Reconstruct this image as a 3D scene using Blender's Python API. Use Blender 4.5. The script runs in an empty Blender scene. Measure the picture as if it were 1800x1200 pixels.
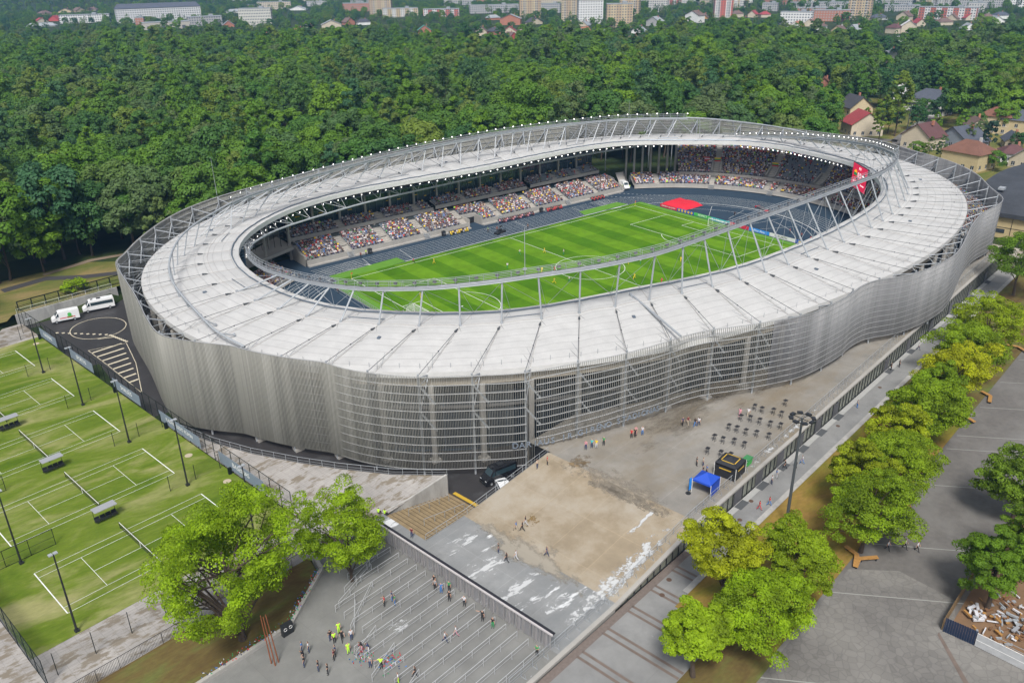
import bpy, math, random
import numpy as np
from mathutils import Vector, Matrix
random.seed(7); rng=np.random.default_rng(7)
R=math.radians; PI=math.pi; HAZE=.000125
S=bpy.context.scene; C=S.collection
# ---------------- camera, sky, sun, exposure ----------------
cd=bpy.data.cameras.new('Camera'); cam=bpy.data.objects.new('Camera',cd); C.objects.link(cam); S.camera=cam
CP=np.array([-143.512,-149.052,73.876]); YAW,PIT,ROL=R(51.92072),R(-24.79712),R(-.96308)
fw=np.array([math.cos(PIT)*math.cos(YAW),math.cos(PIT)*math.sin(YAW),math.sin(PIT)])
r0=np.array([math.sin(YAW),-math.cos(YAW),0]); u0=np.cross(r0,fw)
cr=math.cos(ROL)*r0+math.sin(ROL)*u0; cu=-math.sin(ROL)*r0+math.cos(ROL)*u0
cam.matrix_world=Matrix([[cr[0],cu[0],-fw[0],CP[0]],[cr[1],cu[1],-fw[1],CP[1]],[cr[2],cu[2],-fw[2],CP[2]],[0,0,0,1]])
cd.sensor_width=36; cd.lens=36*1444.782/1800; cd.clip_start=1; cd.clip_end=12000
SUN_EL,SUN_AZ=R(54),R(222)
w=bpy.data.worlds.new('World'); S.world=w; w.use_nodes=True
nt=w.node_tree; bg=nt.nodes['Background']; sk=nt.nodes.new('ShaderNodeTexSky'); sk.sky_type='NISHITA'; sk.sun_disc=False
sk.sun_elevation=SUN_EL; sk.sun_rotation=SUN_AZ; sk.air_density=1.0; sk.dust_density=4.0; sk.ozone_density=1.5
hs=nt.nodes.new('ShaderNodeHueSaturation'); hs.inputs['Saturation'].default_value=.42
nt.links.new(sk.outputs[0],hs.inputs['Color']); nt.links.new(hs.outputs[0],bg.inputs[0]); bg.inputs[1].default_value=.085
sl=bpy.data.lights.new('Sun','SUN'); so=bpy.data.objects.new('Sun',sl); C.objects.link(so); sl.energy=2.3; sl.angle=R(14); sl.color=(1,.97,.92)
sd=Vector((math.sin(SUN_AZ)*math.cos(SUN_EL),math.cos(SUN_AZ)*math.cos(SUN_EL),math.sin(SUN_EL)))
so.rotation_euler=sd.to_track_quat('Z','Y').to_euler()
S.view_settings.view_transform='Standard'; S.view_settings.look='None'; S.view_settings.exposure=.64; S.view_settings.gamma=1
S.cycles.max_bounces=6; S.cycles.diffuse_bounces=3; S.cycles.transparent_max_bounces=8; S.cycles.volume_bounces=0
# ---------------- helpers ----------------
GA=R(9.04); GU=np.array([math.cos(GA),math.sin(GA)]); GV=np.array([-math.sin(GA),math.cos(GA)])
def G(u,v,z=0): return (u*GU[0]+v*GV[0],u*GU[1]+v*GV[1],z)
def UV(x,y): return x*GU[0]+y*GU[1],x*GV[0]+y*GV[1]
def pix(p):
    d=np.asarray(p,float)-CP; D=d@fw; return 900+1444.782*(d@cr)/D, 600-1444.782*(d@cu)/D, D
def put(n,label=None,cat=None,group=None,kind=None):
    if label: n['label']=label
    if cat: n['category']=cat
    if group: n['group']=group
    if kind: n['kind']=kind
    return n
def empty(name,loc=(0,0,0),rz=0,label=None,cat=None,group=None):
    o=bpy.data.objects.new(name,None); C.objects.link(o); o.location=loc; o.rotation_euler=(0,0,rz); o.empty_display_size=.3
    return put(o,label,cat,group)
def link(name,me,parent=None,mats=None,loc=None,rz=0):
    o=bpy.data.objects.new(name,me); C.objects.link(o)
    if parent: o.parent=parent
    if loc is not None: o.location=loc
    if rz: o.rotation_euler=(0,0,rz)
    return o
class MB:
    def __init__(s): s.v=[]; s.f=[]; s.m=[]; s.mi=0
    def add(s,vs,fs):
        b=len(s.v); s.v+= [tuple(map(float,q)) for q in vs]; s.f+=[[b+i for i in f] for f in fs]; s.m+=[s.mi]*len(fs); return s
    def quad(s,a,b,c,d): return s.add([a,b,c,d],[[0,1,2,3]])
    def poly(s,ps): return s.add(ps,[list(range(len(ps)))])
    def box(s,c,d,rz=0,M=None):
        c_,s_=math.cos(rz),math.sin(rz); vs=[]
        for z in(-.5,.5):
            for x,y in((-.5,-.5),(.5,-.5),(.5,.5),(-.5,.5)):
                X,Y=x*d[0],y*d[1]; vs.append((c[0]+X*c_-Y*s_,c[1]+X*s_+Y*c_,c[2]+z*d[2]))
        return s.add(vs,[[3,2,1,0],[4,5,6,7],[0,1,5,4],[1,2,6,5],[2,3,7,6],[3,0,4,7]])
    def prism(s,ps,z0,z1):
        n=len(ps); a=[(p[0],p[1],z0 if len(p)<3 else p[2]+z0) for p in ps]; b=[(p[0],p[1],z1 if len(p)<3 else p[2]+z1) for p in ps]
        return s.add(a+b,[list(range(n))[::-1],list(range(n,2*n))]+[[i,(i+1)%n,n+(i+1)%n,n+i] for i in range(n)])
    def bar(s,p,q,r,n=6,r2=None,cap=True):
        p=np.array(p,float);q=np.array(q,float);d=q-p;L=np.linalg.norm(d)
        if L<1e-6:return s
        d/=L; a=np.cross(d,[0,0,1.]) if abs(d[2])<.95 else np.cross(d,[1.,0,0]); a/=np.linalg.norm(a); b=np.cross(d,a)
        r2=r if r2 is None else r2; vs=[]
        for P,rr in((p,r),(q,r2)):
            for k in range(n):
                t=2*PI*(k+.5)/n; vs.append(P+rr*(math.cos(t)*a+math.sin(t)*b))
        fs=[[k,(k+1)%n,n+(k+1)%n,n+k] for k in range(n)]
        if cap: fs+=[list(range(n))[::-1],list(range(n,2*n))]
        return s.add(vs,fs)
    def tube(s,ps,r,n=6,closed=False):
        ps=np.array(ps,float);N=len(ps);vs=[]
        for i in range(N):
            a=ps[(i-1)%N] if (closed or i) else ps[0]; b=ps[(i+1)%N] if (closed or i<N-1) else ps[-1]
            d=b-a; d/=np.linalg.norm(d)+1e-9; e=np.cross(d,[0,0,1.]); e/=np.linalg.norm(e)+1e-9; g=np.cross(d,e)
            for k in range(n):
                t=2*PI*(k+.5)/n; vs.append(ps[i]+r*(math.cos(t)*e+math.sin(t)*g))
        fs=[]
        for i in range(N if closed else N-1):
            j=(i+1)%N
            fs+=[[i*n+k,i*n+(k+1)%n,j*n+(k+1)%n,j*n+k] for k in range(n)]
        return s.add(vs,fs)
    def strip(s,A,B,closed=False):
        n=len(A); fs=[[i,(i+1)%n,n+(i+1)%n,n+i] for i in range(n if closed else n-1)]
        return s.add(list(A)+list(B),fs)
    def mesh(s,name,mats,smooth=False):
        me=bpy.data.meshes.new(name); me.from_pydata(s.v,[],s.f)
        for m in (mats if isinstance(mats,(list,tuple)) else [mats]): me.materials.append(m)
        if any(s.m): me.polygons.foreach_set('material_index',s.m)
        if smooth: me.polygons.foreach_set('use_smooth',[True]*len(s.f))
        me.update(); return me
    def build(s,name,mats,parent=None,smooth=False,loc=None,rz=0): return link(name,s.mesh(name,mats,smooth),parent,loc=loc,rz=rz)
def npmesh(name,v,f,mats,mi=None,smooth=False,uv=None):
    """v (N,3), f (M,4) quads"""
    me=bpy.data.meshes.new(name); v=np.asarray(v,np.float32); f=np.asarray(f,np.int32); k=f.shape[1]
    me.vertices.add(len(v)); me.vertices.foreach_set('co',v.ravel()); me.loops.add(f.size); me.loops.foreach_set('vertex_index',f.ravel())
    me.polygons.add(len(f)); me.polygons.foreach_set('loop_start',np.arange(0,f.size,k,dtype=np.int32))
    try: me.polygons.foreach_set('loop_total',np.full(len(f),k,np.int32))
    except Exception: pass
    for m in mats: me.materials.append(m)
    if mi is not None: me.polygons.foreach_set('material_index',np.asarray(mi,np.int32))
    if smooth: me.polygons.foreach_set('use_smooth',np.ones(len(f),bool))
    if uv is not None:
        l=me.uv_layers.new(name='UVMap'); l.data.foreach_set('uv',np.asarray(uv,np.float32).ravel())
    me.update(calc_edges=True); me.validate(); return me
def loop_uv(me,fn):
    l=me.uv_layers.new(name='UVMap'); co=[v.co for v in me.vertices]
    for lp in me.loops: l.data[lp.index].uv=fn(lp.vertex_index,co[lp.vertex_index])
# ---------------- materials ----------------
class NB:
    def __init__(s,m): s.t=m.node_tree
    def n(s,typ,**k):
        o=s.t.nodes.new('ShaderNode'+typ)
        for a,b in k.items(): setattr(o,a,b)
        return o
    def l(s,a,b): s.t.links.new(a,b)
def mat(name,col,rough=.7,metal=0,var=.0,scale=1.0,stain=None,sscale=.15,sth=(.45,.65),bump=0,bscale=6,emit=None,alpha=None,spec=.5,coord='Object',var2=None,stretch=None):
    m=bpy.data.materials.new(name); m.use_nodes=True; b=NB(m); p=m.node_tree.nodes['Principled BSDF']
    p.inputs['Base Color'].default_value=(*col,1); p.inputs['Roughness'].default_value=rough; p.inputs['Metallic'].default_value=metal
    p.inputs['Specular IOR Level'].default_value=spec; m.diffuse_color=(*col,1)
    if emit: p.inputs['Emission Color'].default_value=(*col,1); p.inputs['Emission Strength'].default_value=emit
    if alpha is not None: p.inputs['Alpha'].default_value=alpha
    if var or stain or bump:
        tc=b.n('TexCoord'); src=tc.outputs[coord]
        if coord=='Object' : src=b.n('NewGeometry').outputs['Position']
        if stretch:
            mp=b.n('Mapping'); mp.inputs['Scale'].default_value=stretch; b.l(src,mp.inputs[0]); src=mp.outputs[0]
        cur=None
        def mult(cur,fac,lo,hi):
            mr=b.n('MapRange'); mr.inputs[1].default_value=.25; mr.inputs[2].default_value=.75; mr.inputs[3].default_value=lo; mr.inputs[4].default_value=hi; b.l(fac,mr.inputs[0])
            x=b.n('Vectormath'.replace('Vectormath','VectorMath'),operation='SCALE')
            if cur is None: x.inputs[0].default_value=col
            else: b.l(cur,x.inputs[0])
            b.l(mr.outputs[0],x.inputs['Scale']); return x.outputs[0]
        if var:
            t=b.n('TexNoise'); t.inputs['Scale'].default_value=scale; t.inputs['Detail'].default_value=5; t.inputs['Roughness'].default_value=.6; b.l(src,t.inputs[0]); cur=mult(cur,t.outputs[0],1-var,1+var)
        if var2:
            t=b.n('TexNoise'); t.inputs['Scale'].default_value=var2[1]; t.inputs['Detail'].default_value=3; b.l(src,t.inputs[0]); cur=mult(cur,t.outputs[0],1-var2[0],1+var2[0])
        if stain:
            t=b.n('TexNoise'); t.inputs['Scale'].default_value=sscale; t.inputs['Detail'].default_value=6; t.inputs['Roughness'].default_value=.65; b.l(src,t.inputs[0])
            mr=b.n('MapRange'); mr.inputs[1].default_value=sth[0]; mr.inputs[2].default_value=sth[1]; b.l(t.outputs[0],mr.inputs[0])
            mx=b.n('MixRGB'); mx.inputs[2].default_value=(*stain,1); b.l(mr.outputs[0],mx.inputs[0])
            if cur is None: mx.inputs[1].default_value=(*col,1)
            else: b.l(cur,mx.inputs[1])
            cur=mx.outputs[0]
        if cur is not None: b.l(cur,p.inputs['Base Color'])
        if bump:
            t=b.n('TexNoise'); t.inputs['Scale'].default_value=bscale; t.inputs['Detail'].default_value=4; b.l(src,t.inputs[0])
            bm=b.n('Bump'); bm.inputs['Strength'].default_value=bump; bm.inputs['Distance'].default_value=.1; b.l(t.outputs[0],bm.inputs['Height']); b.l(bm.outputs[0],p.inputs['Normal'])
    return m
STEEL=mat('galvanised_steel',(.36,.385,.41),.6,.2,var=.12,scale=.7)
DSTEEL=mat('dark_blue_steel',(.16,.20,.25),.45,.5,var=.15,scale=.8)
CABLE=mat('cable',(.10,.11,.12),.5,.4)
CONC=mat('fair_concrete',(.36,.345,.32),.85,var=.12,scale=.5,stain=(.27,.26,.24),sscale=.25,sth=(.55,.75),stretch=(1,1,.35))
CONCD=mat('grey_wall_concrete',(.30,.29,.28),.85,var=.15,scale=.4)  # plain grey concrete of the right-hand concourse wall
BLACKM=mat('black_paint',(.02,.022,.025),.5)
DARKG=mat('dark_green_paint',(.009,.014,.013),.6,spec=.2)
WHITE=mat('white_paint',(.78,.78,.76),.5)
LINEW=mat('line_paint',(.72,.74,.72),.6,var=.12,scale=1.5)
RED=mat('red_fabric',(.62,.015,.035),.7,var=.1,scale=1.5)
YEL=mat('yellow_paint',(.75,.50,.03),.6)
GLASSD=mat('dark_glass',(.025,.045,.055),.12,0,spec=.8)
LAMP=mat('lamp_lens',(1,.97,.9),.3,emit=3.2)
WOOD=mat('bench_wood',(.38,.2,.06),.6,var=.2,scale=3)
SKIN=mat('skin',(.52,.31,.22),.6); HAIR=mat('hair_brown',(.06,.035,.02),.7); 
def cmat(n,c,r=.8): return mat(n,c,r)
PAL=[cmat('cloth_white',(.60,.60,.63)),cmat('cloth_black',(.018,.018,.022)),cmat('cloth_navy',(.03,.05,.13)),cmat('cloth_yellow',(.82,.60,.02)),cmat('cloth_red',(.55,.03,.04)),cmat('cloth_grey',(.28,.29,.31)),cmat('cloth_blue',(.06,.20,.50)),cmat('cloth_green',(.03,.30,.10)),cmat('cloth_pink',(.62,.28,.34)),cmat('cloth_maroon',(.16,.02,.03)),cmat('cloth_beige',(.50,.42,.32)),cmat('cloth_hivis',(.55,.95,.05))]
PN=['white','black','navy','yellow','red','grey','blue','green','pink','maroon','beige','lime high-visibility']
def grass_mat(name,a,bc,c,scale=.15,dry=None):
    m=bpy.data.materials.new(name); m.use_nodes=True; b=NB(m); p=m.node_tree.nodes['Principled BSDF']; p.inputs['Roughness'].default_value=.9; p.inputs['Specular IOR Level'].default_value=.15
    g=b.n('NewGeometry'); mp=b.n('Mapping'); mp.inputs['Rotation'].default_value=(0,0,-GA); mp.inputs['Scale'].default_value=(.5,1.3,1); b.l(g.outputs['Position'],mp.inputs[0])
    t=b.n('TexNoise'); t.inputs['Scale'].default_value=scale; t.inputs['Detail'].default_value=6; t.inputs['Roughness'].default_value=.62; t.inputs['Distortion'].default_value=.8; b.l(mp.outputs[0],t.inputs[0])
    r=b.n('ValToRGB'); e=r.color_ramp.elements; e[0].position=.33; e[0].color=(*a,1); e[1].position=.68; e[1].color=(*c,1); k=e.new(.49); k.color=(*bc,1); b.l(t.outputs[0],r.inputs[0])
    t2=b.n('TexNoise'); t2.inputs['Scale'].default_value=2.2; t2.inputs['Detail'].default_value=3; b.l(mp.outputs[0],t2.inputs[0])
    mr=b.n('MapRange'); mr.inputs[3].default_value=.72; mr.inputs[4].default_value=1.28; b.l(t2.outputs[0],mr.inputs[0])
    x=b.n('VectorMath',operation='SCALE'); b.l(r.outputs[0],x.inputs[0]); b.l(mr.outputs[0],x.inputs['Scale']); b.l(x.outputs[0],p.inputs['Base Color']); return m
TURF=grass_mat('worn_tennis_turf',(.07,.125,.006),(.12,.17,.018),(.27,.265,.11),.11)
LAWN=grass_mat('dry_lawn',(.13,.14,.02),(.20,.155,.03),(.28,.17,.05),.12)
SOIL=grass_mat('leaf_litter',(.09,.055,.025),(.13,.10,.035),(.12,.15,.04),.2)
STEELX=0
GLADE=grass_mat('glade_grass',(.09,.12,.025),(.14,.14,.04),(.24,.18,.08),.12)
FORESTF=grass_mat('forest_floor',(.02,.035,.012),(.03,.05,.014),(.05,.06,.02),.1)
def pitch_mat():
    m=bpy.data.materials.new('pitch_turf'); m.use_nodes=True; b=NB(m); p=m.node_tree.nodes['Principled BSDF']; p.inputs['Roughness'].default_value=.9; p.inputs['Specular IOR Level'].default_value=.1
    g=b.n('NewGeometry'); sx=b.n('SeparateXYZ'); b.l(g.outputs['Position'],sx.inputs[0])
    def band(o,per,ph):
        a=b.n('Math',operation='MULTIPLY_ADD'); a.inputs[1].default_value=1/per; a.inputs[2].default_value=ph; b.l(o,a.inputs[0])
        f=b.n('Math',operation='FRACT'); b.l(a.outputs[0],f.inputs[0]); c=b.n('Math',operation='GREATER_THAN'); c.inputs[1].default_value=.5; b.l(f.outputs[0],c.inputs[0]); return c.outputs[0]
    A=band(sx.outputs[0],11.0,0.02); B=band(sx.outputs[1],17,.3)
    s=b.n('Math',operation='MULTIPLY_ADD'); s.inputs[1].default_value=.75; b.l(A,s.inputs[0]); q=b.n('Math',operation='MULTIPLY'); q.inputs[1].default_value=.25; b.l(B,q.inputs[0]); b.l(q.outputs[0],s.inputs[2])
    mx=b.n('MixRGB'); mx.inputs[1].default_value=(.056,.15,.004,1); mx.inputs[2].default_value=(.108,.228,.009,1); b.l(s.outputs[0],mx.inputs[0])
    t=b.n('TexNoise'); t.inputs['Scale'].default_value=.25; t.inputs['Detail'].default_value=7; t.inputs['Roughness'].default_value=.7; b.l(g.outputs['Position'],t.inputs[0])
    mr=b.n('MapRange'); mr.inputs[1].default_value=.3; mr.inputs[2].default_value=.7; mr.inputs[3].default_value=.8; mr.inputs[4].default_value=1.25; b.l(t.outputs[0],mr.inputs[0])
    x=b.n('VectorMath',operation='SCALE'); b.l(mx.outputs[0],x.inputs[0]); b.l(mr.outputs[0],x.inputs['Scale']); b.l(x.outputs[0],p.inputs['Base Color']); return m
PITCH=pitch_mat()
EDGEG=mat('artificial_turf_margin',(.11,.25,.035),.9,var=.1,scale=.6,spec=.1)
TRACK=mat('running_track',(.028,.050,.078),.8,var=.12,scale=.3,spec=.2)
ASPH=mat('paved_asphalt',(.14,.131,.122),.85,var=.14,scale=.12,var2=(.12,1.3),stain=(.19,.185,.175),sscale=.06,sth=(.5,.72))
WETASPH=mat('damp_asphalt',(.035,.033,.034),.55,var=.2,scale=.3,stain=(.06,.06,.062),sscale=.2,sth=(.55,.7))
def plaza_mat(name,col,jt=.86,sx=7.5,sy=6.2,stain=None,patch=None,psc=.12,pth=(.6,.64),stretch=(1,1,1)):
    m=bpy.data.materials.new(name); m.use_nodes=True; b=NB(m); p=m.node_tree.nodes['Principled BSDF']; p.inputs['Roughness'].default_value=.72
    g=b.n('NewGeometry'); mp=b.n('Mapping'); mp.inputs['Rotation'].default_value=(0,0,-GA); b.l(g.outputs['Position'],mp.inputs[0])
    br=b.n('TexBrick'); br.offset=0; br.inputs['Scale'].default_value=1; br.inputs['Mortar Size'].default_value=.045; br.inputs['Brick Width'].default_value=sx; br.inputs['Row Height'].default_value=sy; br.inputs['Mortar Smooth'].default_value=.4
    br.inputs['Color1'].default_value=(1,1,1,1); br.inputs['Color2'].default_value=(.93,.93,.93,1); br.inputs['Mortar'].default_value=(jt,jt,jt,1); b.l(mp.outputs[0],br.inputs[0])
    t=b.n('TexNoise'); t.inputs['Scale'].default_value=.22; t.inputs['Detail'].default_value=7; t.inputs['Roughness'].default_value=.65; b.l(mp.outputs[0],t.inputs[0])
    mr=b.n('MapRange'); mr.inputs[1].default_value=.3; mr.inputs[2].default_value=.7; mr.inputs[3].default_value=.8; mr.inputs[4].default_value=1.18; b.l(t.outputs[0],mr.inputs[0])
    x=b.n('VectorMath',operation='SCALE'); x.inputs[0].default_value=col; b.l(mr.outputs[0],x.inputs['Scale'])
    y=b.n('VectorMath',operation='MULTIPLY'); b.l(x.outputs[0],y.inputs[0]); b.l(br.outputs[0],y.inputs[1]); cur=y.outputs[0]
    for spec in [q for q in(stain,patch) if q]:
        c,sc,th,st=spec
        m2=b.n('Mapping'); m2.inputs['Rotation'].default_value=(0,0,-GA); m2.inputs['Scale'].default_value=st; b.l(g.outputs['Position'],m2.inputs[0])
        t=b.n('TexNoise'); t.inputs['Scale'].default_value=sc; t.inputs['Detail'].default_value=9; t.inputs['Roughness'].default_value=.7; b.l(m2.outputs[0],t.inputs[0])
        r=b.n('MapRange'); r.inputs[1].default_value=th[0]; r.inputs[2].default_value=th[1]; b.l(t.outputs[0],r.inputs[0])
        mx=b.n('MixRGB'); mx.inputs[2].default_value=(*c,1); b.l(r.outputs[0],mx.inputs[0]); b.l(cur,mx.inputs[1]); cur=mx.outputs[0]
    b.l(cur,p.inputs['Base Color']); return m
PLZG=plaza_mat('grey_plaza_concrete',(.245,.25,.25),jt=1.2,patch=((.62,.63,.64),.16,(.575,.61),(.55,1.9,1)),stain=((.19,.20,.205),.16,(.45,.7),(1,1.5,1)))
PLZB=plaza_mat('tan_stained_concrete',(.315,.255,.175),jt=1.22,patch=((.20,.13,.06),.22,(.66,.69),(.8,1.7,1)),stain=((.36,.325,.27),.11,(.42,.66),(1,1,1)))
PLZP=plaza_mat('podium_concrete',(.255,.24,.215),jt=1.2,stain=((.20,.165,.115),.05,(.46,.68),(.8,1.7,1)),patch=((.185,.16,.125),.2,(.62,.75),(.7,1.8,1)))
TERR=plaza_mat('broomed_paving',(.36,.34,.32),jt=.8,sx=1.2,sy=.5,patch=((.20,.17,.13),.28,(.5,.56),(1,2.2,1)))
WALK=plaza_mat('walkway_concrete',(.24,.24,.235),sx=9,sy=30,patch=((.42,.43,.44),.25,(.66,.72),(1,1.3,1)),stain=((.18,.18,.18),.15,(.5,.7),(1,1,1)))
def crazy_mat():
    m=bpy.data.materials.new('crazy_paving'); m.use_nodes=True; b=NB(m); p=m.node_tree.nodes['Principled BSDF']; p.inputs['Roughness'].default_value=.85
    g=b.n('NewGeometry'); v=b.n('TexVoronoi'); v.feature='DISTANCE_TO_EDGE'; v.inputs['Scale'].default_value=1.1; b.l(g.outputs['Position'],v.inputs['Vector'])
    r=b.n('MapRange'); r.inputs[1].default_value=0.02; r.inputs[2].default_value=.09; r.inputs[3].default_value=.84; r.inputs[4].default_value=1; b.l(v.outputs['Distance'],r.inputs[0])
    v2=b.n('TexVoronoi'); v2.inputs['Scale'].default_value=1.1; b.l(g.outputs['Position'],v2.inputs['Vector']); h=b.n('RGBToBW'); b.l(v2.outputs['Color'],h.inputs[0]); r2=b.n('MapRange'); r2.inputs[3].default_value=.88; r2.inputs[4].default_value=1.12; b.l(h.outputs[0],r2.inputs[0])
    t=b.n('TexNoise'); t.inputs['Scale'].default_value=.07; t.inputs['Detail'].default_value=8; b.l(g.outputs['Position'],t.inputs[0]); ra=b.n('ValToRGB'); ra.color_ramp.elements[0].position=.38; ra.color_ramp.elements[0].color=(.125,.118,.112,1); ra.color_ramp.elements[1].position=.68; ra.color_ramp.elements[1].color=(.235,.225,.205,1); b.l(t.outputs[0],ra.inputs[0])
    q=b.n('Math',operation='MULTIPLY'); b.l(r.outputs[0],q.inputs[0]); b.l(r2.outputs[0],q.inputs[1])
    x=b.n('VectorMath',operation='SCALE'); b.l(ra.outputs[0],x.inputs[0]); b.l(q.outputs[0],x.inputs['Scale']); b.l(x.outputs[0],p.inputs['Base Color']); return m
CRAZY=crazy_mat()
def uvstripe_mat(name,base,dark,light,metal=.25,rough=.5,su=9.0,green=True):
    """vertical slats: tone varies slat by slat (UV x = metres along the screen)"""
    m=bpy.data.materials.new(name); m.use_nodes=True; b=NB(m); p=m.node_tree.nodes['Principled BSDF']; p.inputs['Roughness'].default_value=rough; p.inputs['Metallic'].default_value=metal
    uv=b.n('UVMap'); mp=b.n('Mapping'); mp.inputs['Scale'].default_value=(1,.02,1); b.l(uv.outputs[0],mp.inputs[0])
    cs=[]
    for sc in(3.0,.35):
        t=b.n('TexNoise'); t.inputs['Scale'].default_value=sc; t.inputs['Detail'].default_value=3; b.l(mp.outputs[0],t.inputs[0]); cs.append(t.outputs[0])
    a=b.n('Math',operation='ADD'); b.l(cs[0],a.inputs[0]); b.l(cs[1],a.inputs[1]); h=b.n('Math',operation='MULTIPLY'); h.inputs[1].default_value=.5; b.l(a.outputs[0],h.inputs[0])
    r=b.n('ValToRGB'); e=r.color_ramp.elements; e[0].position=.36; e[0].color=(*dark,1); e[1].position=.64; e[1].color=(*light,1); k=e.new(.5); k.color=(*base,1); b.l(h.outputs[0],r.inputs[0]); b.l(r.outputs[0],p.inputs['Base Color']); return m
SLAT=uvstripe_mat('aluminium_slats',(.21,.208,.185),(.14,.14,.128),(.30,.297,.27)); SLATR=uvstripe_mat('side_slats',(.19,.192,.197),(.125,.128,.13),(.27,.27,.275))
def roof_mat():
    m=bpy.data.materials.new('roof_membrane'); m.use_nodes=True; b=NB(m); p=m.node_tree.nodes['Principled BSDF']; p.inputs['Roughness'].default_value=.6
    uv=b.n('UVMap'); br=b.n('TexBrick'); br.offset=0; br.inputs['Scale'].default_value=1; br.inputs['Brick Width'].default_value=1.0; br.inputs['Row Height'].default_value=.092; br.inputs['Mortar Size'].default_value=.006; br.inputs['Mortar Smooth'].default_value=.3
    br.inputs['Color1'].default_value=(1,1,1,1); br.inputs['Color2'].default_value=(.965,.965,.965,1); br.inputs['Mortar'].default_value=(.80,.80,.80,1); b.l(uv.outputs[0],br.inputs[0])
    g=b.n('NewGeometry'); t=b.n('TexNoise'); t.inputs['Scale'].default_value=.35; t.inputs['Detail'].default_value=7; t.inputs['Roughness'].default_value=.7; b.l(g.outputs['Position'],t.inputs[0])
    mr=b.n('MapRange'); mr.inputs[1].default_value=.25; mr.inputs[2].default_value=.75; mr.inputs[3].default_value=.82; mr.inputs[4].default_value=1.08; b.l(t.outputs[0],mr.inputs[0])
    x=b.n('VectorMath',operation='SCALE'); b.l(br.outputs[0],x.inputs[0]); b.l(mr.outputs[0],x.inputs['Scale']); y=b.n('VectorMath',operation='MULTIPLY'); y.inputs[1].default_value=(.66,.655,.645); b.l(x.outputs[0],y.inputs[0]); b.l(y.outputs[0],p.inputs['Base Color']); tr=b.n('BsdfTranslucent'); tr.inputs[0].default_value=(.8,.8,.78,1); mx=b.n('MixShader'); mx.inputs[0].default_value=.22; b.l(p.outputs[0],mx.inputs[1]); b.l(tr.outputs[0],mx.inputs[2]); b.l(mx.outputs[0],m.node_tree.nodes['Material Output'].inputs[0]); return m
ROOFM=roof_mat()
def sheer(name,col,f):
    m=mat(name,col,.8); b=NB(m); tr=b.n('BsdfTranslucent'); tr.inputs[0].default_value=(.8,.8,.8,1); mx=b.n('MixShader'); mx.inputs[0].default_value=f; b.l(m.node_tree.nodes['Principled BSDF'].outputs[0],mx.inputs[1]); b.l(tr.outputs[0],mx.inputs[2]); b.l(mx.outputs[0],m.node_tree.nodes['Material Output'].inputs[0]); return m
UNDER=sheer('roof_underside',(.5,.51,.52),.75)  # made pale and translucent to brighten the stands; the real underside is dark
def text(s,size,mat_,parent,M,name='lettering',extr=.02,align='CENTER'):
    cu=bpy.data.curves.new(name,'FONT'); cu.body=s; cu.size=size; cu.extrude=extr; cu.align_x=align; cu.align_y='CENTER'
    o=bpy.data.objects.new('tmp',cu); C.objects.link(o); dg=bpy.context.evaluated_depsgraph_get(); dg.update()
    me=bpy.data.meshes.new_from_object(o.evaluated_get(dg)); bpy.data.objects.remove(o); me.name=name
    me.materials.clear(); me.materials.append(mat_); me.transform(M); return link(name,me,parent)
def frame(o,x,z=(0,0,1)):
    """matrix with text right = x, text up = z at origin o"""
    x=Vector(x).normalized(); z=Vector(z); z=(z-x*z.dot(x)).normalized(); n=x.cross(z)
    return Matrix([[x[0],z[0],n[0],o[0]],[x[1],z[1],n[1],o[1]],[x[2],z[2],n[2],o[2]],[0,0,0,1]])

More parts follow.
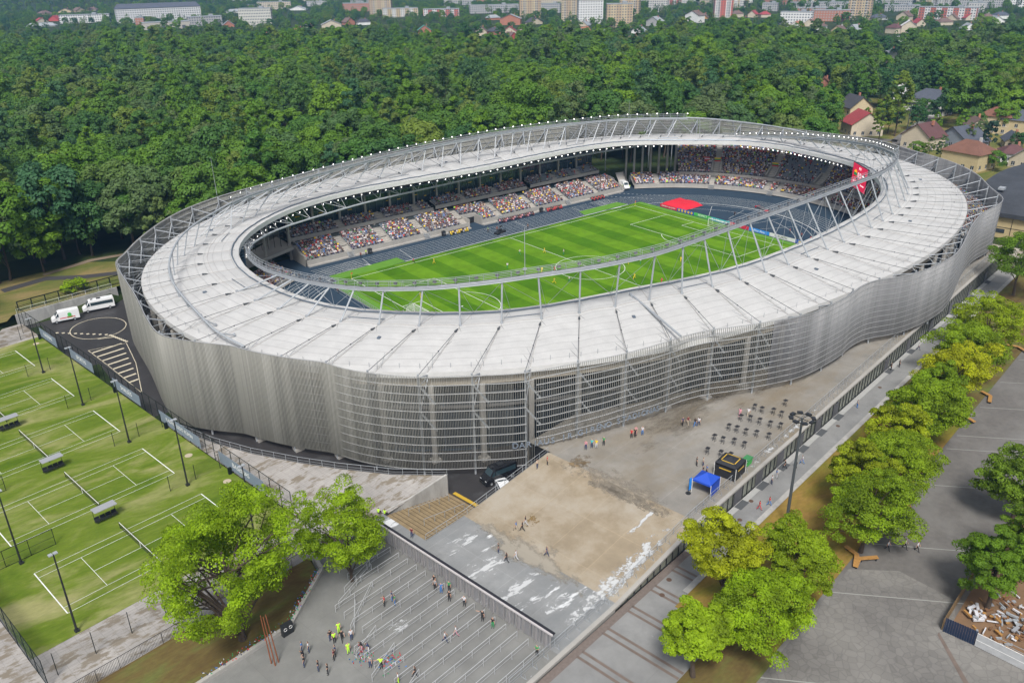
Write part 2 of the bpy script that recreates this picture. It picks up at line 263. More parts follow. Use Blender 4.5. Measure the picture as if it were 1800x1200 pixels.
def stain_sheet(name,u0,u1,v0,v1,zf,col,sc=.5,th=(.5,.6),st=(1,1,1),dz=.012,n=6):
    """thin irregular surface deposit (salt bloom, damp): noise decides where it lies"""
    m=bpy.data.materials.new(name); m.use_nodes=True; b=NB(m); p=m.node_tree.nodes['Principled BSDF']; p.inputs['Roughness'].default_value=.8; p.inputs['Base Color'].default_value=(*col,1)
    g=b.n('NewGeometry'); mp=b.n('Mapping'); mp.inputs['Rotation'].default_value=(0,0,-GA); mp.inputs['Scale'].default_value=st; b.l(g.outputs['Position'],mp.inputs[0]); t=b.n('TexNoise'); t.inputs['Scale'].default_value=sc; t.inputs['Detail'].default_value=9; t.inputs['Roughness'].default_value=.72; b.l(mp.outputs[0],t.inputs[0])
    uv=b.n('UVMap'); sx=b.n('SeparateXYZ'); b.l(uv.outputs[0],sx.inputs[0]); cur=None
    for o in(0,1):
        a=b.n('Math',operation='SUBTRACT'); a.inputs[1].default_value=.5; b.l(sx.outputs[o],a.inputs[0]); c=b.n('Math',operation='POWER'); c.inputs[1].default_value=2; b.l(a.outputs[0],c.inputs[0])
        if cur: d=b.n('Math',operation='ADD'); b.l(cur,d.inputs[0]); b.l(c.outputs[0],d.inputs[1]); cur=d.outputs[0]
        else: cur=c.outputs[0]
    e=b.n('Math',operation='MULTIPLY_ADD'); e.inputs[1].default_value=-1.1; e.inputs[2].default_value=.12; b.l(cur,e.inputs[0]); f=b.n('Math',operation='ADD'); b.l(e.outputs[0],f.inputs[0]); b.l(t.outputs[0],f.inputs[1])
    r=b.n('MapRange'); r.inputs[1].default_value=th[0]; r.inputs[2].default_value=th[1]; b.l(f.outputs[0],r.inputs[0]); b.l(r.outputs[0],p.inputs['Alpha'])
    me=bpy.data.meshes.new(name); us=np.linspace(u0,u1,n+1); V=[G(u,v,zf(u)+dz) for u in us for v in(v0,v1)]; me.from_pydata(V,[],[[2*i,2*i+2,2*i+3,2*i+1] for i in range(n)]); me.materials.append(m); l=me.uv_layers.new(name='UVMap')
    for lp in me.loops: k=lp.vertex_index; l.data[lp.index].uv=((k//2)/n,k%2)
    return put(link(name,me),kind='structure')
# ---------------- site levels ----------------
def zs(u): return 1.9-.0114*(max(-175,min(66,u))+101)
def ramp(u): return 2.6 if u<-100 else (4.3 if u>-81.5 else 2.6+1.7*(u+100)/18.5)
INNER=np.array([[92.0,0.0],[92.6,4.0],[93.0,8.2],[92.8,12.3],[92.0,16.4],[90.5,20.5],[88.2,24.4],[85.1,28.0],[81.6,31.4],[78.1,34.8],[74.6,38.2],[71.2,41.6],[67.4,45.0],[63.0,47.9],[57.8,50.2],[51.8,51.7],[45.4,52.4],[39.0,52.7],[32.7,52.6],[26.7,52.4],[20.9,52.1],[15.4,51.7],[10.2,51.5],[5.0,51.3],[0.0,51.4],[-5.1,51.6],[-10.3,52.0],[-15.6,52.3],[-21.2,52.7],[-27.0,53.0],[-33.0,53.2],[-39.2,53.0],[-45.3,52.3],[-51.2,51.0],[-56.6,49.2],[-61.5,46.8],[-66.0,44.0],[-70.0,41.0],[-73.7,37.7],[-77.0,34.3],[-79.8,30.7],[-82.2,27.0],[-84.1,23.2],[-85.6,19.4],[-86.6,15.5],[-87.4,11.6],[-87.8,7.7],[-88.0,3.8],[-88.0,0.0],[-87.7,-3.8],[-87.2,-7.7],[-86.6,-11.5],[-85.6,-15.3],[-84.4,-19.1],[-82.6,-22.8],[-80.3,-26.4],[-77.5,-29.8],[-74.4,-33.2],[-71.1,-36.4],[-67.4,-39.4],[-63.3,-42.2],[-58.6,-44.5],[-53.4,-46.4],[-47.9,-47.8],[-42.5,-49.1],[-37.2,-50.3],[-32.1,-51.7],[-27.0,-53.0],[-21.8,-54.1],[-16.4,-55.0],[-10.9,-55.4],[-5.5,-55.6],[-0.0,-55.5],[5.4,-55.3],[10.8,-54.9],[16.2,-54.4],[21.6,-53.8],[27.0,-53.0],[32.4,-52.2],[37.9,-51.2],[43.3,-50.0],[48.7,-48.6],[54.0,-46.9],[59.0,-44.9],[63.8,-42.5],[68.2,-39.9],[72.3,-37.0],[76.0,-33.8],[79.3,-30.5],[82.3,-27.1],[84.9,-23.4],[86.9,-19.7],[88.4,-15.8],[89.5,-11.9],[90.5,-7.9],[91.3,-4.0]])
FAC=np.array([[-108.0,29.3,18],[-110.2,8.7,18],[-112.0,-4.7,18],[-112.3,-13.4,18],[-109.2,-19.6,18],[-103.2,-27.3,17.8],[-97.0,-38.3,17.8],[-93.3,-46.6,17.8],[-87.8,-53.7,17.8],[-81.1,-58.9,17.8],[-74.3,-63.4,17.8],[-67.5,-66.0,18],[-60.1,-68.3,18],[-52.6,-69.7,18],[-43.0,-70.9,18],[-36.1,-73.7,18],[-28.9,-76.4,18],[-21.5,-78.2,18],[-10.4,-77.9,18],[-4.9,-76.9,18],[1.0,-76.9,18],[8.2,-79.3,18],[18.0,-80.1,18],[29.9,-78.7,18],[50.6,-72.0,18],[62.2,-69.2,18],[72.0,-68.4,18],[79.2,-66.3,18],[87.9,-59.4,18],[99.5,-50.3,18.2],[107.8,-39.2,18.5],[113.5,-24.4,18.8],[119.4,-9.3,19],[115.4,7.1,19.5],[108.8,33.2,20],[98.4,51.2,20.8],[78.2,64.7,21.3],[57.1,72.0,21.5],[34.8,76.6,21.3],[12.0,78.1,21],[-11.0,76.2,20.8],[-32.0,74.1,20.2],[-51.9,70.2,19.7],[-70.1,65.4,19.4],[-77.9,63.0,19],[-84.5,59.2,18.8],[-89.7,55.2,18.5],[-94.8,49.5,18.4],[-99.8,43.2,18.2],[-104.5,36.0,18]])
def resample(P,n,closed=True):
    P=np.array(P,float); Q=np.vstack([P,P[:1]]) if closed else P
    d=np.r_[0,np.cumsum(np.linalg.norm(np.diff(Q[:,:2],axis=0),axis=1))]; t=np.linspace(0,d[-1],n,endpoint=not closed)
    return np.stack([np.interp(t,d,Q[:,k]) for k in range(Q.shape[1])],1)
def smooth(P,n,rounds=2,closed=True):
    """Catmull-Rom through the points, then evenly spaced"""
    P=np.array(P,float); N=len(P); out=[]
    for i in range(N if closed else N-1):
        g=lambda k: P[k%N] if closed else P[max(0,min(N-1,k))]
        a,b,c,d=g(i-1),g(i),g(i+1),g(i+2)
        for t in np.linspace(0,1,12,endpoint=False): out.append(.5*((2*b)+(-a+c)*t+(2*a-5*b+4*c-d)*t*t+(-a+3*b-3*c+d)*t**3))
    if not closed: out.append(P[-1])
    return resample(out,n,closed)
def soften(P,k=3):
    P=P.copy()
    for _ in range(k): P=.25*np.roll(P,1,0)+.5*P+.25*np.roll(P,-1,0)
    return P
def normals(P):
    t=np.roll(P[:,:2],-1,0)-np.roll(P[:,:2],1,0); t/=np.linalg.norm(t,axis=1)[:,None]; return np.stack([t[:,1],-t[:,0]],1)
def off(P,d,closed=True):
    n=normals(P); Q=P.copy(); Q[:,:2]+=n*d; return Q
NI=96; tt=np.arange(NI)*2*PI/NI
def inner_at(t):
    x=np.interp(t%(2*PI),tt,INNER[:,0],period=2*PI); y=np.interp(t%(2*PI),tt,INNER[:,1],period=2*PI); return np.array([x,y,17.75-.01*y])
def outer_at(t):
    d=np.array([90*math.cos(t),60*math.sin(t)]); a,b,n=109.6,75,2.24
    k=(abs(d[0]/a)**n+abs(d[1]/b)**n)**(-1/n); return np.array([1+d[0]*k,-.5+d[1]*k,16.6])
def roof_pt(t,f):
    a,b=inner_at(t),outer_at(t); p=a+(b-a)*f; p[2]=np.interp(f,[0,.33,1],[a[2],a[2]+.25,16.6]); return p
# bay directions: feet of the struts evenly spaced
tf=np.linspace(0,2*PI,1441); Fp=np.array([roof_pt(t,.33)[:2] for t in tf]); dl=np.r_[0,np.cumsum(np.linalg.norm(np.diff(Fp,axis=0),axis=1))]
k0=np.argmin(np.hypot(Fp[:,0]+66.4,Fp[:,1]+48.0)); NB_=int(round(dl[-1]/6.95)); NB_-=NB_%2
BAY=[float(np.interp((dl[k0]+i*dl[-1]/NB_)%dl[-1],dl,tf)) for i in range(NB_)]
# facade loop
FL=smooth(FAC,1600); FL=soften(FL,6)
O_=np.array([outer_at(t)[:2] for t in tf[:-1]])
Nf=normals(FL)
if np.sum((FL[:,:2]+Nf)**2)<np.sum((FL[:,:2])**2): FL=FL[::-1].copy(); Nf=normals(FL)
for i in range(len(FL)):   # the screen never cuts the roof edge
    r=math.hypot(FL[i,0],FL[i,1]); a=math.atan2(FL[i,1]/60,FL[i,0]/90); q=outer_at(a); ro=math.hypot(q[0],q[1])
    if r<ro+.35: FL[i,:2]*=(ro+.35)/r
FL=soften(FL,3); FL=resample(FL,2400); Nf=normals(FL)
ARC=np.r_[0,np.cumsum(np.linalg.norm(np.diff(FL[:,:2],axis=0),axis=1))]; PER=ARC[-1]+np.linalg.norm(FL[0,:2]-FL[-1,:2])
def near_side(x,y): # street podium side of the screen
    u,v=UV(x,y); return v<-50.5 and u>-82
ZB=np.array([ (4.75+.9*min(1,max(0,(x+70)/12))) if near_side(x,y) and x<100 else (1.3 if (y<45 and x<0) else (3.4)) for x,y,_ in FL])
for i in range(len(FL)):
    x,y,_=FL[i]
    if x>0 and not near_side(x,y): ZB[i]=4.8
    if x>56 and y>42: ZB[i]=14.8
ST=empty('football_stadium',(0,0,0),label='oval football stadium with white ring roof and grey slatted screen',cat='stadium')
# --- screen of slats ---
def slats(name,mask,sp,wd,dp,mt=None):
    s=np.arange(0,PER,sp); idx=np.searchsorted(ARC,s)-1; idx=np.clip(idx,0,len(FL)-1); keep=mask[idx]; s=s[keep]; i0=idx[keep]; i1=(i0+1)%len(FL)
    f=((s-ARC[i0])/np.maximum(1e-6,np.where(i1>0,ARC[i1],PER)-ARC[i0]))[:,None]
    P=FL[i0]*(1-f)+FL[i1]*f; n=Nf[i0]; t=np.stack([-n[:,1],n[:,0]],1); zb=ZB[i0]; zt=P[:,2]
    V=[]
    if wd==0: wd=np.interp(P[:,0],[-106,-97,-86,-74,-40,-22,-8,200],[.135,.11,.065,.05,.05,.06,.115,.12])[:,None][:,0]
    for z in(zb,zt):
        for a,b in((-1,-1),(1,-1),(1,1),(-1,1)): V.append(np.stack([P[:,0]+t[:,0]*a*wd/2+n[:,0]*(b*dp/2),P[:,1]+t[:,1]*a*wd/2+n[:,1]*(b*dp/2),z],1))
    V=np.stack(V,1).reshape(-1,3); base=(np.arange(len(s))*8)[:,None,None]
    F=(np.array([[0,1,5,4],[1,2,6,5],[2,3,7,6],[3,0,4,7],[4,5,6,7]])[None]+base).reshape(-1,4)
    u=np.repeat(s,20)[:,None]; me=npmesh(name,V,F,[mt or SLAT],uv=np.hstack([np.repeat(u,1,1),np.zeros_like(u)]))
    return link(name,me,ST)
x_,y_=FL[:,0],FL[:,1]
front=(y_<-20)
slats('screen_slats',~front,.25,.135,.22)['kind']='stuff'
slats('front_screen_slats',front&(x_<-76),.25,.0,.17)['kind']='stuff'
slats('open_screen_slats',front&(x_>=-76)&(x_<-30),.36,.05,.12)['kind']='stuff'; slats('street_screen_slats',front&(x_>=-30),.25,.0,.16,SLATR)['kind']='stuff'
# rails behind the slats
hr=np.linspace(0,1,12); RAILM=mat('rail_bright_steel',(.46,.47,.48),.5,.2)
for k,h in enumerate(hr):
    m=MB(); seg=[]
    for i in range(0,len(FL),6):
        x,y,zt=FL[i]; n=Nf[i]; d=.0 if (y<-30 and x>-95) else .22
        d=-.07 if (y<-30 and x>=-27) else d; seg.append((x-n[0]*d,y-n[1]*d,ZB[i]+.1+(zt-.15-ZB[i])*h))
    seg=np.array(seg); jump=np.where(np.abs(np.diff(np.r_[seg[:,2],seg[0,2]]))>.4)[0]
    if len(jump)==0: m.tube(seg,.07,4,True)
    else:
        seg=np.roll(seg,-(jump[0]+1),0); cuts=sorted([(j-jump[0]-1)%len(seg) for j in jump]); a=0
        for c in cuts+[len(seg)-1]:
            if c+1-a>1:
                q=seg[a:c+1]; zn=(q[:,0]>-27)&(q[:,1]<-20); k0_=0
                for k_ in range(1,len(q)+1):
                    if k_==len(q) or zn[k_]!=zn[k0_]:
                        m.tube(q[k0_:min(len(q),k_+1)],.04 if zn[k0_] else .07,4); k0_=k_
            a=c+1
    m.build('screen_rail',RAILM,ST)
# --- roof ---
def strip_rows(fs,ts,fn,flip=False):
    V=[fn(t,f) for f in fs for t in ts]; n=len(ts); F=[]
    for a in range(len(fs)-1):
        for i in range(n):
            j=(i+1)%n; q=[a*n+i,(a+1)*n+i,(a+1)*n+j,a*n+j]; F.append(q if not flip else q[::-1])
    return V,F
def camber(t):
    k=(np.searchsorted(bs,t%(2*PI))-1); a=bs[k]; b=bs[(k+1)%len(bs)]+(2*PI if k+1>=len(bs) else 0)
    if t%(2*PI)<bs[0]: a=bs[-1]-2*PI; b=bs[0]
    s=((t%(2*PI))-a)/(b-a); return s,k
bs=np.array(sorted(BAY))
ts=[]
for i in range(len(bs)):
    a=bs[i]; b=bs[(i+1)%len(bs)]+(2*PI if i+1==len(bs) else 0)
    ts+=[a+(b-a)*s for s in(0,.04,.2,.4,.6,.8,.96)]
def rf(t,f):
    s,k=camber(t); p=roof_pt(t,f); p[2]+=.28*(1-(2*s-1)**2)*min(1,f*4)*min(1,(1-f)*6); return p
fs=[0,.05,.15,.32,.34,.5,.65,.8,.92,1]
V,F=strip_rows(fs,ts,rf)
me=bpy.data.meshes.new('roof_membrane'); me.from_pydata([tuple(v) for v in V],[],F); me.materials.append(ROOFM); n=len(ts); l=me.uv_layers.new(name='UVMap')
uvs=[]
for q in F:
    for k in q:
        a,i=divmod(k,n); uvs.append((a_:=i/7.0,fs[a]))
    if max(x for x,_ in uvs[-4:])-min(x for x,_ in uvs[-4:])>5: uvs[-4:]=[(x if x>5 else len(bs),y) for x,y in uvs[-4:]]
l.data.foreach_set('uv',np.array(uvs,np.float32).ravel()); me.polygons.foreach_set('use_smooth',[True]*len(F)); me.update()
roof=link('roof_membrane',me,ST)
V,F=strip_rows([0.004,.5,.996],ts,lambda t,f:roof_pt(t,f)-np.array([0,0,.75]),True); m=MB(); m.add(V,F); m.build('roof_underside',UNDER,ST)
m=MB()
A=[roof_pt(t,0)+(0,0,.12) for t in ts]; B=[roof_pt(t,0)-(0,0,1.0) for t in ts]; m.strip(A,B,True); A=[roof_pt(t,1)+(0,0,.1) for t in ts]; B=[roof_pt(t,1)-(0,0,.9) for t in ts]; m.strip(B,A,True); m.build('roof_fascia',mat('fascia_white',(.62,.62,.61),.6,var=.06,scale=.8),ST)
m=MB(); m.tube([rf(t,.075)+(0,0,.22) for t in ts],.13,5,True); m.build('gutter_pipe',DSTEEL,ST)
m=MB()
for t in bs: m.tube([rf(t,f)+(0,0,.05) for f in(0.06,.15,.33,.5,.65,.8,.92,1)],.05,4)
m.tube([rf(t,.33)+(0,0,.03) for t in ts],.05,4,True); m.build('roof_seams',mat('seam_grey',(.45,.43,.41),.7),ST)
m=MB()
for i,t in enumerate(ts):
    if i%7 in(1,3,5): p=rf(t,.94); m.bar(p,p+(0,0,.85),.035,4); m.bar(p+(0,0,.5),p+(.3,.2,.5),.02,4)
put(m.build('edge_stanchions',STEEL,ST),kind='stuff')
for i0_ in range(0,len(ts),7*6):    # walkway hatches and small vents on the membrane
    t=ts[i0_+3]; p=rf(t,.55); MB().box(p+(0,0,.12),(.7,.5,.25),t).build('roof_vent',DSTEEL,ST)
m=MB()
for i in range(0,len(ts)-7,7):
    m.bar(rf(ts[i],.36)+(0,0,.12),rf(ts[i+7],.97)+(0,0,.14),.022,3)
    if i%14==0: m.bar(rf(ts[i+7],.04)+(0,0,.12),rf(ts[i],.62)+(0,0,.14),.022,3)
m.build('roof_cables',CABLE,ST)
# foot plates and tie rods from the seam to the screen posts
posts=[]
def fac_near(p):
    d=(FL[:,0]-p[0])**2+(FL[:,1]-p[1])**2; return int(d.argmin())
for t in BAY:
    p=rf(t,.40)+(0,0,.25); o=rf(t,1.0); i=fac_near(o); q=np.array([FL[i,0]-Nf[i,0]*.5,FL[i,1]-Nf[i,1]*.5,FL[i,2]-.15])
    # ray outwards to the screen
    dv=o[:2]-rf(t,.8)[:2]; dv/=np.linalg.norm(dv); best=None
    rel=FL[:,:2]-o[:2]; al=rel@dv; pe=np.abs(rel@np.array([-dv[1],dv[0]])); c=np.where((al>-1))[0]; i=c[np.argmin(pe[c]+.02*np.abs(al[c]))]
    q=np.array([FL[i,0]-Nf[i,0]*.55,FL[i,1]-Nf[i,1]*.55,FL[i,2]-.1]); posts.append((t,i,q,o))
    m=MB(); m.bar(p,q,.05,5); mdp=(p+q)/2; m.bar(mdp-(q-p)*.006,mdp+(q-p)*.006,.12,5); m.bar(rf(t,.385)+(0,0,.1),p+(q-p)*.05,.10,5,.22); m.build('tie_rod',CABLE,ST)
for (t,i,q,o) in posts[:]:
    m=MB(); zb=ZB[i]; base=q.copy(); base[2]=4.3 if near_side(*q[:2]) else (0 if q[1]<45 and q[0]<0 else 3)
    m.bar(base,q+(0,0,.2),.17,6); gap=np.linalg.norm(q[:2]-o[:2])
    far=gap>2.0
    inn=q[:2]+(o[:2]-q[:2])*min(1,1/(gap+.01)*max(1.2,gap+.4)); P=np.array([inn[0],inn[1],16.2])
    m.bar((q[0],q[1],q[2]-.4),P if far else P-(0,0,.4),.13,5)
    if far: m.bar((q[0],q[1],11.5),P-(0,0,.6),.08,5); m.bar((q[0],q[1],15.8),P-(0,0,.3),.06,5)
    m.build('screen_post',STEEL,ST)
for j in range(len(posts)):    # sloping braces between neighbouring posts on the street side
    t,i,q,o=posts[j]; _,_,q2,_=posts[(j+1)%len(posts)]
    if near_side(*q[:2]) and q[0]>-80 and q[0]<5 or (np.linalg.norm(q[:2]-o[:2])>3):
        tdir=np.array([-Nf[i,1],Nf[i,0]]); m=MB()
        for a,b in((.0,3.6),(5.2,8.8)):
            m.bar((q[0],q[1],q[2]-1.6-a*.9),(q[0]+tdir[0]*2.4*(1 if a==0 else 1),q[1]+tdir[1]*2.4,q[2]-1.6-b*.9),.17,4)
        m.build('screen_brace',STEEL,ST)
# --- ring A : closed tilted ring, ring B : upper arc over the far roof ---
ta=np.linspace(0,2*PI,361)[:-1]
def se(c): return math.copysign(abs(c)**(2/2.79),c)
RA=np.array([(-.4+83.6*se(math.cos(t)),.9+57.4*se(math.sin(t)),0) for t in ta]); RA[:,2]=20.6+.0115*RA[:,0]-.132*RA[:,1]
# measured nodes pull the oval into shape
mea=np.array([(-77.9,31.4),(-66.9,42.2),(-49.3,49.7),(-31.1,54.5),(-3.8,56.0),(20.2,57.6),(42,56.6),(63.0,52.3),(83.8,42.5),(93.5,29),(96.1,19.1),(95.5,5),(91,-10),(89.0,-15.6),(81,-29),(72.3,-38.3),(62.7,-45.8),(42.7,-52.9),(19.2,-55.1),(-15.8,-57.0),(-38.5,-58.0),(-44.8,-56.8),(-50.7,-55.1),(-56.2,-52.4),(-61.4,-49.4),(-66.3,-46.9),(-70.8,-43.6),(-75.1,-40.0),(-78.6,-35.2),(-81.8,-30.1),(-84.8,-20),(-86.2,-8),(-86.2,4),(-84.5,15),(-82,24)])
RA2=smooth(mea,480); RA2=soften(RA2,10); RA=np.c_[RA2,20.6+.0115*RA2[:,0]-.132*RA2[:,1]]
if (RA[1,0]-RA[0,0])*0-1>0: pass
def seg_between(P,cond): 
    k=[cond(p) for p in P]; st=[i for i in range(len(P)) if k[i] and not k[i-1]][0]; out=[]; i=st
    while k[i%len(P)] and len(out)<len(P): out.append(P[i%len(P)]); i+=1
    return np.array(out)
nearA=seg_between(RA,lambda p:not(p[1]>31-.0*p[0] and p[0]<88)); 
WSTEEL=mat('white_steel',(.46,.48,.50),.6,.1)
farA=seg_between(RA,lambda p:(p[1]>30.0 and p[0]<89))
GRATE=mat('walkway_grating',(.20,.21,.22),.9,spec=.1)
def walkway(name,P,up=1):
    P=resample(P,int(np.linalg.norm(np.diff(P[:,:2],axis=0),axis=1).sum()/1.15),False); n=len(P); t=np.gradient(P[:,:2],axis=0); t/=np.linalg.norm(t,axis=1)[:,None]; nn=np.c_[t[:,1],-t[:,0],np.zeros(n)]
    w_=.34; a=P+nn*w_; b=P-nn*w_; Z=np.array([0,0,1.])
    m=MB()
    for q in(a,b): m.tube(q,.08,5); m.tube(q-Z*.5,.07,5)
    m.mi=1; m.strip(list(a+Z*.06),list(b+Z*.06)); m.mi=0; m.strip(list(a-Z*.03),list(a-Z*.42)); m.strip(list(b-Z*.42),list(b-Z*.03))
    m.build(name+'_beam',[STEEL,GRATE],ST)
    m=MB()
    for q in(a,b):
        m.tube(q+Z*1.15,.045,4); m.tube(q+Z*.62,.03,4)
        for i in range(0,n,2): m.bar(q[i],q[i]+Z*1.1,.03,4)
    for i in range(0,n,3): m.bar(a[i]-Z*.1,a[i]+nn[i]*.3-Z*.75,.05,4)
    m.build(name+'_railing',STEEL,ST); return P,nn
PA,NA=walkway('lighting_ring',nearA)
m=MB(); m.tube(farA[::4],.27,8); m.build('ring_tube',STEEL,ST,True)
def topA(p):
    i=((RA[:,0]-p[0])**2+(RA[:,1]-p[1])**2).argmin(); return RA[i]
hang=MB(); tops=[]
for j,t in enumerate(BAY):
    f=rf(t,.33); q=topA(f-(f-np.array([0,0,0]))*.02)
    # strut leans back along the ring as photographed
    i=((RA[:,0]-f[0])**2+(RA[:,1]-f[1])**2).argmin(); tops.append(RA[i])
    if RA[i,2]>19.2:
        m=MB(); m.bar(f,RA[i]-(0,0,.5),.15,7,.17); m.bar(f-(0,0,.2),f+(0,0,.3),.28,6); m.build('strut',STEEL,ST)
for j,t in enumerate(BAY):
    q=tops[j]
    if q[2]>19.2:
        e=rf(t,.02); e2=rf(BAY[(j+1)%NB_],.02); e0=rf(BAY[j-1],.02)
        hang.bar(q-(0,0,.5),e,.035,4); 
        if j%4==0 or (q[0]<45 and j%2==0): MB().bar(q-(0,0,.5),e2,.045,4).bar(q-(0,0,.5),e0,.045,4).build('cross_brace',STEEL,ST)
        elif q[0]<45: hang.bar(q-(0,0,.5),e2,.03,4)
        pp=posts[(j+1)%NB_][2]; hang.bar(rf(t,.33)+(0,0,2.2) if False else rf(BAY[(j+1)%NB_],.9)+(0,0,.3),rf(t,.1)+(0,0,.3),.025,4)
hang.build('hanger_cables',STEEL,ST)
for j,t in enumerate(BAY):    # V brackets carrying the far tube below the roof edge
    if tops[j][2]<17.2 and inner_at(t)[1]>25:
        m=MB(); i=((RA[:,0]-inner_at(t)[0])**2+(RA[:,1]-inner_at(t)[1])**2).argmin(); e=RA[i]
        tb=BAY[(j+1)%NB_]; mid_=(t+ (tb if abs(tb-t)<1 else t))/2
        m.bar(e,roof_pt(t,.03)-(0,0,.9),.07,5); m.bar(e,roof_pt(mid_,.06)-(0,0,.9),.07,5)
        if j%3==0: m.bar(e,roof_pt(tb,.02)-(0,0,.9),.09,5)
        m.build('edge_bracket',WSTEEL,ST)
# long near tube sloping over the street side roof
m=MB(); m.bar((-40.8,-52.9,18.9),(-46.8,-70.2,18.1),.2,8); m.bar((-40.8,-52.9,18.9),(-43.5,-57.5,18.0),.12,6); m.build('stay_tube',STEEL,ST)
RB=np.array([(-103,-27,17.8),(-104.8,-20,18.6),(-105,-12,19.4),(-104.9,-3,20.4),(-104.2,4,21.1),(-102.2,11,21.8),(-98.8,18.5,22.3),(-95,24.5,22.8),(-89.8,30.5,23.1),(-84,35.5,23.3),(-78.2,39.9,23.6),(-71,43.4,24),(-58,48,24.2),(-44,52,24.35),(-22,57.4,24.5),(1,60.4,24.5),(22,61,24.5),(45,58.9,24.3),(66,54,24.1),(84.0,40.6,24),(91.6,25,23.7),(95.5,7,23.0),(93.5,-7,22.2)])
RBs=smooth(RB,420,closed=False)
kk=np.argmin(np.hypot(RBs[:,0]+78.2,RBs[:,1]-39.9)); ke=np.argmin(np.hypot(RBs[:,0]-84,RBs[:,1]-40.6))
MB().tube(RBs[:kk+2][::3],.21,8).build('upper_arc_tube',STEEL,ST,True); MB().tube(RBs[ke-2:][::3],.2,8).build('upper_arc_tube',STEEL,ST,True)
PB,NBn=walkway('upper_lighting_arc',RBs[kk:ke+1])
def foot(p,fr=None):
    a=math.atan2(p[1]/60,p[0]/90); return rf(a,fr)
left=RBs[:kk]; left=resample(left,13,False)
for i,p in enumerate(left[1:-1]):
    m=MB(); a=math.atan2(p[1]/60,p[0]/90); q=rf(a,.70); q[:2]+=(p[:2]-q[:2])*.55; m.bar(p,q+(0,0,0),.13,6); m.bar(q-(0,0,.1),q+(0,0,.25),.22,6); m.build('short_strut',STEEL,ST)
for p in PB[::6]:
    a=math.atan2(p[1]/60,p[0]/90); m=MB()
    m.bar(p-(0,0,.5),rf(a+.03,.28),.15,6); m.bar(p-(0,0,.5),rf(a-.045,.84),.15,6); m.bar(p-(0,0,.5),rf(a+.06,.62),.10,5); m.build('arc_strut',WSTEEL,ST)
for p in RBs[ke+6::16]:
    a=math.atan2(p[1]/60,p[0]/90); m=MB(); m.bar(p,rf(a,.45),.10,6); m.bar(p,rf(a+.05,.8),.06,5); m.build('arc_strut',STEEL,ST)
# extra short cross members lying on the roof
for j in range(0,NB_,5):
    a=rf(BAY[j],.24)+(0,0,.35); b=rf(BAY[(j+1)%NB_],.24)+(0,0,.35); MB().bar(a,b,.07,5).build('roof_cross_member',DSTEEL,ST)
# --- floodlights ---
HOUSE=mat('lamp_housing',(.10,.10,.11),.5)
fl=MB(); fl.box((0,-.12,0),(.62,.22,.42)); fl.bar((0,-.1,-.2),(0,-.1,-.55),.04,4); fl.mi=1; fl.bar((0,.0,0),(0,.05,0),.16,10); LITME=fl.mesh('floodlight',[HOUSE,LAMP])
fl=MB(); fl.box((0,-.12,0),(.62,.22,.42)); fl.bar((0,-.1,-.2),(0,-.1,-.5),.04,4); fl.mi=1; fl.bar((0,.0,0),(0,.05,0),.24,10); OFFME=fl.mesh('floodlight_off',[HOUSE,mat('lens_unlit',(.6,.62,.65),.2)])
fcount=0; extra=MB(); extra2=[]
def flood(p,lit=True):
    global fcount
    d=np.array([p[0]*.15,-5,0])-np.array(p); rz=math.atan2(d[1],d[0])-PI/2
    if fcount<100:
        o=link('floodlight',LITME if lit else OFFME,ST,loc=p,rz=rz); o.rotation_euler=(-.45,0,rz); fcount+=1
    else: extra2.append((p,rz,lit))
for p in PA[::3]:
    if p[1]<16 and p[0]<60: flood(p+(0,0,.75),False)
for p in PA[::2]:
    if p[0]>64 and -42<p[1]<28: flood(p+(0,0,.95))
for i,p in enumerate(PB):
    if i%3==0: flood(p-NBn[i]*0+(0,0,1.35))
es=np.linspace(0,2*PI,900); last=None
for t in es:
    q=inner_at(t)
    if (q[1]>20 and q[0]<72) or (q[0]>76 and q[1]<22 and q[1]>-18):
        if last is None or np.linalg.norm(q-last)>(2.5 if q[1]>22 else 1.5): flood(q*[.985,.985,1]-(0,0,1.25)); last=q
vs=[];fs_=[];ms=[]
for me_ in(LITME,): pv=np.array([v.co for v in me_.vertices]); pf=[list(p.vertices) for p in me_.polygons]; pm=[p.material_index for p in me_.polygons]
m=MB()
for p,rz,lit in extra2:
    M=Matrix.Translation(Vector(p))@Matrix.Rotation(rz,4,'Z')@Matrix.Rotation(-.45,4,'X'); b=len(m.v); m.v+=[tuple(M@Vector(v)) for v in pv]; m.f+=[[b+i for i in f] for f in pf]; m.m+=[x if lit else 0 for x in pm]
put(m.build('floodlight_row',[HOUSE,LAMP],ST),kind='stuff')
# ring beam, columns, concourse behind the screen
m=MB(); P=[]
def loop_f(f,z): return [tuple(np.r_[roof_pt(t,f)[:2],z]) for t in ts[::2]]
A=loop_f(.955,15.75); B=loop_f(.955,13.9); m.strip(B,A,True); A2=loop_f(.90,15.75); B2=loop_f(.90,13.9); m.strip(A2,B2,True); m.strip(B2,B,True); m.build('ring_beam',mat('beige_concrete',(.36,.32,.26),.85,var=.1,scale=.6),ST)
WALLB=mat('concourse_glazing',(.02,.028,.038),.35,var=.25,scale=.4)
m=MB(); 
tw=[t for t in ts[::3]]
wf=lambda t:.78+.19*min(1,max(0,(roof_pt(t,.9)[0]-25)/30))
A=[tuple(np.r_[roof_pt(t,wf(t))[:2],14.5]) for t in tw]; B=[tuple(np.r_[roof_pt(t,wf(t))[:2],0]) for t in tw]
for i in range(len(tw)):
    j=(i+1)%len(tw); x,y,_=A[i]
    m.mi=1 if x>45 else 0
    if y<40 and not(y>20 and x<-60) and not(x>50 and y>-50): m.add([B[i],B[j],A[j],A[i]],[[0,1,2,3]])
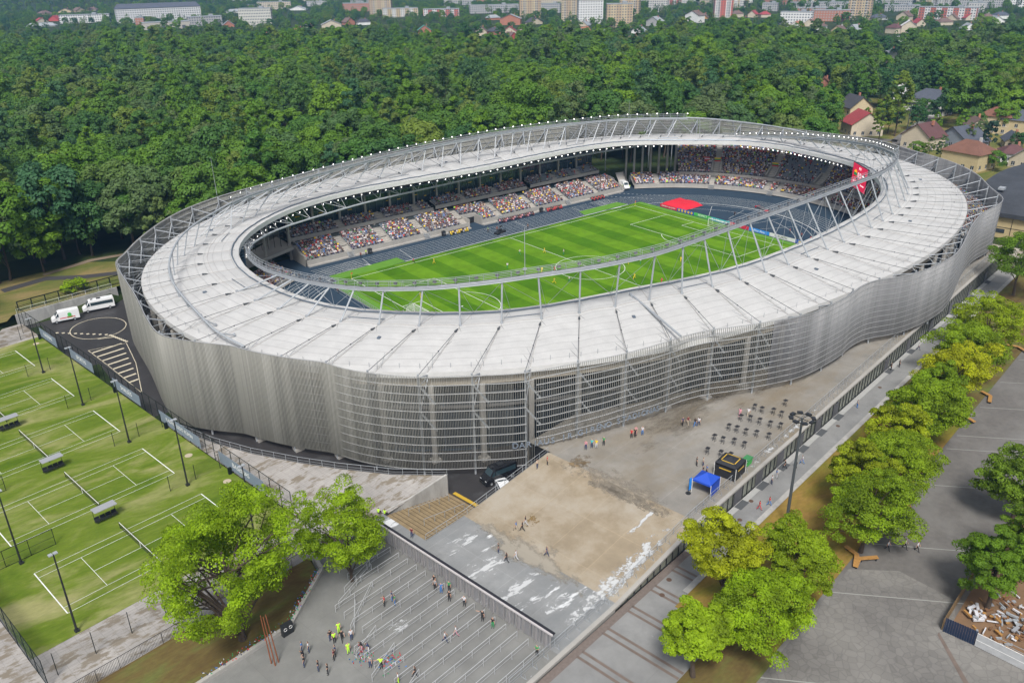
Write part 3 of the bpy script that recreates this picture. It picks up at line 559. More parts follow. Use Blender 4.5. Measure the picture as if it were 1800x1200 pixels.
m.build('concourse_wall',[WALLB,CONCD],ST)
m=MB()
for t in tw:
    x,y,_=roof_pt(t,.775)
    if y<40 and not(y>20 and x<-60) and not(x>50 and y>-50):
        p=roof_pt(t,wf(t)+.005); m.bar((p[0],p[1],0),(p[0],p[1],14),.09,4)
for z in(7.4,10.6): [m.bar(tuple(np.r_[roof_pt(a_,wf(a_)+.01)[:2],z]),tuple(np.r_[roof_pt(b_,wf(b_)+.01)[:2],z]),.12,4) for a_,b_ in zip(tw,tw[1:]+tw[:1]) if not(roof_pt(a_,.9)[0]>50 and roof_pt(a_,.9)[1]>-50)]
m.build('concourse_mullions',DSTEEL,ST)
for j,t in enumerate(BAY):
    x,y,_=roof_pt(t,.95)
    if (y<40 or x>70 ) and not(y>30 and x<0) and not(x>50 and y>-48):
        m=MB(); z0=4.3 if near_side(x,y) else 0; m.bar((x,y,z0),(x,y,14),.5,8); m.box((x,y,z0+.15),(1.5,1.5,.5)); m.build('concrete_column',CONC,ST)
m=MB()
for i in range(0,len(ts)-1,2):
    a,b=ts[i],ts[(i+2)%len(ts)]
    x,y,_=roof_pt(a,.9)
    if y<35 and x<25:
        m.add([tuple(np.r_[roof_pt(a,.70)[:2],8.3]),tuple(np.r_[roof_pt(a,.83)[:2],8.3]),tuple(np.r_[roof_pt(b,.83)[:2],8.3]),tuple(np.r_[roof_pt(b,.70)[:2],8.3])],[[0,1,2,3]])
m.build('upper_concourse_floor',mat('dim_floor',(.10,.10,.10),.9),ST)
# ---------------- people ----------------
def sk(a,L,dirv): return np.array(a)+L*np.array(dirv,float)/np.linalg.norm(dirv)
def body(pose,fine=True):
    """joints in metres, facing +Y; returns mesh with slots skin, shirt, trousers, hair, shoes"""
    sit=pose=='sit'; hip=.5 if sit else .93
    J=dict(pel=(0,0,hip),wst=(0,.0,hip+.18),che=(0,.02,hip+.38),nek=(0,.02,hip+.53),hd=(0,.05,hip+.62),top=(0,.05,hip+.74))
    if pose=='bend': J.update(che=(0,.16,hip+.34),nek=(0,.25,hip+.45),hd=(0,.31,hip+.51),top=(0,.36,hip+.61))
    E=[('pel','wst'),('wst','che'),('che','nek'),('nek','hd'),('hd','top')]; Rr=dict(pel=.135,wst=.12,che=.15,nek=.055,hd=.085,top=.075)
    for s,n in((-1,'L'),(1,'R')):
        sh=np.array(J['che'])+(s*.19,0,.08); J['sh'+n]=tuple(sh); Rr['sh'+n]=.06; E.append(('che','sh'+n))
        if pose=='sit': el=sh+(s*.05,.08,-.27); ha=el+(-s*.06,.24,-.02)
        elif pose=='clap': el=sh+(s*.08,.12,-.22); ha=el+(-s*.16,.2,.14)
        elif pose=='up': el=sh+(s*.12,.05,.22); ha=el+(-s*.03,.05,.25)
        elif pose=='point' and s>0: el=sh+(.26,.08,.0); ha=el+(.25,.06,.02)
        elif pose=='phone' and s>0: el=sh+(.05,.1,-.26); ha=el+(-.1,.2,.18)
        elif pose=='akimbo': el=sh+(s*.16,-.04,-.24); ha=el+(-s*.18,.1,-.14)
        else:
            sw=.16*s if pose in('walk','run') else .02; k=1.8 if pose=='run' else 1
            el=sh+(s*.06,-sw*k*.6,-.28); ha=el+(s*.0,.08-sw*k*.5,-.25) if pose!='run' else el+(0,.2,.05)
        J['el'+n]=tuple(el); J['ha'+n]=tuple(ha); Rr['el'+n]=.042; Rr['ha'+n]=.034; E+=[('sh'+n,'el'+n),('el'+n,'ha'+n)]
        if fine:
            dv=np.array(ha)-np.array(el); dv/=np.linalg.norm(dv); sd_=np.cross(dv,(0,1,.2)); sd_/=np.linalg.norm(sd_)
            for q in range(5):
                b=np.array(ha)+dv*(.05 if q<4 else .02)+sd_*(.018*(q-1.5) if q<4 else .045*s)
                J[f'f{n}{q}']=tuple(b+dv*(.055-.006*abs(q-1.5) if q<4 else .02)); Rr[f'f{n}{q}']=.011; E.append(('ha'+n,f'f{n}{q}'))
        hp=np.array(J['pel'])+(s*.09,0,-.05); J['hp'+n]=tuple(hp); Rr['hp'+n]=.095
        if sit: kn=hp+(s*.05,.43,.02); an=kn+(0,.02,-.40)
        else:
            st={'walk':.22,'run':.36}.get(pose,.03)*s; kn=hp+(s*.01,.05+st*.7,-.40+abs(st)*.05); an=hp+(s*.02,st*(1.35 if s>0 else 1.7),-.82+(.07 if pose in('walk','run') and s<0 else 0)+abs(st)*.1)
            if pose=='run' and s<0: an=kn+(0,-.38,-.08)
        to=an+(s*.02,.17,-.03)
        J['kn'+n]=tuple(kn); J['an'+n]=tuple(an); J['to'+n]=tuple(to); Rr['kn'+n]=.062; Rr['an'+n]=.042; Rr['to'+n]=.035; E+=[('pel','hp'+n),('hp'+n,'kn'+n),('kn'+n,'an'+n),('an'+n,'to'+n)]
    names=list(J); me=bpy.data.meshes.new('body'); me.from_pydata([J[n] for n in names],[(names.index(a),names.index(b)) for a,b in E],[])
    o=bpy.data.objects.new('body',me); C.objects.link(o); md=o.modifiers.new('s','SKIN'); md.use_smooth_shade=True
    for i,n in enumerate(names):
        sv=me.skin_vertices[0].data[i]; k=(1.25,.85) if n in('che','wst','pel') else (1,1); sv.radius=(Rr[n]*k[0],Rr[n]*k[1]); sv.use_root=(n=='pel')
    if fine: o.modifiers.new('u','SUBSURF').levels=1
    dg=bpy.context.evaluated_depsgraph_get(); dg.update(); r=bpy.data.meshes.new_from_object(o.evaluated_get(dg)); bpy.data.objects.remove(o)
    v=np.array([q.co for q in r.vertices]); zf=v[:,2].min(); 
    for q in r.vertices: q.co.z-=zf if not sit else 0
    segs=[(np.array(J[a]),np.array(J[b]),a,b) for a,b in E]
    r.materials.clear()
    for m_ in(SKIN,PAL[0],PAL[1],HAIR,PAL[1]): r.materials.append(m_)
    for p in r.polygons:
        c=np.mean([v[i] for i in p.vertices],0); best=None
        for a,b,na,nb in segs:
            t=np.clip((c-a)@(b-a)/((b-a)@(b-a)),0,1); d=np.linalg.norm(c-a-t*(b-a))
            if best is None or d<best[0]: best=(d,na,nb,t)
        _,na,nb,t=best; q=na[:2]+nb[:2]
        if nb in('top','hd') or na=='hd': mi=3 if (c[1]<J['hd'][1]-.01 or c[2]>J['top'][2]-.01) else 0
        elif nb=='nek': mi=1 if t<.7 else 0
        elif nb[:2]=='sh' or nb in('wst','che'): mi=1
        elif nb[:2]=='el': mi=1 if t<.6 else 0
        elif nb[:2]=='ha' or nb[0]=='f': mi=0
        elif nb[:2]=='to': mi=4
        else: mi=2
        p.material_index=mi; p.use_smooth=True
    return r
POSE={k:body(k) for k in('stand','walk','run','akimbo','phone','point','sit','clap','up','bend')}
SHORTS={k:None for k in POSE}
def person(x,y,z,face,pose,top,bot,label,group=None,hair=None,skin=None,h=1.0,shorts=False):
    o=bpy.data.objects.new('person',POSE[pose]); C.objects.link(o); o.location=(x,y,z); o.rotation_euler=(0,0,face); o.scale=(1,1,h)
    for i,m_ in((1,top),(2,bot),(3,hair),(0,skin)):
        if m_ is not None: o.material_slots[i].link='OBJECT'; o.material_slots[i].material=m_
    return put(o,label,'person',group)
W_,K_,N_,Y_,R_,GR_,B_,GN_,P_,M_,BE_,HV_=PAL
# ---------------- pitch and track ----------------
def structure(mb,name,mt): return put(mb.build(name,mt),kind='structure')
def ccw(ps): return ps
m=MB()
def stadium_pts(r,n=40,z=0): 
    return [(42+r*math.cos(a),r*math.sin(a),z) for a in np.linspace(-PI/2,PI/2,n)]+[(-42+r*math.cos(a),r*math.sin(a),z) for a in np.linspace(PI/2,3*PI/2,n)]
m.poly([(x*1.06,y*1.06,-.03) for x,y,_ in stadium_pts(58)]); structure(m,'running_track',TRACK)
m=MB(); m.box((-.2,0,-.005),(111.4,72.0,.03)); structure(m,'pitch',PITCH)
LN=MB()
def lin(p,q,w=.14,z=.022):
    p=np.array(p,float);q=np.array(q,float);d=(q-p)/np.linalg.norm(q-p);n=np.array([-d[1],d[0]])*w/2
    LN.quad((*(p-n),z),(*(q-n),z),(*(q+n),z),(*(p+n),z))
def arc(c,r,a0,a1,w=.14,z=.022,n=40):
    a=np.linspace(a0,a1,n); LN.strip([(c[0]+(r-w/2)*math.cos(t),c[1]+(r-w/2)*math.sin(t),z) for t in a][::-1],[(c[0]+(r+w/2)*math.cos(t),c[1]+(r+w/2)*math.sin(t),z) for t in a][::-1])
for s in(-1,1):
    lin((-52.5,34*s),(52.5,34*s)); X=52.5*s; lin((X,-34),(X,34)); lin((X-16.5*s,-20.16),(X-16.5*s,20.16)); lin((X-5.5*s,-9.16),(X-5.5*s,9.16))
    for q in(-1,1): lin((X,20.16*q),(X-16.5*s,20.16*q)); lin((X,9.16*q),(X-5.5*s,9.16*q)); arc((X,34*q),1,0 if 1 else 0,2*PI,z=.021) if False else None
    a=math.acos(5.5/9.15); c=(X-11*s,0); arc(c,9.15,(PI-a) if s>0 else -a,(PI+a) if s>0 else a); arc(c,.15,0,2*PI,.2,n=10)
lin((0,-34),(0,34)); arc((0,0),9.15,0,2*PI,n=90); structure(LN,'pitch_markings',LINEW)
LN=MB()
for k in range(9):
    r=36.6+1.22*k; w=.085 if k else .24
    for c,a0 in((42,-PI/2),(-42,PI/2)): arc((c,0),r,a0,a0+PI,w,-.012,n=60)
    for s in(-1,1): 
        if not(s<0 and k==0): lin((-42 if s<0 else -58,r*s),(42 if s<0 else 52,r*s),w,-.012)
for x in(-44,-32,10,34,46): lin((x,36.6),(x+1.5,46.3),.09,-.008)
for x in(54,60): 
    for k in range(12): lin((x-1+k*.9,50-k*1.2),(x-.5+k*.9,49.6-k*1.2),.2,-.008)
lin((-50,41),(-40,37),.1,-.008); 
for k in range(5): lin((-44.5+k*.7,41.5-k*.8),(-43.6+k*.7,41.0-k*.8),.35,-.008)
for r in(31,26,33): arc((46,0),r,-PI/2.4,PI/2.4,.1,-.01,n=50)
for a in(-.5,-.2,.25,.6): lin((46+18*math.cos(a),18*math.sin(a)),(46+30*math.cos(a),30*math.sin(a)),.09,-.009)
structure(LN,'track_markings',LINEW)
m=MB(); 
for ps in([(-56,34.9),(-51.7,34.9),(-34.6,36.5),(-34.8,40.8),(-56,39.6)],[(32.6,36.9),(52.3,36.9),(51.3,41.2),(34,41.2)],[(55.45,-34.5),(57.6,-34.5),(57.6,36.4),(52,36.4),(52,35.9),(55.45,35.9)],[(-58.6,-34),(-55.85,-34),(-55.85,34.5),(-58.6,34.5)]): m.poly([(x,y,.004) for x,y in ps][::1])
structure(m,'turf_margin',EDGEG)
# goals
NET=mat('goal_net',(.7,.7,.7),.8,alpha=.22)
def goal(s,label):
    t=empty('football_goal',(52.5*s,0,0.02),label=label,cat='goal')
    m=MB(); 
    for y in(-3.66,3.66): m.bar((0,y,0),(0,y,2.44),.07,8)
    m.bar((0,-3.66,2.44),(0,3.66,2.44),.07,8); m.build('goal_frame',WHITE,t)
    m=MB()
    for y in(-3.66,3.66): m.bar((0,y,2.44),(1.9*s,y,2.1),.03,4); m.bar((1.9*s,y,2.1),(2.4*s,y,0),.03,4); m.bar((0,y,.03),(2.4*s,y,.03),.03,4)
    m.bar((2.4*s,-3.66,.03),(2.4*s,3.66,.03),.03,4); m.build('net_support',WHITE,t)
    m=MB(); m.quad((0,-3.66,2.42),(1.9*s,-3.66,2.1),(1.9*s,3.66,2.1),(0,3.66,2.42)); m.quad((1.9*s,-3.66,2.1),(2.4*s,-3.66,0),(2.4*s,3.66,0),(1.9*s,3.66,2.1))
    for y in(-3.66,3.66): m.poly([(0,y,0),(0,y,2.42),(1.9*s,y,2.1),(2.4*s,y,0)])
    m.build('goal_net',NET,t)
goal(1,'white goal at the far right end of the pitch in front of the advertising boards'); goal(-1,'white goal at the near left end of the pitch, partly behind the roof edge')
for x,y,l in((52.5,34,'yellow corner flag at the far corner by the green matting'),(-52.5,34,'yellow corner flag at the left corner beside the track')):
    t=empty('corner_flag',(x,y,0),label=l,cat='corner flag'); m=MB(); m.bar((0,0,0),(0,0,1.6),.05,5); m.build('pole',YEL,t); m=MB(); m.box((.2,0,1.45),(.4,.04,.3)); m.build('flag',RED,t)
# ---------------- stands ----------------
STS=[]   # (cx,cy,dx,dy,theta,segment)
for a in np.arange(62,-90.1,-1.5): STS.append((42,0,math.cos(R(a)),math.sin(R(a)),a,'r'))
for x in np.arange(40,-41,-2.0): STS.append((x,0,0,-1,-90,'n'))
LDR=lambda a:-8.0
for a in np.arange(-90,-243.1,-1.5): STS.append((-42,0,math.cos(R(a)),math.sin(R(a)),a,'l'))
def bp_(s,r,z):
    if s[5]=='l': r=r-8.0
    elif s[5]=='n': r=r-8.0*min(1,max(0,-s[0]/40+.05))
    return (s[0]+r*s[2],s[1]+r*s[3],z)
LOW=[(57.0+.84*i,1.25+.34*i) for i in range(7)]
UPR=[(61.9+.76*i,4.3+.51*i) for i in range(17)]
def terrace(rows,stations,name,parent=ST,ncap=None):
    m=MB(); prof=[]
    for (r,z) in rows: prof+=[(r-.42,z-.34 if not prof else prof[-1][1]),(r-.42,z),(r+.42,z)]
    for a in range(len(prof)-1):
        A=[bp_(s,*prof[a]) for s in stations]; B=[bp_(s,*prof[a+1]) for s in stations]; m.strip(A,B)
    return m.build(name,CONC,parent)
terrace(LOW,STS,'lower_terrace')
m=MB(); A=[bp_(s,56.1,-.03) for s in STS];B=[bp_(s,56.1,1.55) for s in STS];B2=[bp_(s,56.45,1.55) for s in STS];A2=[bp_(s,56.58,1.1) for s in STS]; m.strip(A,B);m.strip(B,B2);m.strip(B2,A2)
A=[bp_(s,55.5,.35) for s in STS];B=[bp_(s,56.1,.35) for s in STS];A3=[bp_(s,55.5,.25) for s in STS]; m.strip(A,B); m.strip(A3,A); m.build('front_wall',CONC,ST)
up=[s for s in STS if (s[5]=='r' and s[4]<=46) or s[5]=='n' or (s[5]=='l' and s[4]>-185)]
upn=len([s for s in up if s[5]=='r' and s[4]>-66])
terrace(UPR,up[:upn],'upper_terrace'); terrace(UPR[:6],up[upn-1:],'upper_terrace')
m=MB()
for (r0_,z0,r1,z1) in((61.2,3.35,61.2,4.55),(61.2,4.55,61.45,4.55),(61.45,4.55,61.45,4.2),(63.5,3.2,61.2,3.35),(61.0,3.75,61.2,3.75)): m.strip([bp_(s,r0_,z0) for s in up],[bp_(s,r1,z1) for s in up])
m.build('balcony_fascia',CONC,ST)
m=MB(); m.strip([bp_(s,63.0,3.0) for s in up],[bp_(s,63.0,4.2) for s in up]); m.strip([bp_(s,62.6,1) for s in STS],[bp_(s,62.6,3.4) for s in STS]); m.strip([bp_(s,74.7,4) for s in up[:upn]],[bp_(s,74.7,13.6) for s in up[:upn]]); m.strip([bp_(s,66.9,4) for s in up[upn-1:]],[bp_(s,66.9,9) for s in up[upn-1:]]); m.build('stand_back_wall',mat('back_wall_grey',(.22,.23,.24),.8),ST)
# main stand (far straight side)
X0,X1=-57,62.5
ML=[(51.0+.86*i,1.35+.33*i) for i in range(9)]; MU=[(60.9+.9*i,5.3+.42*i) for i in range(4)]
def mterr(rows,x0,x1,name):
    m=MB(); prof=[]
    for (r,z) in rows: prof+=[(r-.43,z-.33 if not prof else prof[-1][1]),(r-.43,z),(r+.43,z)]
    for a in range(len(prof)-1): m.quad((x1,*prof[a]),(x0,*prof[a]),(x0,*prof[a+1]),(x1,*prof[a+1]))
    for x in(x0,x1): m.poly([(x,prof[0][0],0)]+[(x,*q) for q in prof]+[(x,prof[-1][0],0)])
    return m.build(name,CONC,ST)
TX=(-3.2,1.6)
mterr(ML,X0,TX[0],'main_lower_terrace'); mterr(ML,TX[1],X1,'main_lower_terrace'); mterr(ML[4:],TX[0]+.003,TX[1]-.003,'main_lower_terrace')
m=MB()
for a,b in((X0,TX[0]),(TX[1],X1)): m.box(((a+b)/2,50.2,.8),(b-a,.3,1.7)); m.box(((a+b)/2,49.6,.15),(b-a,.9,.36))
for x in TX: m.box((x,52.2,1.35),(.3,4.2,2.7))
m.box(((TX[0]+TX[1])/2,54,2.45),(TX[1]-TX[0]+.3,.3,1.0)); m.build('main_front_wall',CONC,ST)
m=MB(); m.box((X0-.2,54.5,2.4),(.5,8.4,1.0)); m.poly([(X0-.5,50,0),(X0-.5,58.6,0),(X0-.5,58.6,4.6),(X0-.5,57.5,4.6),(X0-.5,50,1.9)]); m.poly([(X1+.3,50,0),(X1+.3,58.6,0),(X1+.3,58.6,4.6),(X1+.3,57.5,4.6),(X1+.3,50,1.9)][::-1]); m.build('end_wall',CONC,ST)
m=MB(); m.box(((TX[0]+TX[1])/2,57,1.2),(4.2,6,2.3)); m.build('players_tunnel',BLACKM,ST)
SEC=[(-56.8,-40.5,5.0),(-39.2,-10.2,5.12),(-8.6,27.5,5.24),(29.0,61,5.36)]
SEC=[(-56.8,-9.6,5.1),(-8.8,27.8,5.45),(29.2,61,5.7)]
for a,b,z in SEC:
    dz=z-5.3; mterr([(r,q+dz) for r,q in MU],a,b,'main_upper_terrace')
    m=MB(); m.box(((a+b)/2,60.2,z-.15),(b-a,.3,1.05)); m.box(((a+b)/2,62.8,z-.5),(b-a,5,.3))
    for x in(a,b): m.poly([(x,60.05,z-.65),(x,64.5,z-.65),(x,64.5,z+1.6),(x,60.05,z+.4)]); m.poly([(x,60.05,z-.65),(x,64.5,z-.65),(x,64.5,z+1.6),(x,60.05,z+.4)][::-1])
    m.build('main_balcony_fascia',CONC,ST)
m=MB(); m.box((3,61.5,4.25),(121,7.5,.12)); m.box((2.5,65.6,8.8),(120,.2,6.6)); m.box((2.5,59.4,2.4),(120,.1,3.8)); m.box((-68,70,7),(.3,14,13)); m.box((2.5,66,14),(125,.6,3)); m.build('lounge_glazing',GLASSD,ST)
m=MB(); 
for x in np.arange(-55,62,2.4): m.box((x,65.45,8.8),(.09,.12,6.4))
m.box((2.5,65.45,9.9),(119,.12,.1)); m.box((2.5,64.6,12.1),(119,2.2,.25)); m.build('lounge_mullions',DSTEEL,ST)
for x in np.arange(-56,62,8.45):
    m=MB(); m.box((x,61.0+3.4,8.9),(.55,.55,6.8)); m.box((x,59.7,2.5),(.5,.5,4.4)); m.build('lounge_column',CONC,ST)
YS=mat('yellow_sign',(.75,.48,.02),.5)
for x in np.arange(-52,60,4.3): MB().box((x+rng.uniform(-1,1),65.2,7.6+rng.uniform(0,2.2)),(rng.uniform(.8,1.7),.08,.22)).build('yellow_wayfinding_sign',YS,ST); MB().box((x+2,59.25,3.9),(1.3,.1,.3)).build('yellow_wayfinding_sign',YS,ST)
# corner deck (left), columns, stairs tower
m=MB(); m.poly([(-57.5,57.2,4.25),(-57.5,68,4.25),(-96,40,4.25),(-84,37,4.25),(-73.5,50.5,4.25)]); m.build('corner_deck',CONC,ST)
m=MB(); m.bar((-57.5,57.2,3.7),(-73.5,50.5,3.7),.6,4); m.build('deck_edge_beam',CONC,ST)
for x,y in((-71,57),(-63,60.5),(-78,48.5),(-57.8,58.5),(-66.5,54.2)):
    m=MB(); m.bar((x,y,0),(x,y,16.4),.42,10); m.build('corner_column',CONC,ST)
for j,a in enumerate(np.linspace(47,62.5,7)):
    m=MB(); c=(42+67.5*math.cos(R(a)),67.5*math.sin(R(a))*.98); m.bar((c[0],c[1],0),(c[0],c[1],16.3),.42,8); m.build('corner_column',CONC,ST)
m=MB(); m.box((-79.5,38.5,9.6),(2.4,.22,10.8),R(40)); m.box((-77.8,40.1,9.6),(2.4,.22,10.8),R(40)); 
for k in range(14): m.box((-78.7,39.3,4.8+.75*k),(2.1,1.9,.08),R(40))
m.build('service_ladder_tower',mat('blue_steel',(.05,.10,.17),.4,.3),ST)
m=MB()
for x in np.arange(-74,-58,1.7): m.box((x,57.8+.42*(x+58)*-.35,6.2),(.1,.1,3.6))
m.build('corner_glazing_frame',BLACKM,ST)
m=MB(); m.quad((-58,58,8),(-58,72,8),(-58,72,15),(-58,58,15)); m.quad((-58,72,8),(-58,58,8),(-58,58,15),(-58,72,15)); m.quad((-78,62,8.2),(-58,60.5,8.2),(-58,60.5,15.5),(-78,62,15.5)); m.build('dark_cladding',mat('navy_cladding',(.012,.018,.028),.6),ST)
# right corner: ramp wall by the ambulances
m=MB(); m.poly([(63.2,50.4,0),(66.8,50.9,0),(70.5,57.5,4.4),(67.3,58.2,4.4)]); m.quad((66.6,50.5,0),(70.6,57.6,0),(70.6,57.6,5.0),(66.6,50.5,1.9)); m.quad((70.6,57.6,0),(66.6,50.5,0),(66.6,50.5,1.9),(70.6,57.6,5.0)); m.build('corner_ramp_wall',CONC,ST)
# gangways (light stairs cut through the seats)
LA=[53.5,34.3,15.4,11.2,-2.8,-7,-22,-40]; UA=[33.6,16.0,0.2,-15,-30]
MA=[-44.3,-31.5,-19.1,-4.6,8.7,23,36.8,51]; MUA=[-40.5,-27.5,-15,2.5,15.2,41,52]
GW=mat('gangway_concrete',(.44,.41,.37),.85,var=.1,scale=1)
def gang(pfn,rows,hw,nm):
    m=MB(); n_=len(rows)*2
    rr=np.linspace(rows[0][0]-.4,rows[-1][0]+.5,n_+1); zz=np.linspace(rows[0][1]+.04,rows[-1][1]+.25,n_+1)
    for k in range(n_):
        a=pfn(-hw,rr[k],zz[k]);b=pfn(hw,rr[k],zz[k]);c=pfn(hw,rr[k+1],zz[k]);d=pfn(-hw,rr[k+1],zz[k]);e=pfn(hw,rr[k+1],zz[k+1]);f=pfn(-hw,rr[k+1],zz[k+1]); m.quad(a,d,c,b); m.quad(d,f,e,c)
    m.build(nm,GW,ST)
def arcf(A):
    def f(o,r,z): a=R(A)+o/r; return (42+r*math.cos(a),r*math.sin(a),z)
    return f
def linf(X,dz=0): return lambda o,r,z:(X+o,r,z+dz)
for A in LA: gang(arcf(A),LOW,.75,'gangway')
for A in UA: gang(arcf(A),UPR,.75,'gangway')
for X in MA: gang(linf(X),ML,1.05,'gangway')
for X in MUA:
    z=[q[2] for q in SEC if q[0]<X<q[1]][0]-5.3; gang(linf(X,z),MU,.9,'gangway')
for A in UA:   # mouths of the vomitories
    f=arcf(A); m=MB()
    for s in(-1,1):
        for q in(1.25,1.75):
            m.poly([f(s*q,61.7,4.3),f(s*q,66.2,4.3),f(s*q,66.2,7.9),f(s*q,61.7,5.3)]); 
        m.quad(f(s*1.25,61.7,5.3),f(s*1.75,61.7,5.3),f(s*1.75,66.2,7.9),f(s*1.25,66.2,7.9))
    m.quad(f(-1.25,66.0,4.3),f(1.25,66,4.3),f(1.25,66,7.9),f(-1.25,66,7.9)); m.quad(f(-1.25,61.7,4.75),f(1.25,61.7,4.75),f(1.25,66,4.75),f(-1.25,66,4.75)); m.build('vomitory_wall',CONC,ST)
    m=MB(); m.quad(f(-1.2,65.8,4.75),f(1.2,65.8,4.75),f(1.2,65.8,6.9),f(-1.2,65.8,6.9)); m.quad(f(1.2,65.8,4.75),f(-1.2,65.8,4.75),f(-1.2,65.8,6.9),f(1.2,65.8,6.9)); m.build('vomitory_opening',BLACKM,ST)  # black sheet painted for the shade inside the mouth
for X in (-44.3,-19.1,8.7,36.8):
    m=MB()
    m.bar((X-.8,50,1.5),(X-.8,48.6,.1),.05,4); m.bar((X+.8,50,1.5),(X+.8,48.6,.1),.05,4)
    for k in range(5): m.box((X,50-.3*k,1.3-.27*k),(1.7,.28,.06))
    for s in(-1,1): m.bar((X+s*.85,50,2.5),(X+s*.85,48.6,1.1),.04,4)
    m.build('access_steps',STEEL,ST)
for A in(34.3,13.3,-22):
    f=arcf(A); m=MB()
    for k in range(5): a=f(0,56.0-.3*k,1.3-.27*k); m.box(a,(.3,1.9,.06),R(A))
    m.build('access_steps',STEEL,ST)
for a,b,z in SEC:
    m=MB(); m.bar((a,60.2,z+1.0),(b,60.2,z+1.0),.035,4)
    for x in np.arange(a,b,2): m.bar((x,60.2,z+.3),(x,60.2,z+1),.03,4)
    m.build('balcony_rail',STEEL,ST)
m=MB(); m.tube([bp_(s,61.3,5.25) for s in up],.035,4)
for s in up[::1]: m.bar(bp_(s,61.3,4.5),bp_(s,61.3,5.25),.025,4)
m.build('balcony_rail',STEEL,ST)
# ---- seats and spectators ----
places=[]   # x,y,z,face,occupied prob, block
def clear(x,L,h): return all(abs(x-q)>h for q in L)
vf=[(math.sin(1),0)]
for ri,(r,z) in enumerate(ML):
    for x in np.arange(X0+.8,X1-.5,.52):
        if clear(x,MA,1.35) and not(TX[0]-.5<x<TX[1]+.5 and ri<5): places.append((x,r+.1,z,PI,.83 if ri<8 else .6,'ML'))
for a,b,sz in SEC:
    for (r,z) in MU:
        for x in np.arange(a+.8,b-.5,.56):
            if clear(x,MUA,1.2): places.append((x,r+.1,z+sz-5.3,PI,.72 if x<27 else .3,'MU'))
for ri,(r,z) in enumerate(LOW):
    for s0,s1,cx in((61.5,-89,42),(-91,-242.5,-42)):
        for a in np.arange(s0,s1,-math.degrees(.52/r)*(1 if cx>0 else 1.15)):
            if cx>0 and not all(abs(a-q)*r*PI/180>1.05 for q in LA): continue
            if cx<0 and (int(a*10)%170)<14: continue
            rr_=r+.1+(LDR(a) if cx<0 else 0); places.append((cx+rr_*math.cos(R(a)),rr_*math.sin(R(a)),z,R(a)+PI/2,.86,'CL'))
    for x in np.arange(-41,41,.52):
        if int(x)%13>1: places.append((x,-(r+.1-8.0*min(1,max(0,-x/40+.05))),z,0,.5,'NL'))
for ri,(r,z) in enumerate(UPR):
    for a in np.arange(45.5,-62,-math.degrees(.52/r)):
        if not all(abs(a-q)*r*PI/180>(1.05 if ri>5 else 2.2) for q in UA): continue
        emp=.08 if (ri in range(3,13) and -0>a-9.5>-9.0 and True) else .88
        if 2<a<13 and ri<12: emp=.33+.5*max(0,(a-9.5)/3.5)*(ri<5)
        if a<0.2 and a>-13 and ri>9: emp=.45
        if a<-30 and ri>8: emp=.5
        places.append((42+(r+.1)*math.cos(R(a)),(r+.1)*math.sin(R(a)),z,R(a)+PI/2,emp,'CU'))
for r,z in UPR[:6]:
    for x in np.arange(-41,41,.52): places.append((x,-(r+.1-8.0*min(1,max(0,-x/40+.05))),z,0,.0,'NU'))
PLC=np.array([p[:5] for p in places]); 
def tris(me):
    me.calc_loop_triangles(); n=len(me.loop_triangles); t=np.zeros(n*3,np.int32); me.loop_triangles.foreach_get('vertices',t); v=np.zeros(len(me.vertices)*3,np.float32); me.vertices.foreach_get('co',v)
    return v.reshape(-1,3),t.reshape(-1,3),np.array([q.material_index for q in me.loop_triangles],np.int32)
def tile(v,t,X,Y,Z,rz,sc=None):
    n=len(X); c,s=np.cos(rz),np.sin(rz); sc=np.ones(n) if sc is None else sc
    V=np.empty((n,len(v),3),np.float32); V[:,:,0]=X[:,None]+sc[:,None]*(c[:,None]*v[:,0]-s[:,None]*v[:,1]); V[:,:,1]=Y[:,None]+sc[:,None]*(s[:,None]*v[:,0]+c[:,None]*v[:,1]); V[:,:,2]=Z[:,None]+sc[:,None]*v[:,2]
    return V.reshape(-1,3),(t[None]+(np.arange(n)*len(v))[:,None,None]).reshape(-1,3)
SEATM=mat('seat_plastic',(.24,.28,.33),.45)
m=MB(); m.box((0,.02,.42),(.42,.40,.06)); m.box((0,-.19,.62),(.42,.06,.42)); m.box((0,-.1,.2),(.08,.1,.4)); seatme=m.mesh('seat',SEATM)
pd=np.array([np.linalg.norm(np.array(p[:3])-CP) for p in places]); order=np.argsort(pd)
vis=[]
for i in order:
    x,y,z=places[i][:3]; px,py,_=pix((x,y,z+.5)); 
    if places[i][5] in('ML','MU','CU') or (places[i][5]=='CL' and (x>40 and y>-30 or (x<0 and y>28))): vis.append(i)
vis=[i for i in vis if 0<pix(places[i][:3])[0]<1800]
seat_ind=set(vis[:100])
for i in vis[:100]: x,y,z,f=places[i][:4]; link('seat',seatme,ST,loc=(x,y,z),rz=f)
rest=[i for i in range(len(places)) if i not in seat_ind]; sv,stri,_=tris(seatme); P=PLC[rest]
V,F=tile(sv,stri,P[:,0],P[:,1],P[:,2],P[:,3]); put(link('seat_rows',npmesh('seat_rows',V,F,[SEATM]),ST),kind='stuff')
coarse={k:body(k,False) for k in('sit','clap','up')}
occ=[i for i in range(len(places)) if rng.random()<places[i][4]]
visocc=[i for i in vis if i in set(occ)]; ind=visocc[:300]; indset=set(ind)
wts=np.array([.19,.27,.15,.045,.05,.12,.06,.025,.03,.06,.045,.003]); wts/=wts.sum()
tops_={}
def colour(i):
    x,y=places[i][:2]; w=wts.copy()
    if math.sin(x*.31+y*.2)+math.sin(x*.13-y*.37)>1.3: w[3]*=3
    w/=w.sum(); return int(rng.choice(12,p=w))
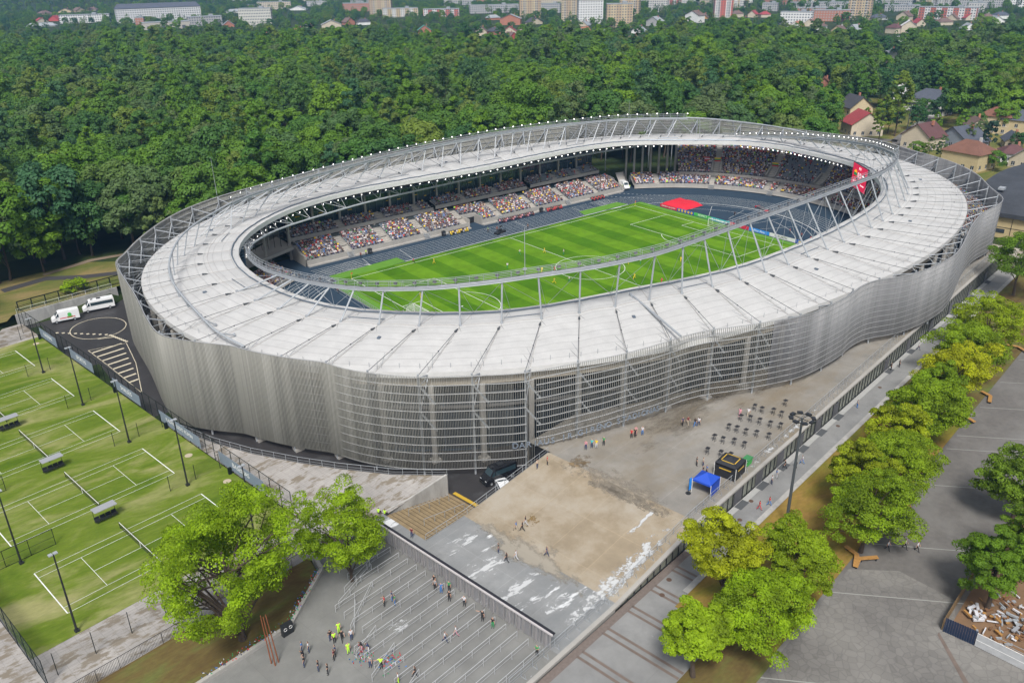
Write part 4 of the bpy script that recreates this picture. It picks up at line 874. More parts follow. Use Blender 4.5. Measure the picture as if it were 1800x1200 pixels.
BN={'ML':'long far stand','MU':'far balcony','CL':'lower rows of the curved stand','CU':'upper tier of the curved stand'}
def block_word(i):
    x,y=places[i][:2]; b=places[i][5]
    if b=='CL' and x<0: return 'lower curved rows at the left corner below the concourse'
    return 'block %s of the %s'%({0:'at the left end',1:'second from the left end',2:'third from the left end'}.get(sum(x>q for q in (MA if b=='ML' else MUA)),'beyond the third gangway'),BN[b])
for i in ind:
    k=colour(i); x,y,z,f=places[i][:4]; ps='sit' if rng.random()<.8 else 'clap'
    o=bpy.data.objects.new('spectator',coarse['sit' if ps=='sit' else 'sit']); C.objects.link(o); o.location=(x,y,z-.02); o.rotation_euler=(0,0,f+rng.uniform(-.2,.2))
    for s_,m_ in((1,PAL[k]),(2,PAL[int(rng.choice([1,2,5]))])): o.material_slots[s_].link='OBJECT'; o.material_slots[s_].material=m_
    put(o,'seated spectator in a %s top, %s'%(PN[k],block_word(i)),'spectator','spectators in %s'%block_word(i))
ro=[i for i in occ if i not in indset]; cols=np.array([colour(i) for i in ro]); P=PLC[ro]; VV=[];FF=[];MM=[];b0=0
svv,stt,smi=tris(coarse['sit'])
for c in range(12):
    for leg in(1,2,5):
        sel=np.where((cols==c)&((np.arange(len(cols))*7%3)=={1:0,2:1,5:2}[leg]))[0]
        if not len(sel): continue
        q=P[sel]; V,F=tile(svv,stt,q[:,0],q[:,1],q[:,2],q[:,3]+rng.uniform(-.25,.25,len(sel)),rng.uniform(.92,1.08,len(sel)))
        VV.append(V);FF.append(F+b0);b0+=len(V); mm=np.array([12,c,leg,13,1])[smi]; MM.append(np.tile(mm,len(sel)))
crowd=link('spectator_crowd',npmesh('spectator_crowd',np.vstack(VV),np.vstack(FF),PAL+[SKIN,HAIR],mi=np.concatenate(MM)))
put(crowd,'dense crowd of seated spectators in mixed coloured clothes filling the rest of the stands','crowd',kind='stuff')
# ---- players and officials ----
PLY=[(-7.7,20.2,'w'),(-1.6,16.8,'y'),(1.5,12.2,'w'),(-34.1,33.2,'l'),(-29.9,29.5,'y'),(-17.2,13.6,'w'),(-12.5,5.0,'y'),(-9.5,3.4,'r'),(-46.3,10.8,'y'),(-15.3,-3.0,'y'),(-11.6,-4.6,'w'),(4.8,-2.5,'k'),(2.2,-14.0,'y'),(9.2,-5,'y'),(11.8,-7,'w'),(5.0,-20.6,'r'),(31.3,-5.5,'t'),(-37,-12,'w'),(21,-13,'y'),(1,-28.6,'w')]
TEAL=cmat('cloth_teal',(.05,.5,.5))
KIT={'w':(W_,GN_,'white shirt and green shorts'),'y':(Y_,Y_,'all yellow kit'),'l':(R_,K_,'red shirt holding a yellow flag'),'r':(R_,R_,'red kit'),'k':(K_,K_,'black kit'),'t':(TEAL,TEAL,'turquoise goalkeeper kit')}
def where(x,y):
    a='left half' if x<-9 else ('right half' if x>9 else 'middle')
    b='near the far touchline' if y>25 else 'far from the near roof' if y>9 else 'by the centre line of play' if y>-9 else 'close to the near roof edge'
    return a,b
PWH=['alone in the upper left half of the pitch','left of the centre spot beyond the ring truss','right of the halfway line beyond the ring truss','XL','in the far left corner area','beyond the ring truss, left of the lightning rod','behind the ring truss, left of the centre circle','behind the ring truss at the left edge of the centre circle','standing in the left penalty area','nearer of a pair in front of the ring truss','beside a yellow player before the ring truss','inside the centre circle near the truss','low in the centre circle','at the upper right of the centre circle','at the right edge of the centre circle','right of the centre circle by the nearest touchline','alone in the right half behind the truss','close to the roof edge in the left half','beyond the circle in the right half','touching the roof edge at halfway']
for i,(x,y,k) in enumerate(PLY):
    a,b=where(x,y); nb=min(((math.hypot(x-p[0],y-p[1]),p) for p in PLY if p[:2]!=(x,y)))[1]; tx='a %s player'%{'w':'white','y':'yellow','l':'red','r':'red','k':'black','t':'turquoise'}[nb[2]]
    lab={'l':'assistant referee in red shirt with yellow flag on the far touchline','k':'referee in black kit inside the centre circle'}.get(k,'player in %s %s'%(KIT[k][2],PWH[i]))
    person(x,y,.02,rng.uniform(0,6.28),'run' if i%3==0 else('walk' if i%3==1 else 'stand'),KIT[k][0],KIT[k][1],lab,h=1.03)
for x,y,p,tp,bt,l in((-1.6,42.9,'stand',GN_,K_,'steward in green jacket standing on the track near the camera platform'),(9.6,37.6,'akimbo',K_,K_,'person in black standing on the track beside the far touchline'),(-42.4,47.2,'stand',M_,K_,'person in maroon on the track by the left access steps'),(-40.2,48.2,'stand',HV_,K_,'steward in lime vest by the left access steps'),(98,-9,'stand',HV_,K_,'steward in lime vest on the track before the right curved stand'),(66.8,4.8,'bend',K_,K_,'photographer in black crouching behind the green advertising board'),(66,-3,'stand',R_,K_,'person in red bib behind the turquoise advertising board'),(64.3,-17,'stand',R_,K_,'person in red bib behind the blue advertising board, left of two more'),(63.3,-21.6,'stand',M_,K_,'person in maroon bib behind the white advertising board'),(62.5,-25,'bend',R_,K_,'crouching person in red bib behind the white advertising board end'),(-59.3,29.5,'stand',R_,K_,'person in red jacket at the left fence corner of the pitch'),(-60,26.8,'bend',M_,K_,'person in maroon bending behind the left fence'),(81,46,'stand',HV_,N_,'steward in lime vest on the deck by the corner columns'),(65,52,'stand',HV_,K_,'steward in lime vest by the ambulance at the corner, left'),(67,50.5,'stand',HV_,K_,'steward in lime vest by the ambulance at the corner, right')):
    person(x,y,4.35 if y==46 else .0,rng.uniform(0,6.28),p,tp,bt,l)
# camera platform
t=empty('camera_platform',(.6,39.8,0),label='black camera platform with operator chair on the track by the halfway line',cat='camera platform'); m=MB(); m.box((0,0,.3),(4.2,1.4,.5),.25); m.build('plinth',BLACKM,t); m=MB(); m.box((0,0,.9),(.9,.8,.7),.25); m.bar((0,0,1.2),(0,0,2.0),.08,6); m.box((.1,-.3,2.1),(.9,.4,.4),.25); m.build('camera_rig',BLACKM,t)
person(-.3,40.1,.55,2.6,'stand',M_,K_,'camera operator in maroon on the black platform by the halfway line')
for (x,y,l) in((-38.7,48.7,'black loudspeaker box by the wall left of the first steps'),(-13.8,48.6,'black loudspeaker box by the wall left of the yellow bench'),(24.3,48.6,'black loudspeaker box by the wall right of the halfway tunnel')):
    t=empty('loudspeaker',(x,y,0),label=l,cat='loudspeaker',group='pitch side loudspeakers'); m=MB(); m.box((0,0,.75),(1.0,.9,1.5)); m.build('cabinet',BLACKM,t); m=MB(); m.bar((0,-.46,.8),(0,-.48,.8),.32,12); m.build('speaker_cone',HOUSE,t)
# team benches
for (xa,xb,cs,l) in((-12,-.5-4.5,(3,3,1,0),'team bench with players in yellow bibs before the main stand'),(6.5,21,(8,2,1,9),'team bench with players in pink and navy before the main stand'),(26,33,(4,4,9,1),'row of people in red seated before the main stand, right'),(46,52,(4,1,4,1),'row of people in red and black bibs at the right end')):
    t=empty('team_bench',((xa+xb)/2,48.3,0),label=l,cat='bench',group='team benches'); m=MB(); L=xb-xa; m.box((0,0,.42),(L,.5,.1)); m.box((0,.3,.8),(L,.08,.7)); m.build('seat_row',HOUSE,t); m=MB()
    for s in(-1,1): m.box((s*L/2,.1,.25),(.1,.6,.5))
    m.build('leg_frame',STEEL,t)
    for k,x in enumerate(np.arange(xa+.4,xb,.75)):
        o=bpy.data.objects.new('person',coarse['sit']); C.objects.link(o); o.location=(x,48.1,.0); o.rotation_euler=(0,0,PI)
        c=cs[k%4]; o.material_slots[1].link='OBJECT'; o.material_slots[1].material=PAL[c]; o.material_slots[2].link='OBJECT'; o.material_slots[2].material=PAL[cs[(k+1)%4]]
        put(o,'person in %s seated on the %s'%(PN[c],l.split(' before')[0].replace('row of people in ','bench of ').replace('team bench with players in','bench of')),'person','people on the '+l.split(' before')[0])
# red cover, small platform, ad boards
t=empty('red_ground_cover',(64,24,0),label='crumpled red tarpaulin covering the landing mat behind the right goal line',cat='tarpaulin')
m=MB(); n_=16; vs=[]
for i in range(n_+1):
    for j in range(n_+1):
        u,v=i/n_,j/n_; x=60.2+u*9.5; y=19.5+v*10.5; e=min(u,1-u,v,1-v); vs.append((x-64,y-24,min(1,e*7)*(1.05+.16*math.sin(11*u+3*v)*math.cos(9*v)+rng.uniform(-.05,.05))+.02))
m.add(vs,[[i*(n_+1)+j,(i+1)*(n_+1)+j,(i+1)*(n_+1)+j+1,i*(n_+1)+j+1] for i in range(n_) for j in range(n_)]); m.build('cover_sheet',RED,t,True)
t=empty('landing_trolley',(80,4,0),label='low black wheeled trolley with red ends on the right track apron',cat='trolley'); m=MB(); m.box((0,0,.35),(5,1.6,.3),1.2); m.build('deck',HOUSE,t); m=MB(); m.box((-.9,-2.4,.3),(.5,1.8,.35),1.2); m.box((.9,2.4,.3),(.5,1.8,.35),1.2); m.build('bumper',RED,t)
BLU=cmat('board_blue',(.02,.09,.42)); BLU2=cmat('board_bright_blue',(.02,.25,.75)); GRN=cmat('board_green',(.06,.45,.08)); TEA=cmat('board_turquoise',(.02,.42,.45)); REDB=cmat('board_red',(.60,.02,.05)); WHB=cmat('board_white',(.72,.72,.72)); LW=mat('letter_white',(.8,.8,.8),.6)
bd=[(28,20.9,REDB,'EUROPEAN QUALIFIERS','red advertising board reading EUROPEAN QUALIFIERS'),(20.8,13.9,BLU,None,'navy advertising board with five yellow discs'),(13.8,7.0,GRN,'RESPECT','green advertising board reading RESPECT'),(6.9,-.1,TEA,'Hisense','turquoise advertising board with white lettering behind the goal'),(-.2,-7.2,REDB,'vivo','red advertising board behind the near goalpost'),(-7.3,-14.3,BLU2,'Abas Abas','bright blue advertising board with white letters'),(-14.4,-23.0,WHB,'WURTH','white advertising board reading WURTH'),(-23.1,-26,BLU,None,'short navy advertising board with one yellow disc')]
for a,b,mm,tx,l in bd:
    t=empty('advertising_board',(58.1,(a+b)/2,0),label=l,cat='advertising board',group='advertising boards'); L=a-b; m=MB(); m.box((0,0,.55),(.12,L-.05,1.0)); m.build('panel',mm,t); m=MB()
    for s in(-.4,0,.4): m.bar((0.05,s*L,.9),(.7,s*L,0),.03,4)
    m.build('prop',STEEL,t)
    if tx: text(tx,.95 if len(tx)<12 else .55,LW if mm is not WHB else BLACKM,t,frame((-.08,0,.55),(0,-1,0)),extr=.01)
    else:
        n_=5 if L>5 else 1
        for k in range(n_): y=(k-(n_-1)/2)*1.3; MB().bar((-.065,y,.55),(-.09,y,.55),.4,14).build('yellow_disc',YEL,t)
m=MB(); 
for y in np.arange(-6,33,.9): m.bar((-59,y,0),(-59,y,1.25),.04,4)
m.box((-59,13.5,1.25),(.07,39,.07)); m.box((-59,13.5,.7),(.04,39,.05)); m.box((-59,13.5,.2),(.05,39,.3)); put(m.build('pitch_barrier',STEEL),'low metal barrier behind the near left goal line','barrier')
MESHW=mat('white_mesh',(.5,.5,.5),.8,alpha=.3)
# scoreboard
t=empty('scoreboard',(92.5,-21.5,0),label='red video scoreboard showing 0:0 hanging under the right roof edge',cat='scoreboard')
P4=[]
def raypt(px,py,depth):
    d=fw+cr*(px-900)/1444.782-cu*(py-600)/1444.782; return CP+d*depth
q=[np.array(v) for v in ((95.5,-10.5,16.6),(92.2,-21.2,16.6))]
a=np.array([85.9,-21.6,18.7]); b=np.array([78.9,-30.2,18.7]); xd=(b-a)/np.linalg.norm(b-a); H=7.0; Wd_=np.linalg.norm(b-a); nn_=np.array([xd[1],-xd[0],0]); nn_=nn_ if nn_@(CP-a)>0 else -nn_
bs_=lambda u,v,o=0: tuple(a+xd*u*Wd_-np.array([0,0,1])*v*H+nn_*o-np.array([92.5,-21.5,0]))
SCR=mat('screen_red',(.62,.01,.06),.4,emit=.5)
m=MB(); m.add([bs_(0,0,.1),bs_(1,0,.1),bs_(1,1,.1),bs_(0,1,.1),bs_(0,0,-.4),bs_(1,0,-.4),bs_(1,1,-.4),bs_(0,1,-.4)],[[4,5,6,7],[0,4,7,3],[1,2,6,5],[0,1,5,4],[3,7,6,2]]); m.build('screen_cabinet',BLACKM,t)
m=MB(); m.quad(bs_(0.01,.01,.12),bs_(.01,.99,.12),bs_(.99,.99,.12),bs_(.99,.01,.12)); m.build('screen_face',SCR,t)
def disc(u,v,r,cols,nm):
    m=MB(); c=np.array(bs_(u,v,.15)); n_=28; mats=[]
    for k in range(3):
        m.mi=k; a0=1-2*k/3; a1=1-2*(k+1)/3; top=[];bot=[]
        for x in np.linspace(-1,1,21):
            h=math.sqrt(max(0,1-x*x)); top.append(tuple(c+xd*x*r+np.array([0,0,1])*r*min(h,max(-h,a0)))); bot.append(tuple(c+xd*x*r+np.array([0,0,1])*r*min(h,max(-h,a1))))
        m.strip(top,bot); m.strip(bot,top)
    m.build(nm,cols,t)
EW=mat('screen_white',(.85,.85,.85),.5,emit=.6)
disc(.23,.42,1.25,[mat('flag_yellow',(.85,.55,.02),.5,emit=.3),mat('flag_green',(.02,.3,.1),.5,emit=.3),mat('flag_red',(.6,.02,.03),.5,emit=.3)],'team_roundel')
disc(.78,.46,1.25,[EW,mat('flag_green2',(.0,.35,.22),.5,emit=.3),mat('flag_red2',(.7,.02,.03),.5,emit=.3)],'team_roundel')
fr=lambda u,v: frame(bs_(u,v,.16),xd)
text('0:0',2.1,EW,t,fr(.5,.42),extr=.01); text('8:53',1.0,EW,t,fr(.5,.14),extr=.01); text('LIETUVA',.62,EW,t,fr(.23,.72),extr=.01); text('BULGARIJA',.55,EW,t,fr(.76,.76),extr=.01)
m=MB(); m.bar(bs_(.1,0),bs_(.1,-.15),.08,5); m.bar(bs_(.9,0),bs_(.9,-.15),.08,5); m.build('hanger',STEEL,t)
# flags on the balconies and in the corner
def flag(x,y,z,rz,cols,l,w=2.2,h=1.3,hang=False):
    t=empty('flag',(x,y,z),rz,label=l,cat='flag'); mats=cols; m=MB(); n=len(cols)
    for k in range(n):
        m.mi=k; m.box((0,0,h/2-(k+.5)*h/n),(w,.06,h/n) if not hang else (w,.06,h/n))
    m.build('cloth',mats,t); m=MB(); m.bar((-w/2,0,h/2+.03),(w/2,0,h/2+.03),.03,5); m.build('rod',STEEL,t)
FY,FG,FR=cmat('flag_cloth_yellow',(.8,.55,.02)),cmat('flag_cloth_green',(.02,.28,.1)),cmat('flag_cloth_red',(.55,.03,.04)); EB=cmat('flag_cloth_blue',(.02,.07,.42))
for A,l in((33.6,'yellow, green and red flag above the first opening of the upper tier'),(16.0,'yellow, green and red flag above the second opening of the upper tier'),(-30,'yellow, green and red flag above the opening right of the scoreboard')):
    flag(42+65.9*math.cos(R(A)),65.9*math.sin(R(A)),8.3,R(A)+PI/2,[FY,FG,FR],l)
flag(42+65.9*math.cos(R(36.8)),65.9*math.sin(R(36.8)),8.5,R(36.8)+PI/2,[FR,W_,FR],'maroon banner left of the first upper tier opening',1.8,1.2)
flag(-74,54.5,13.2,.5,[EB],'blue flag hanging under the roof edge at the left corner',3.2,4.4); flag(-69.5,57,13.6,.5,[W_,FG,FR],'white, green and red flag hanging under the roof edge at the left corner',2.8,4.2)
m=MB();m.bar((-72.5,66.8,19),(-72.5,66.8,29),.07,6,.03)
put(m.build('antenna_mast',STEEL),'thin antenna mast rising behind the left rim of the screen','mast')
m=MB();m.bar((78,63,21),(78,63,28),.07,6,.03)
put(m.build('antenna_mast',STEEL),'thin antenna mast rising behind the far middle of the rim','mast')
m=MB();m.bar((-39.5,-31.5 if 0 else -58.2,28),(-39.5,-58.2,28),.01,4)
i=((PA[:,0]+61.8)**2+(PA[:,1]+49.2)**2).argmin(); m=MB(); q=PA[i]; m.bar(q,(q[0],q[1],q[2]+8.3),.06,6,.05); m.box((q[0],q[1],q[2]+1.2),(.5,.5,.3)); m.build('lightning_rod',STEEL,ST)
# ---------------- site slabs (street side) ----------------
def gslab(name,pts,z,mt,thick=.0,zf=None):
    m=MB(); ps=[G(u,v,(zf(u) if zf else 0)+z) for u,v in pts]
    m.poly(ps)
    if thick:
        q=[(a,b,c-thick) for a,b,c in ps]; n=len(ps)
        for i in range(n): m.add([ps[i],q[i],q[(i+1)%n],ps[(i+1)%n]],[[0,1,2,3]])
    return put(m.build(name,mt),kind='structure')
def grect(name,u0,u1,v0,v1,z,mt,th=0,zf=None,nu=1):
    m=MB(); us=np.linspace(u0,u1,nu+1)
    for a,b in zip(us[:-1],us[1:]): m.quad(*[G(u,v,(zf(u) if zf else 0)+z) for u,v in((a,v0),(b,v0),(b,v1),(a,v1))])
    if th:
        for (ua,va),(ub,vb) in(((u0,v0),(u1,v0)),((u1,v0),(u1,v1)),((u1,v1),(u0,v1)),((u0,v1),(u0,v0))):
            z0=(zf(ua) if zf else 0)+z; z1=(zf(ub) if zf else 0)+z; m.quad(G(ua,va,z0-th),G(ub,vb,z1-th),G(ub,vb,z1),G(ua,va,z0))
    return put(m.build(name,mt),kind='structure')
gslab('service_road',[(-115.2,-16),(-115.2,74.4),(-60,74.4),(-60,30),(-78,-10),(-60,-50.5),(-80,-54.2),(-96,-54.2),(-96,-45)],-.05,WETASPH)
grect('podium',-81.5,66.4,-81,-50,4.3,PLZP,4.6,nu=1)
grect('entrance_ramp',-100,-81.5,-81,-54.3,0,PLZB,3.2,zf=ramp,nu=1)
grect('turnstile_forecourt',-111,-100,-81,-54.3,2.6,PLZG,3)
grect('turnstile_forecourt',-111,-107.3,-54.3,-45.2,2.6,PLZG,3)
QCONC=plaza_mat('queue_concrete',(.20,.20,.19),patch=((.55,.56,.55),.3,(.69,.73),(1,2.2,1)),stain=((.15,.15,.145),.13,(.45,.7),(1,1,1)))
gslab('queue_area',[(-111,-81),(-111,-45.2),(-119.5,-45.2),(-120.6,-48.6),(-128.8,-53.8),(-175,-54.5),(-175,-110),(-119,-110),(-119,-81)][::1],2.58,QCONC,2.5)
gslab('service_lane',[(-119,-81.2),(-119,-100),(-112,-100),(-112,-81.2)],1.9,WALK)
grect('walkway',-119,100,-86,-81.2,-.0,WALK,zf=zs,nu=12)
grect('side_path',-119,-95,-92.5,-86,0.0,WALK,zf=zs,nu=3)
grect('lawn_strip',-95,-20,-98.5,-86,.03,LAWN,zf=zs,nu=8)
grect('lawn_strip',-119,-95,-99,-92.5,.03,SOIL,zf=zs,nu=3)
grect('lawn_strip',-20,110,-98.5,-86,.03,SOIL,zf=zs,nu=10)
grect('paved_square',-119,110,-180,-98.5,0,ASPH,zf=zs,nu=12)
gslab('crazy_paving',[(-119,-99.0),(-74,-99.0),(-70,-104),(-71,-111),(-77.6,-113),(-77.6,-170),(-119,-170)],.02,CRAZY,zf=zs)
grect('street_paving',-175,-119,-200,-110,1.7,ASPH)
# paved joints, brick bands, kerbs
m=MB()
for u in(-98.2,-79.8,-67,-48,-34.5,-29,-16,-3,10): m.quad(*[G(a,b,zs(a)+.035) for a,b in((u-.09,-99),(u+1.4*0+.09,-99),(u+10-.0,-113.5),(u+9.8,-113.5))])
put(m.build('joint_lines',mat('pale_joint',(.30,.30,.28),.8)),kind='structure')
BRK=mat('brick_band',(.155,.12,.10),.85,var=.2,scale=1)
m=MB()
for u in(-109.5,-108.5,-104.6,-103.6,-99.6,-98.6,-94.6,-93.6,-89.6,-88.6): m.quad(*[G(a,b,zs(a)+.02) for a,b in((u,-92.4 if u<-95 else -86),(u+.38,-92.4 if u<-95 else -86),(u+.38,-82.1),(u,-82.1))])
m.quad(*[G(a,b,zs(a)+.045) for a,b in((-78.5,-111.3),(-77.9,-111.3),(-86.5,-118.5),(-87.2,-118.2))]); m.quad(*[G(a,b,zs(a)+.046) for a,b in((-119,-98.9),(-88,-117.5),(-87.3,-118.3),(-119,-99.9))]) if False else None
put(m.build('brick_bands',BRK),kind='structure')
m=MB()
for a,b in zip(np.arange(-92,94,6),np.arange(-86,100,6)):
    m.add([G(a,-86.0,zs(a)+.1),G(b,-86.0,zs(b)+.1),G(b,-85.2,zs(b)+.1),G(a,-85.2,zs(a)+.1),G(a,-85.2,zs(a)),G(b,-85.2,zs(b))],[[0,1,2,3],[3,2,5,4]])
put(m.build('kerb',mat('kerb_stone',(.36,.35,.33),.85,var=.2,scale=1.2)),kind='structure')
m=MB(); m.quad(*[G(a,b,zs(a)+.02) for a,b in((-119,-82.2),(-85,-82.2),(-85,-81.2),(-119,-81.2))]); put(m.build('gutter_strip',mat('wet_gravel',(.16,.13,.115),.9,var=.2,scale=3)),kind='structure')
m=MB()
for a,b in zip(np.arange(-85,60,5),np.arange(-80,65,5)): m.quad(*[G(x,y,zs(x)+.03) for x,y in((a,-82.1),(b,-82.1),(b,-81.2),(a,-81.2))])
put(m.build('pale_apron',mat('pale_apron',(.36,.36,.35),.8,var=.1,scale=.8)),kind='structure')
# glazed podium front with coping: a thing with parts
t=empty('glazed_podium_front',(0,0,0),label='long low glazed shop front with dark frames under the podium edge',cat='shop front')
m=MB(); 
def vwall(m,u0,u1,v,z0f,z1f,n=20):
    us=np.linspace(u0,u1,n+1)
    for a,b in zip(us[:-1],us[1:]): m.quad(G(a,v,z0f(a)),G(b,v,z0f(b)),G(b,v,z1f(b)),G(a,v,z1f(a)))
vwall(m,-100.6,66.4,-81.03,zs,lambda u:ramp(u)-.35,40); m.build('glazing',mat('podium_glass',(.19,.20,.165),.25,spec=.7,var=.25,scale=.6),t)
m=MB()
for u in np.arange(-99.5,66,1.45):
    z0,z1=zs(u),ramp(u)-.3; m.box(G(u,-81.09,(z0+z1)/2),(.1,.12,z1-z0),GA)
us=np.linspace(-100.6,66.4,60)
for a,b in zip(us[:-1],us[1:]): m.bar(G(a,-81.08,zs(a)+.06),G(b,-81.08,zs(b)+.06),.07,4)
m.build('mullions',BLACKM,t)
for u in(-76,-70.5,-64,-57,-50,-43,-36,-12,0,14,27,41,54): MB().box(G(u,-81.13,zs(u)+1.2),(2.2,.1,2.4),GA).build('door',HOUSE,t)
GM=mat('grey_mat',(.08,.085,.09),.8)
for u in(-76,-70.5,-64,-57,-50,-43,-36,-12,0,14,27,41,54): MB().box(G(u,-81.85,zs(u)+.05),(2.4,1.1,.03),GA).build('door_mat',GM,t)
m=MB(); us=np.r_[np.linspace(-175,-100,12),np.linspace(-99.9,-81.5,8),np.linspace(-81.4,66.6,20)]
top=lambda u:max(2.62,ramp(u))+.03
for a,b in zip(us[:-1],us[1:]):
    m.add([G(a,-81.0+.35,top(a)),G(b,-81.0+.35,top(b)),G(b,-81.2,top(b)),G(a,-81.2,top(a)),G(a,-81.2,top(a)-.28),G(b,-81.2,top(b)-.28)],[[3,2,1,0],[4,5,2,3]])
m.build('coping',CONC,t)
put(t,kind=None)
m=MB(); vwall(m,-175,-100.6,-81.08,zs,lambda u:2.6,6); m.quad(G(66.42,-50,0),G(66.42,-81.1,0),G(66.42,-81.1,4.3),G(66.42,-50,4.3)); put(m.build('retaining_wall',CONC),'stained concrete upstand wall below the queue area beside the brick banded path','wall')
# railings along the podium edge
def railing(name,pts,label,h=1.1,post=1.9,mid=True,mt=None,bent=0,inf=0,cat='railing',group=None):
    t=empty(name,tuple(pts[0]),label=label,cat=cat,group=group); o0=np.array(pts[0],float); P=np.array(pts,float)-o0; m=MB(); m.tube(P+(0,0,h),.035,5)
    if mid: m.tube(P+(0,0,h*.5),.018,4); m.tube(P+(0,0,h*.15),.018,4)
    m.build('handrail',mt or STEEL,t); L=np.r_[0,np.cumsum(np.linalg.norm(np.diff(P,axis=0),axis=1))]; n=max(2,int(L[-1]/post))
    for s in np.linspace(0,L[-1],n+1):
        q=np.array([np.interp(s,L,P[:,k]) for k in range(3)]); m=MB(); m.bar(q,q+(0,0,h),.035,4)
        if bent: m.bar(q,q+np.array([*(GV*bent),0]),.03,4); m.bar(q+np.array([*(GV*bent),0]),q+np.array([*(GV*bent*.7),h*.6]),.03,4)
        m.build('post',mt or STEEL,t)
    if inf:
        m=MB()
        for s in np.linspace(0,L[-1],int(L[-1]/inf)+1): q=np.array([np.interp(s,L,P[:,k]) for k in range(3)]); m.bar(q+(0,0,.1),q+(0,0,h),.02,3)
        m.build('infill_bars',mt or STEEL,t)
    return t
railing('podium_railing',[G(u,-79.6,ramp(u)) for u in(-118,-111,-100,-81.5,-60,-30,0,30,64)],'steel railing with stay posts along the podium edge over the shop front',bent=-.75,post=1.9)
railing('ramp_railing',[G(u,-54.4,ramp(u)) for u in(-107.4,-100,-81.7)],'steel railing on the left side of the tan ramp above the stairs')
railing('terrace_railing',[(-94.9,-60.2,3.6),(-99.0,-52.0,3.1),(-104.5,-44.5,2.6),(-109.3,-36.6,2.2),(-112.3,-29.0,1.95),(-114.2,-20.5,1.85),(-115.2,-11.5,1.8)] if False else [(*G(-95.6,-46.2)[:2],3.6),(*G(-100.5,-39.5)[:2],3.2),(*G(-104.6,-31.5)[:2],2.8),(*G(-107.4,-24.5)[:2],2.3),(*G(-110.6,-16)[:2],1.95),(*G(-112.8,-8)[:2],1.7),(*G(-114.6,2)[:2],1.6)],'curved steel railing along the terrace edge below the slatted screen',post=2.2)
EDGE=[(-95.6,-46.2,3.6),(-100.5,-39.5,3.2),(-104.6,-31.5,2.8),(-107.4,-24.5,2.3),(-110.6,-16,1.95),(-112.8,-8,1.7),(-115.2,4,1.6)]
m=MB(); Lft=[(-115.25,-45.2,1.7),(-115.25,-38,1.7),(-115.25,-30,1.68),(-115.25,-22,1.66),(-115.25,-14,1.64),(-115.25,-6,1.62),(-115.25,4,1.6)]
m.strip([G(*q) for q in Lft],[G(*q) for q in EDGE]); m.poly([G(-115.25,-45.2,1.7),G(-107.3,-45.2,2.6),G(-103,-45.9,2.95),G(-95.6,-46.2,3.6)][::-1]); structure(m,'paved_terrace',TERR)
m=MB(); m.strip([G(*q) for q in EDGE],[G(q[0],q[1],-.05) for q in EDGE]); 
A=[(-107.3,-45.2,2.6),(-103,-45.9,2.95),(-95.6,-46.2,3.6)]; 
m.strip([G(a,b-.01,c+.12) for a,b,c in A],[G(a,b-.01,-.1) for a,b,c in A]); m.strip([G(a,b+.3,c+.12) for a,b,c in A],[G(a,b-.01,c+.12) for a,b,c in A]); m.quad(G(-95.6,-46.2,3.7),G(-95.6,-46.2,-.1),G(-95.3,-46,-.1),G(-95.3,-46,3.7)); put(m.build('terrace_wall',mat('board_marked_concrete',(.42,.41,.39),.85,var=.12,scale=.8,stain=(.30,.29,.27),sscale=.5,stretch=(1,1,.3))),'pale concrete retaining wall rising beside the stairs','wall')
# stairs
STW=mat('stained_stair_treads',(.235,.175,.095),.8,var=.2,scale=1.4)
m=MB(); n_=15
for k in range(n_):
    u=-107.3+12*k/n_; z=2.6-2.5*(k+1)/n_; m.box(G(u+.4,-50.1,z-1.2+.0),(.8,8.5,2.4),GA)
st=put(m.build('entrance_stairs',STW),'wide brown stained stairs between the pale wall and the ramp','stairs')
for v in(-47.9,-51.2): railing('stair_handrail',[G(-104.8,v,2.1),G(-100.5,v,1.2),G(-97,v,.5)],'steel handrail dividing the stairs, %s'%('nearer the pale wall' if v>-50 else 'nearer the ramp'),mid=False,group='stair handrails')
m=MB()
for k in range(n_):
    u=-107.3+12*k/n_; z=2.6-2.5*(k+1)/n_; m.box(G(u+.78,-50.1,z+.012),(.09,8.45,.02),GA)
put(m.build('stair_nosing',mat('dark_nosing',(.10,.07,.04),.8)),kind='structure')
m=MB(); m.box(G(-94.6,-49.7,.0),(.6,6.5,.06),GA); put(m.build('warning_strip',mat('dull_yellow',(.48,.31,.03),.7)),kind='structure')
# tennis courts
grect('turf_court_field',-151.2,-115.35,-35,61.5,1.6,TURF,.0)
grect('court_side_path',-155,-115.3,-44.4,-35,1.58,TERR,1.6)
grect('court_side_path',-200,-115.3,61.5,72.3,1.58,TERR,1.6)
grect('court_end_path',-157.5,-151.2,-60,72,1.57,TERR)
gslab('planting_bed',[(-155,-44.4),(-119.5,-44.4),(-120.6,-48.6),(-128.8,-53.9),(-160,-53.9)],1.8,SOIL)
LN=MB()
def gl(u0,v0,u1,v1,w=.058,z=1.62):
    d=np.array([u1-u0,v1-v0]);d=d/np.linalg.norm(d);n=np.array([-d[1],d[0]])*w/2
    LN.quad(*[G(a,b,z) for a,b in((u0-n[0],v0-n[1]),(u1-n[0],v1-n[1]),(u1+n[0],v1+n[1]),(u0+n[0],v0+n[1]))])
cu0,cv0=-145.33,-30.5
cu0=-138.739*GU[0]-52.959*GU[1]; cv0=-138.739*GV[0]-52.959*GV[1]
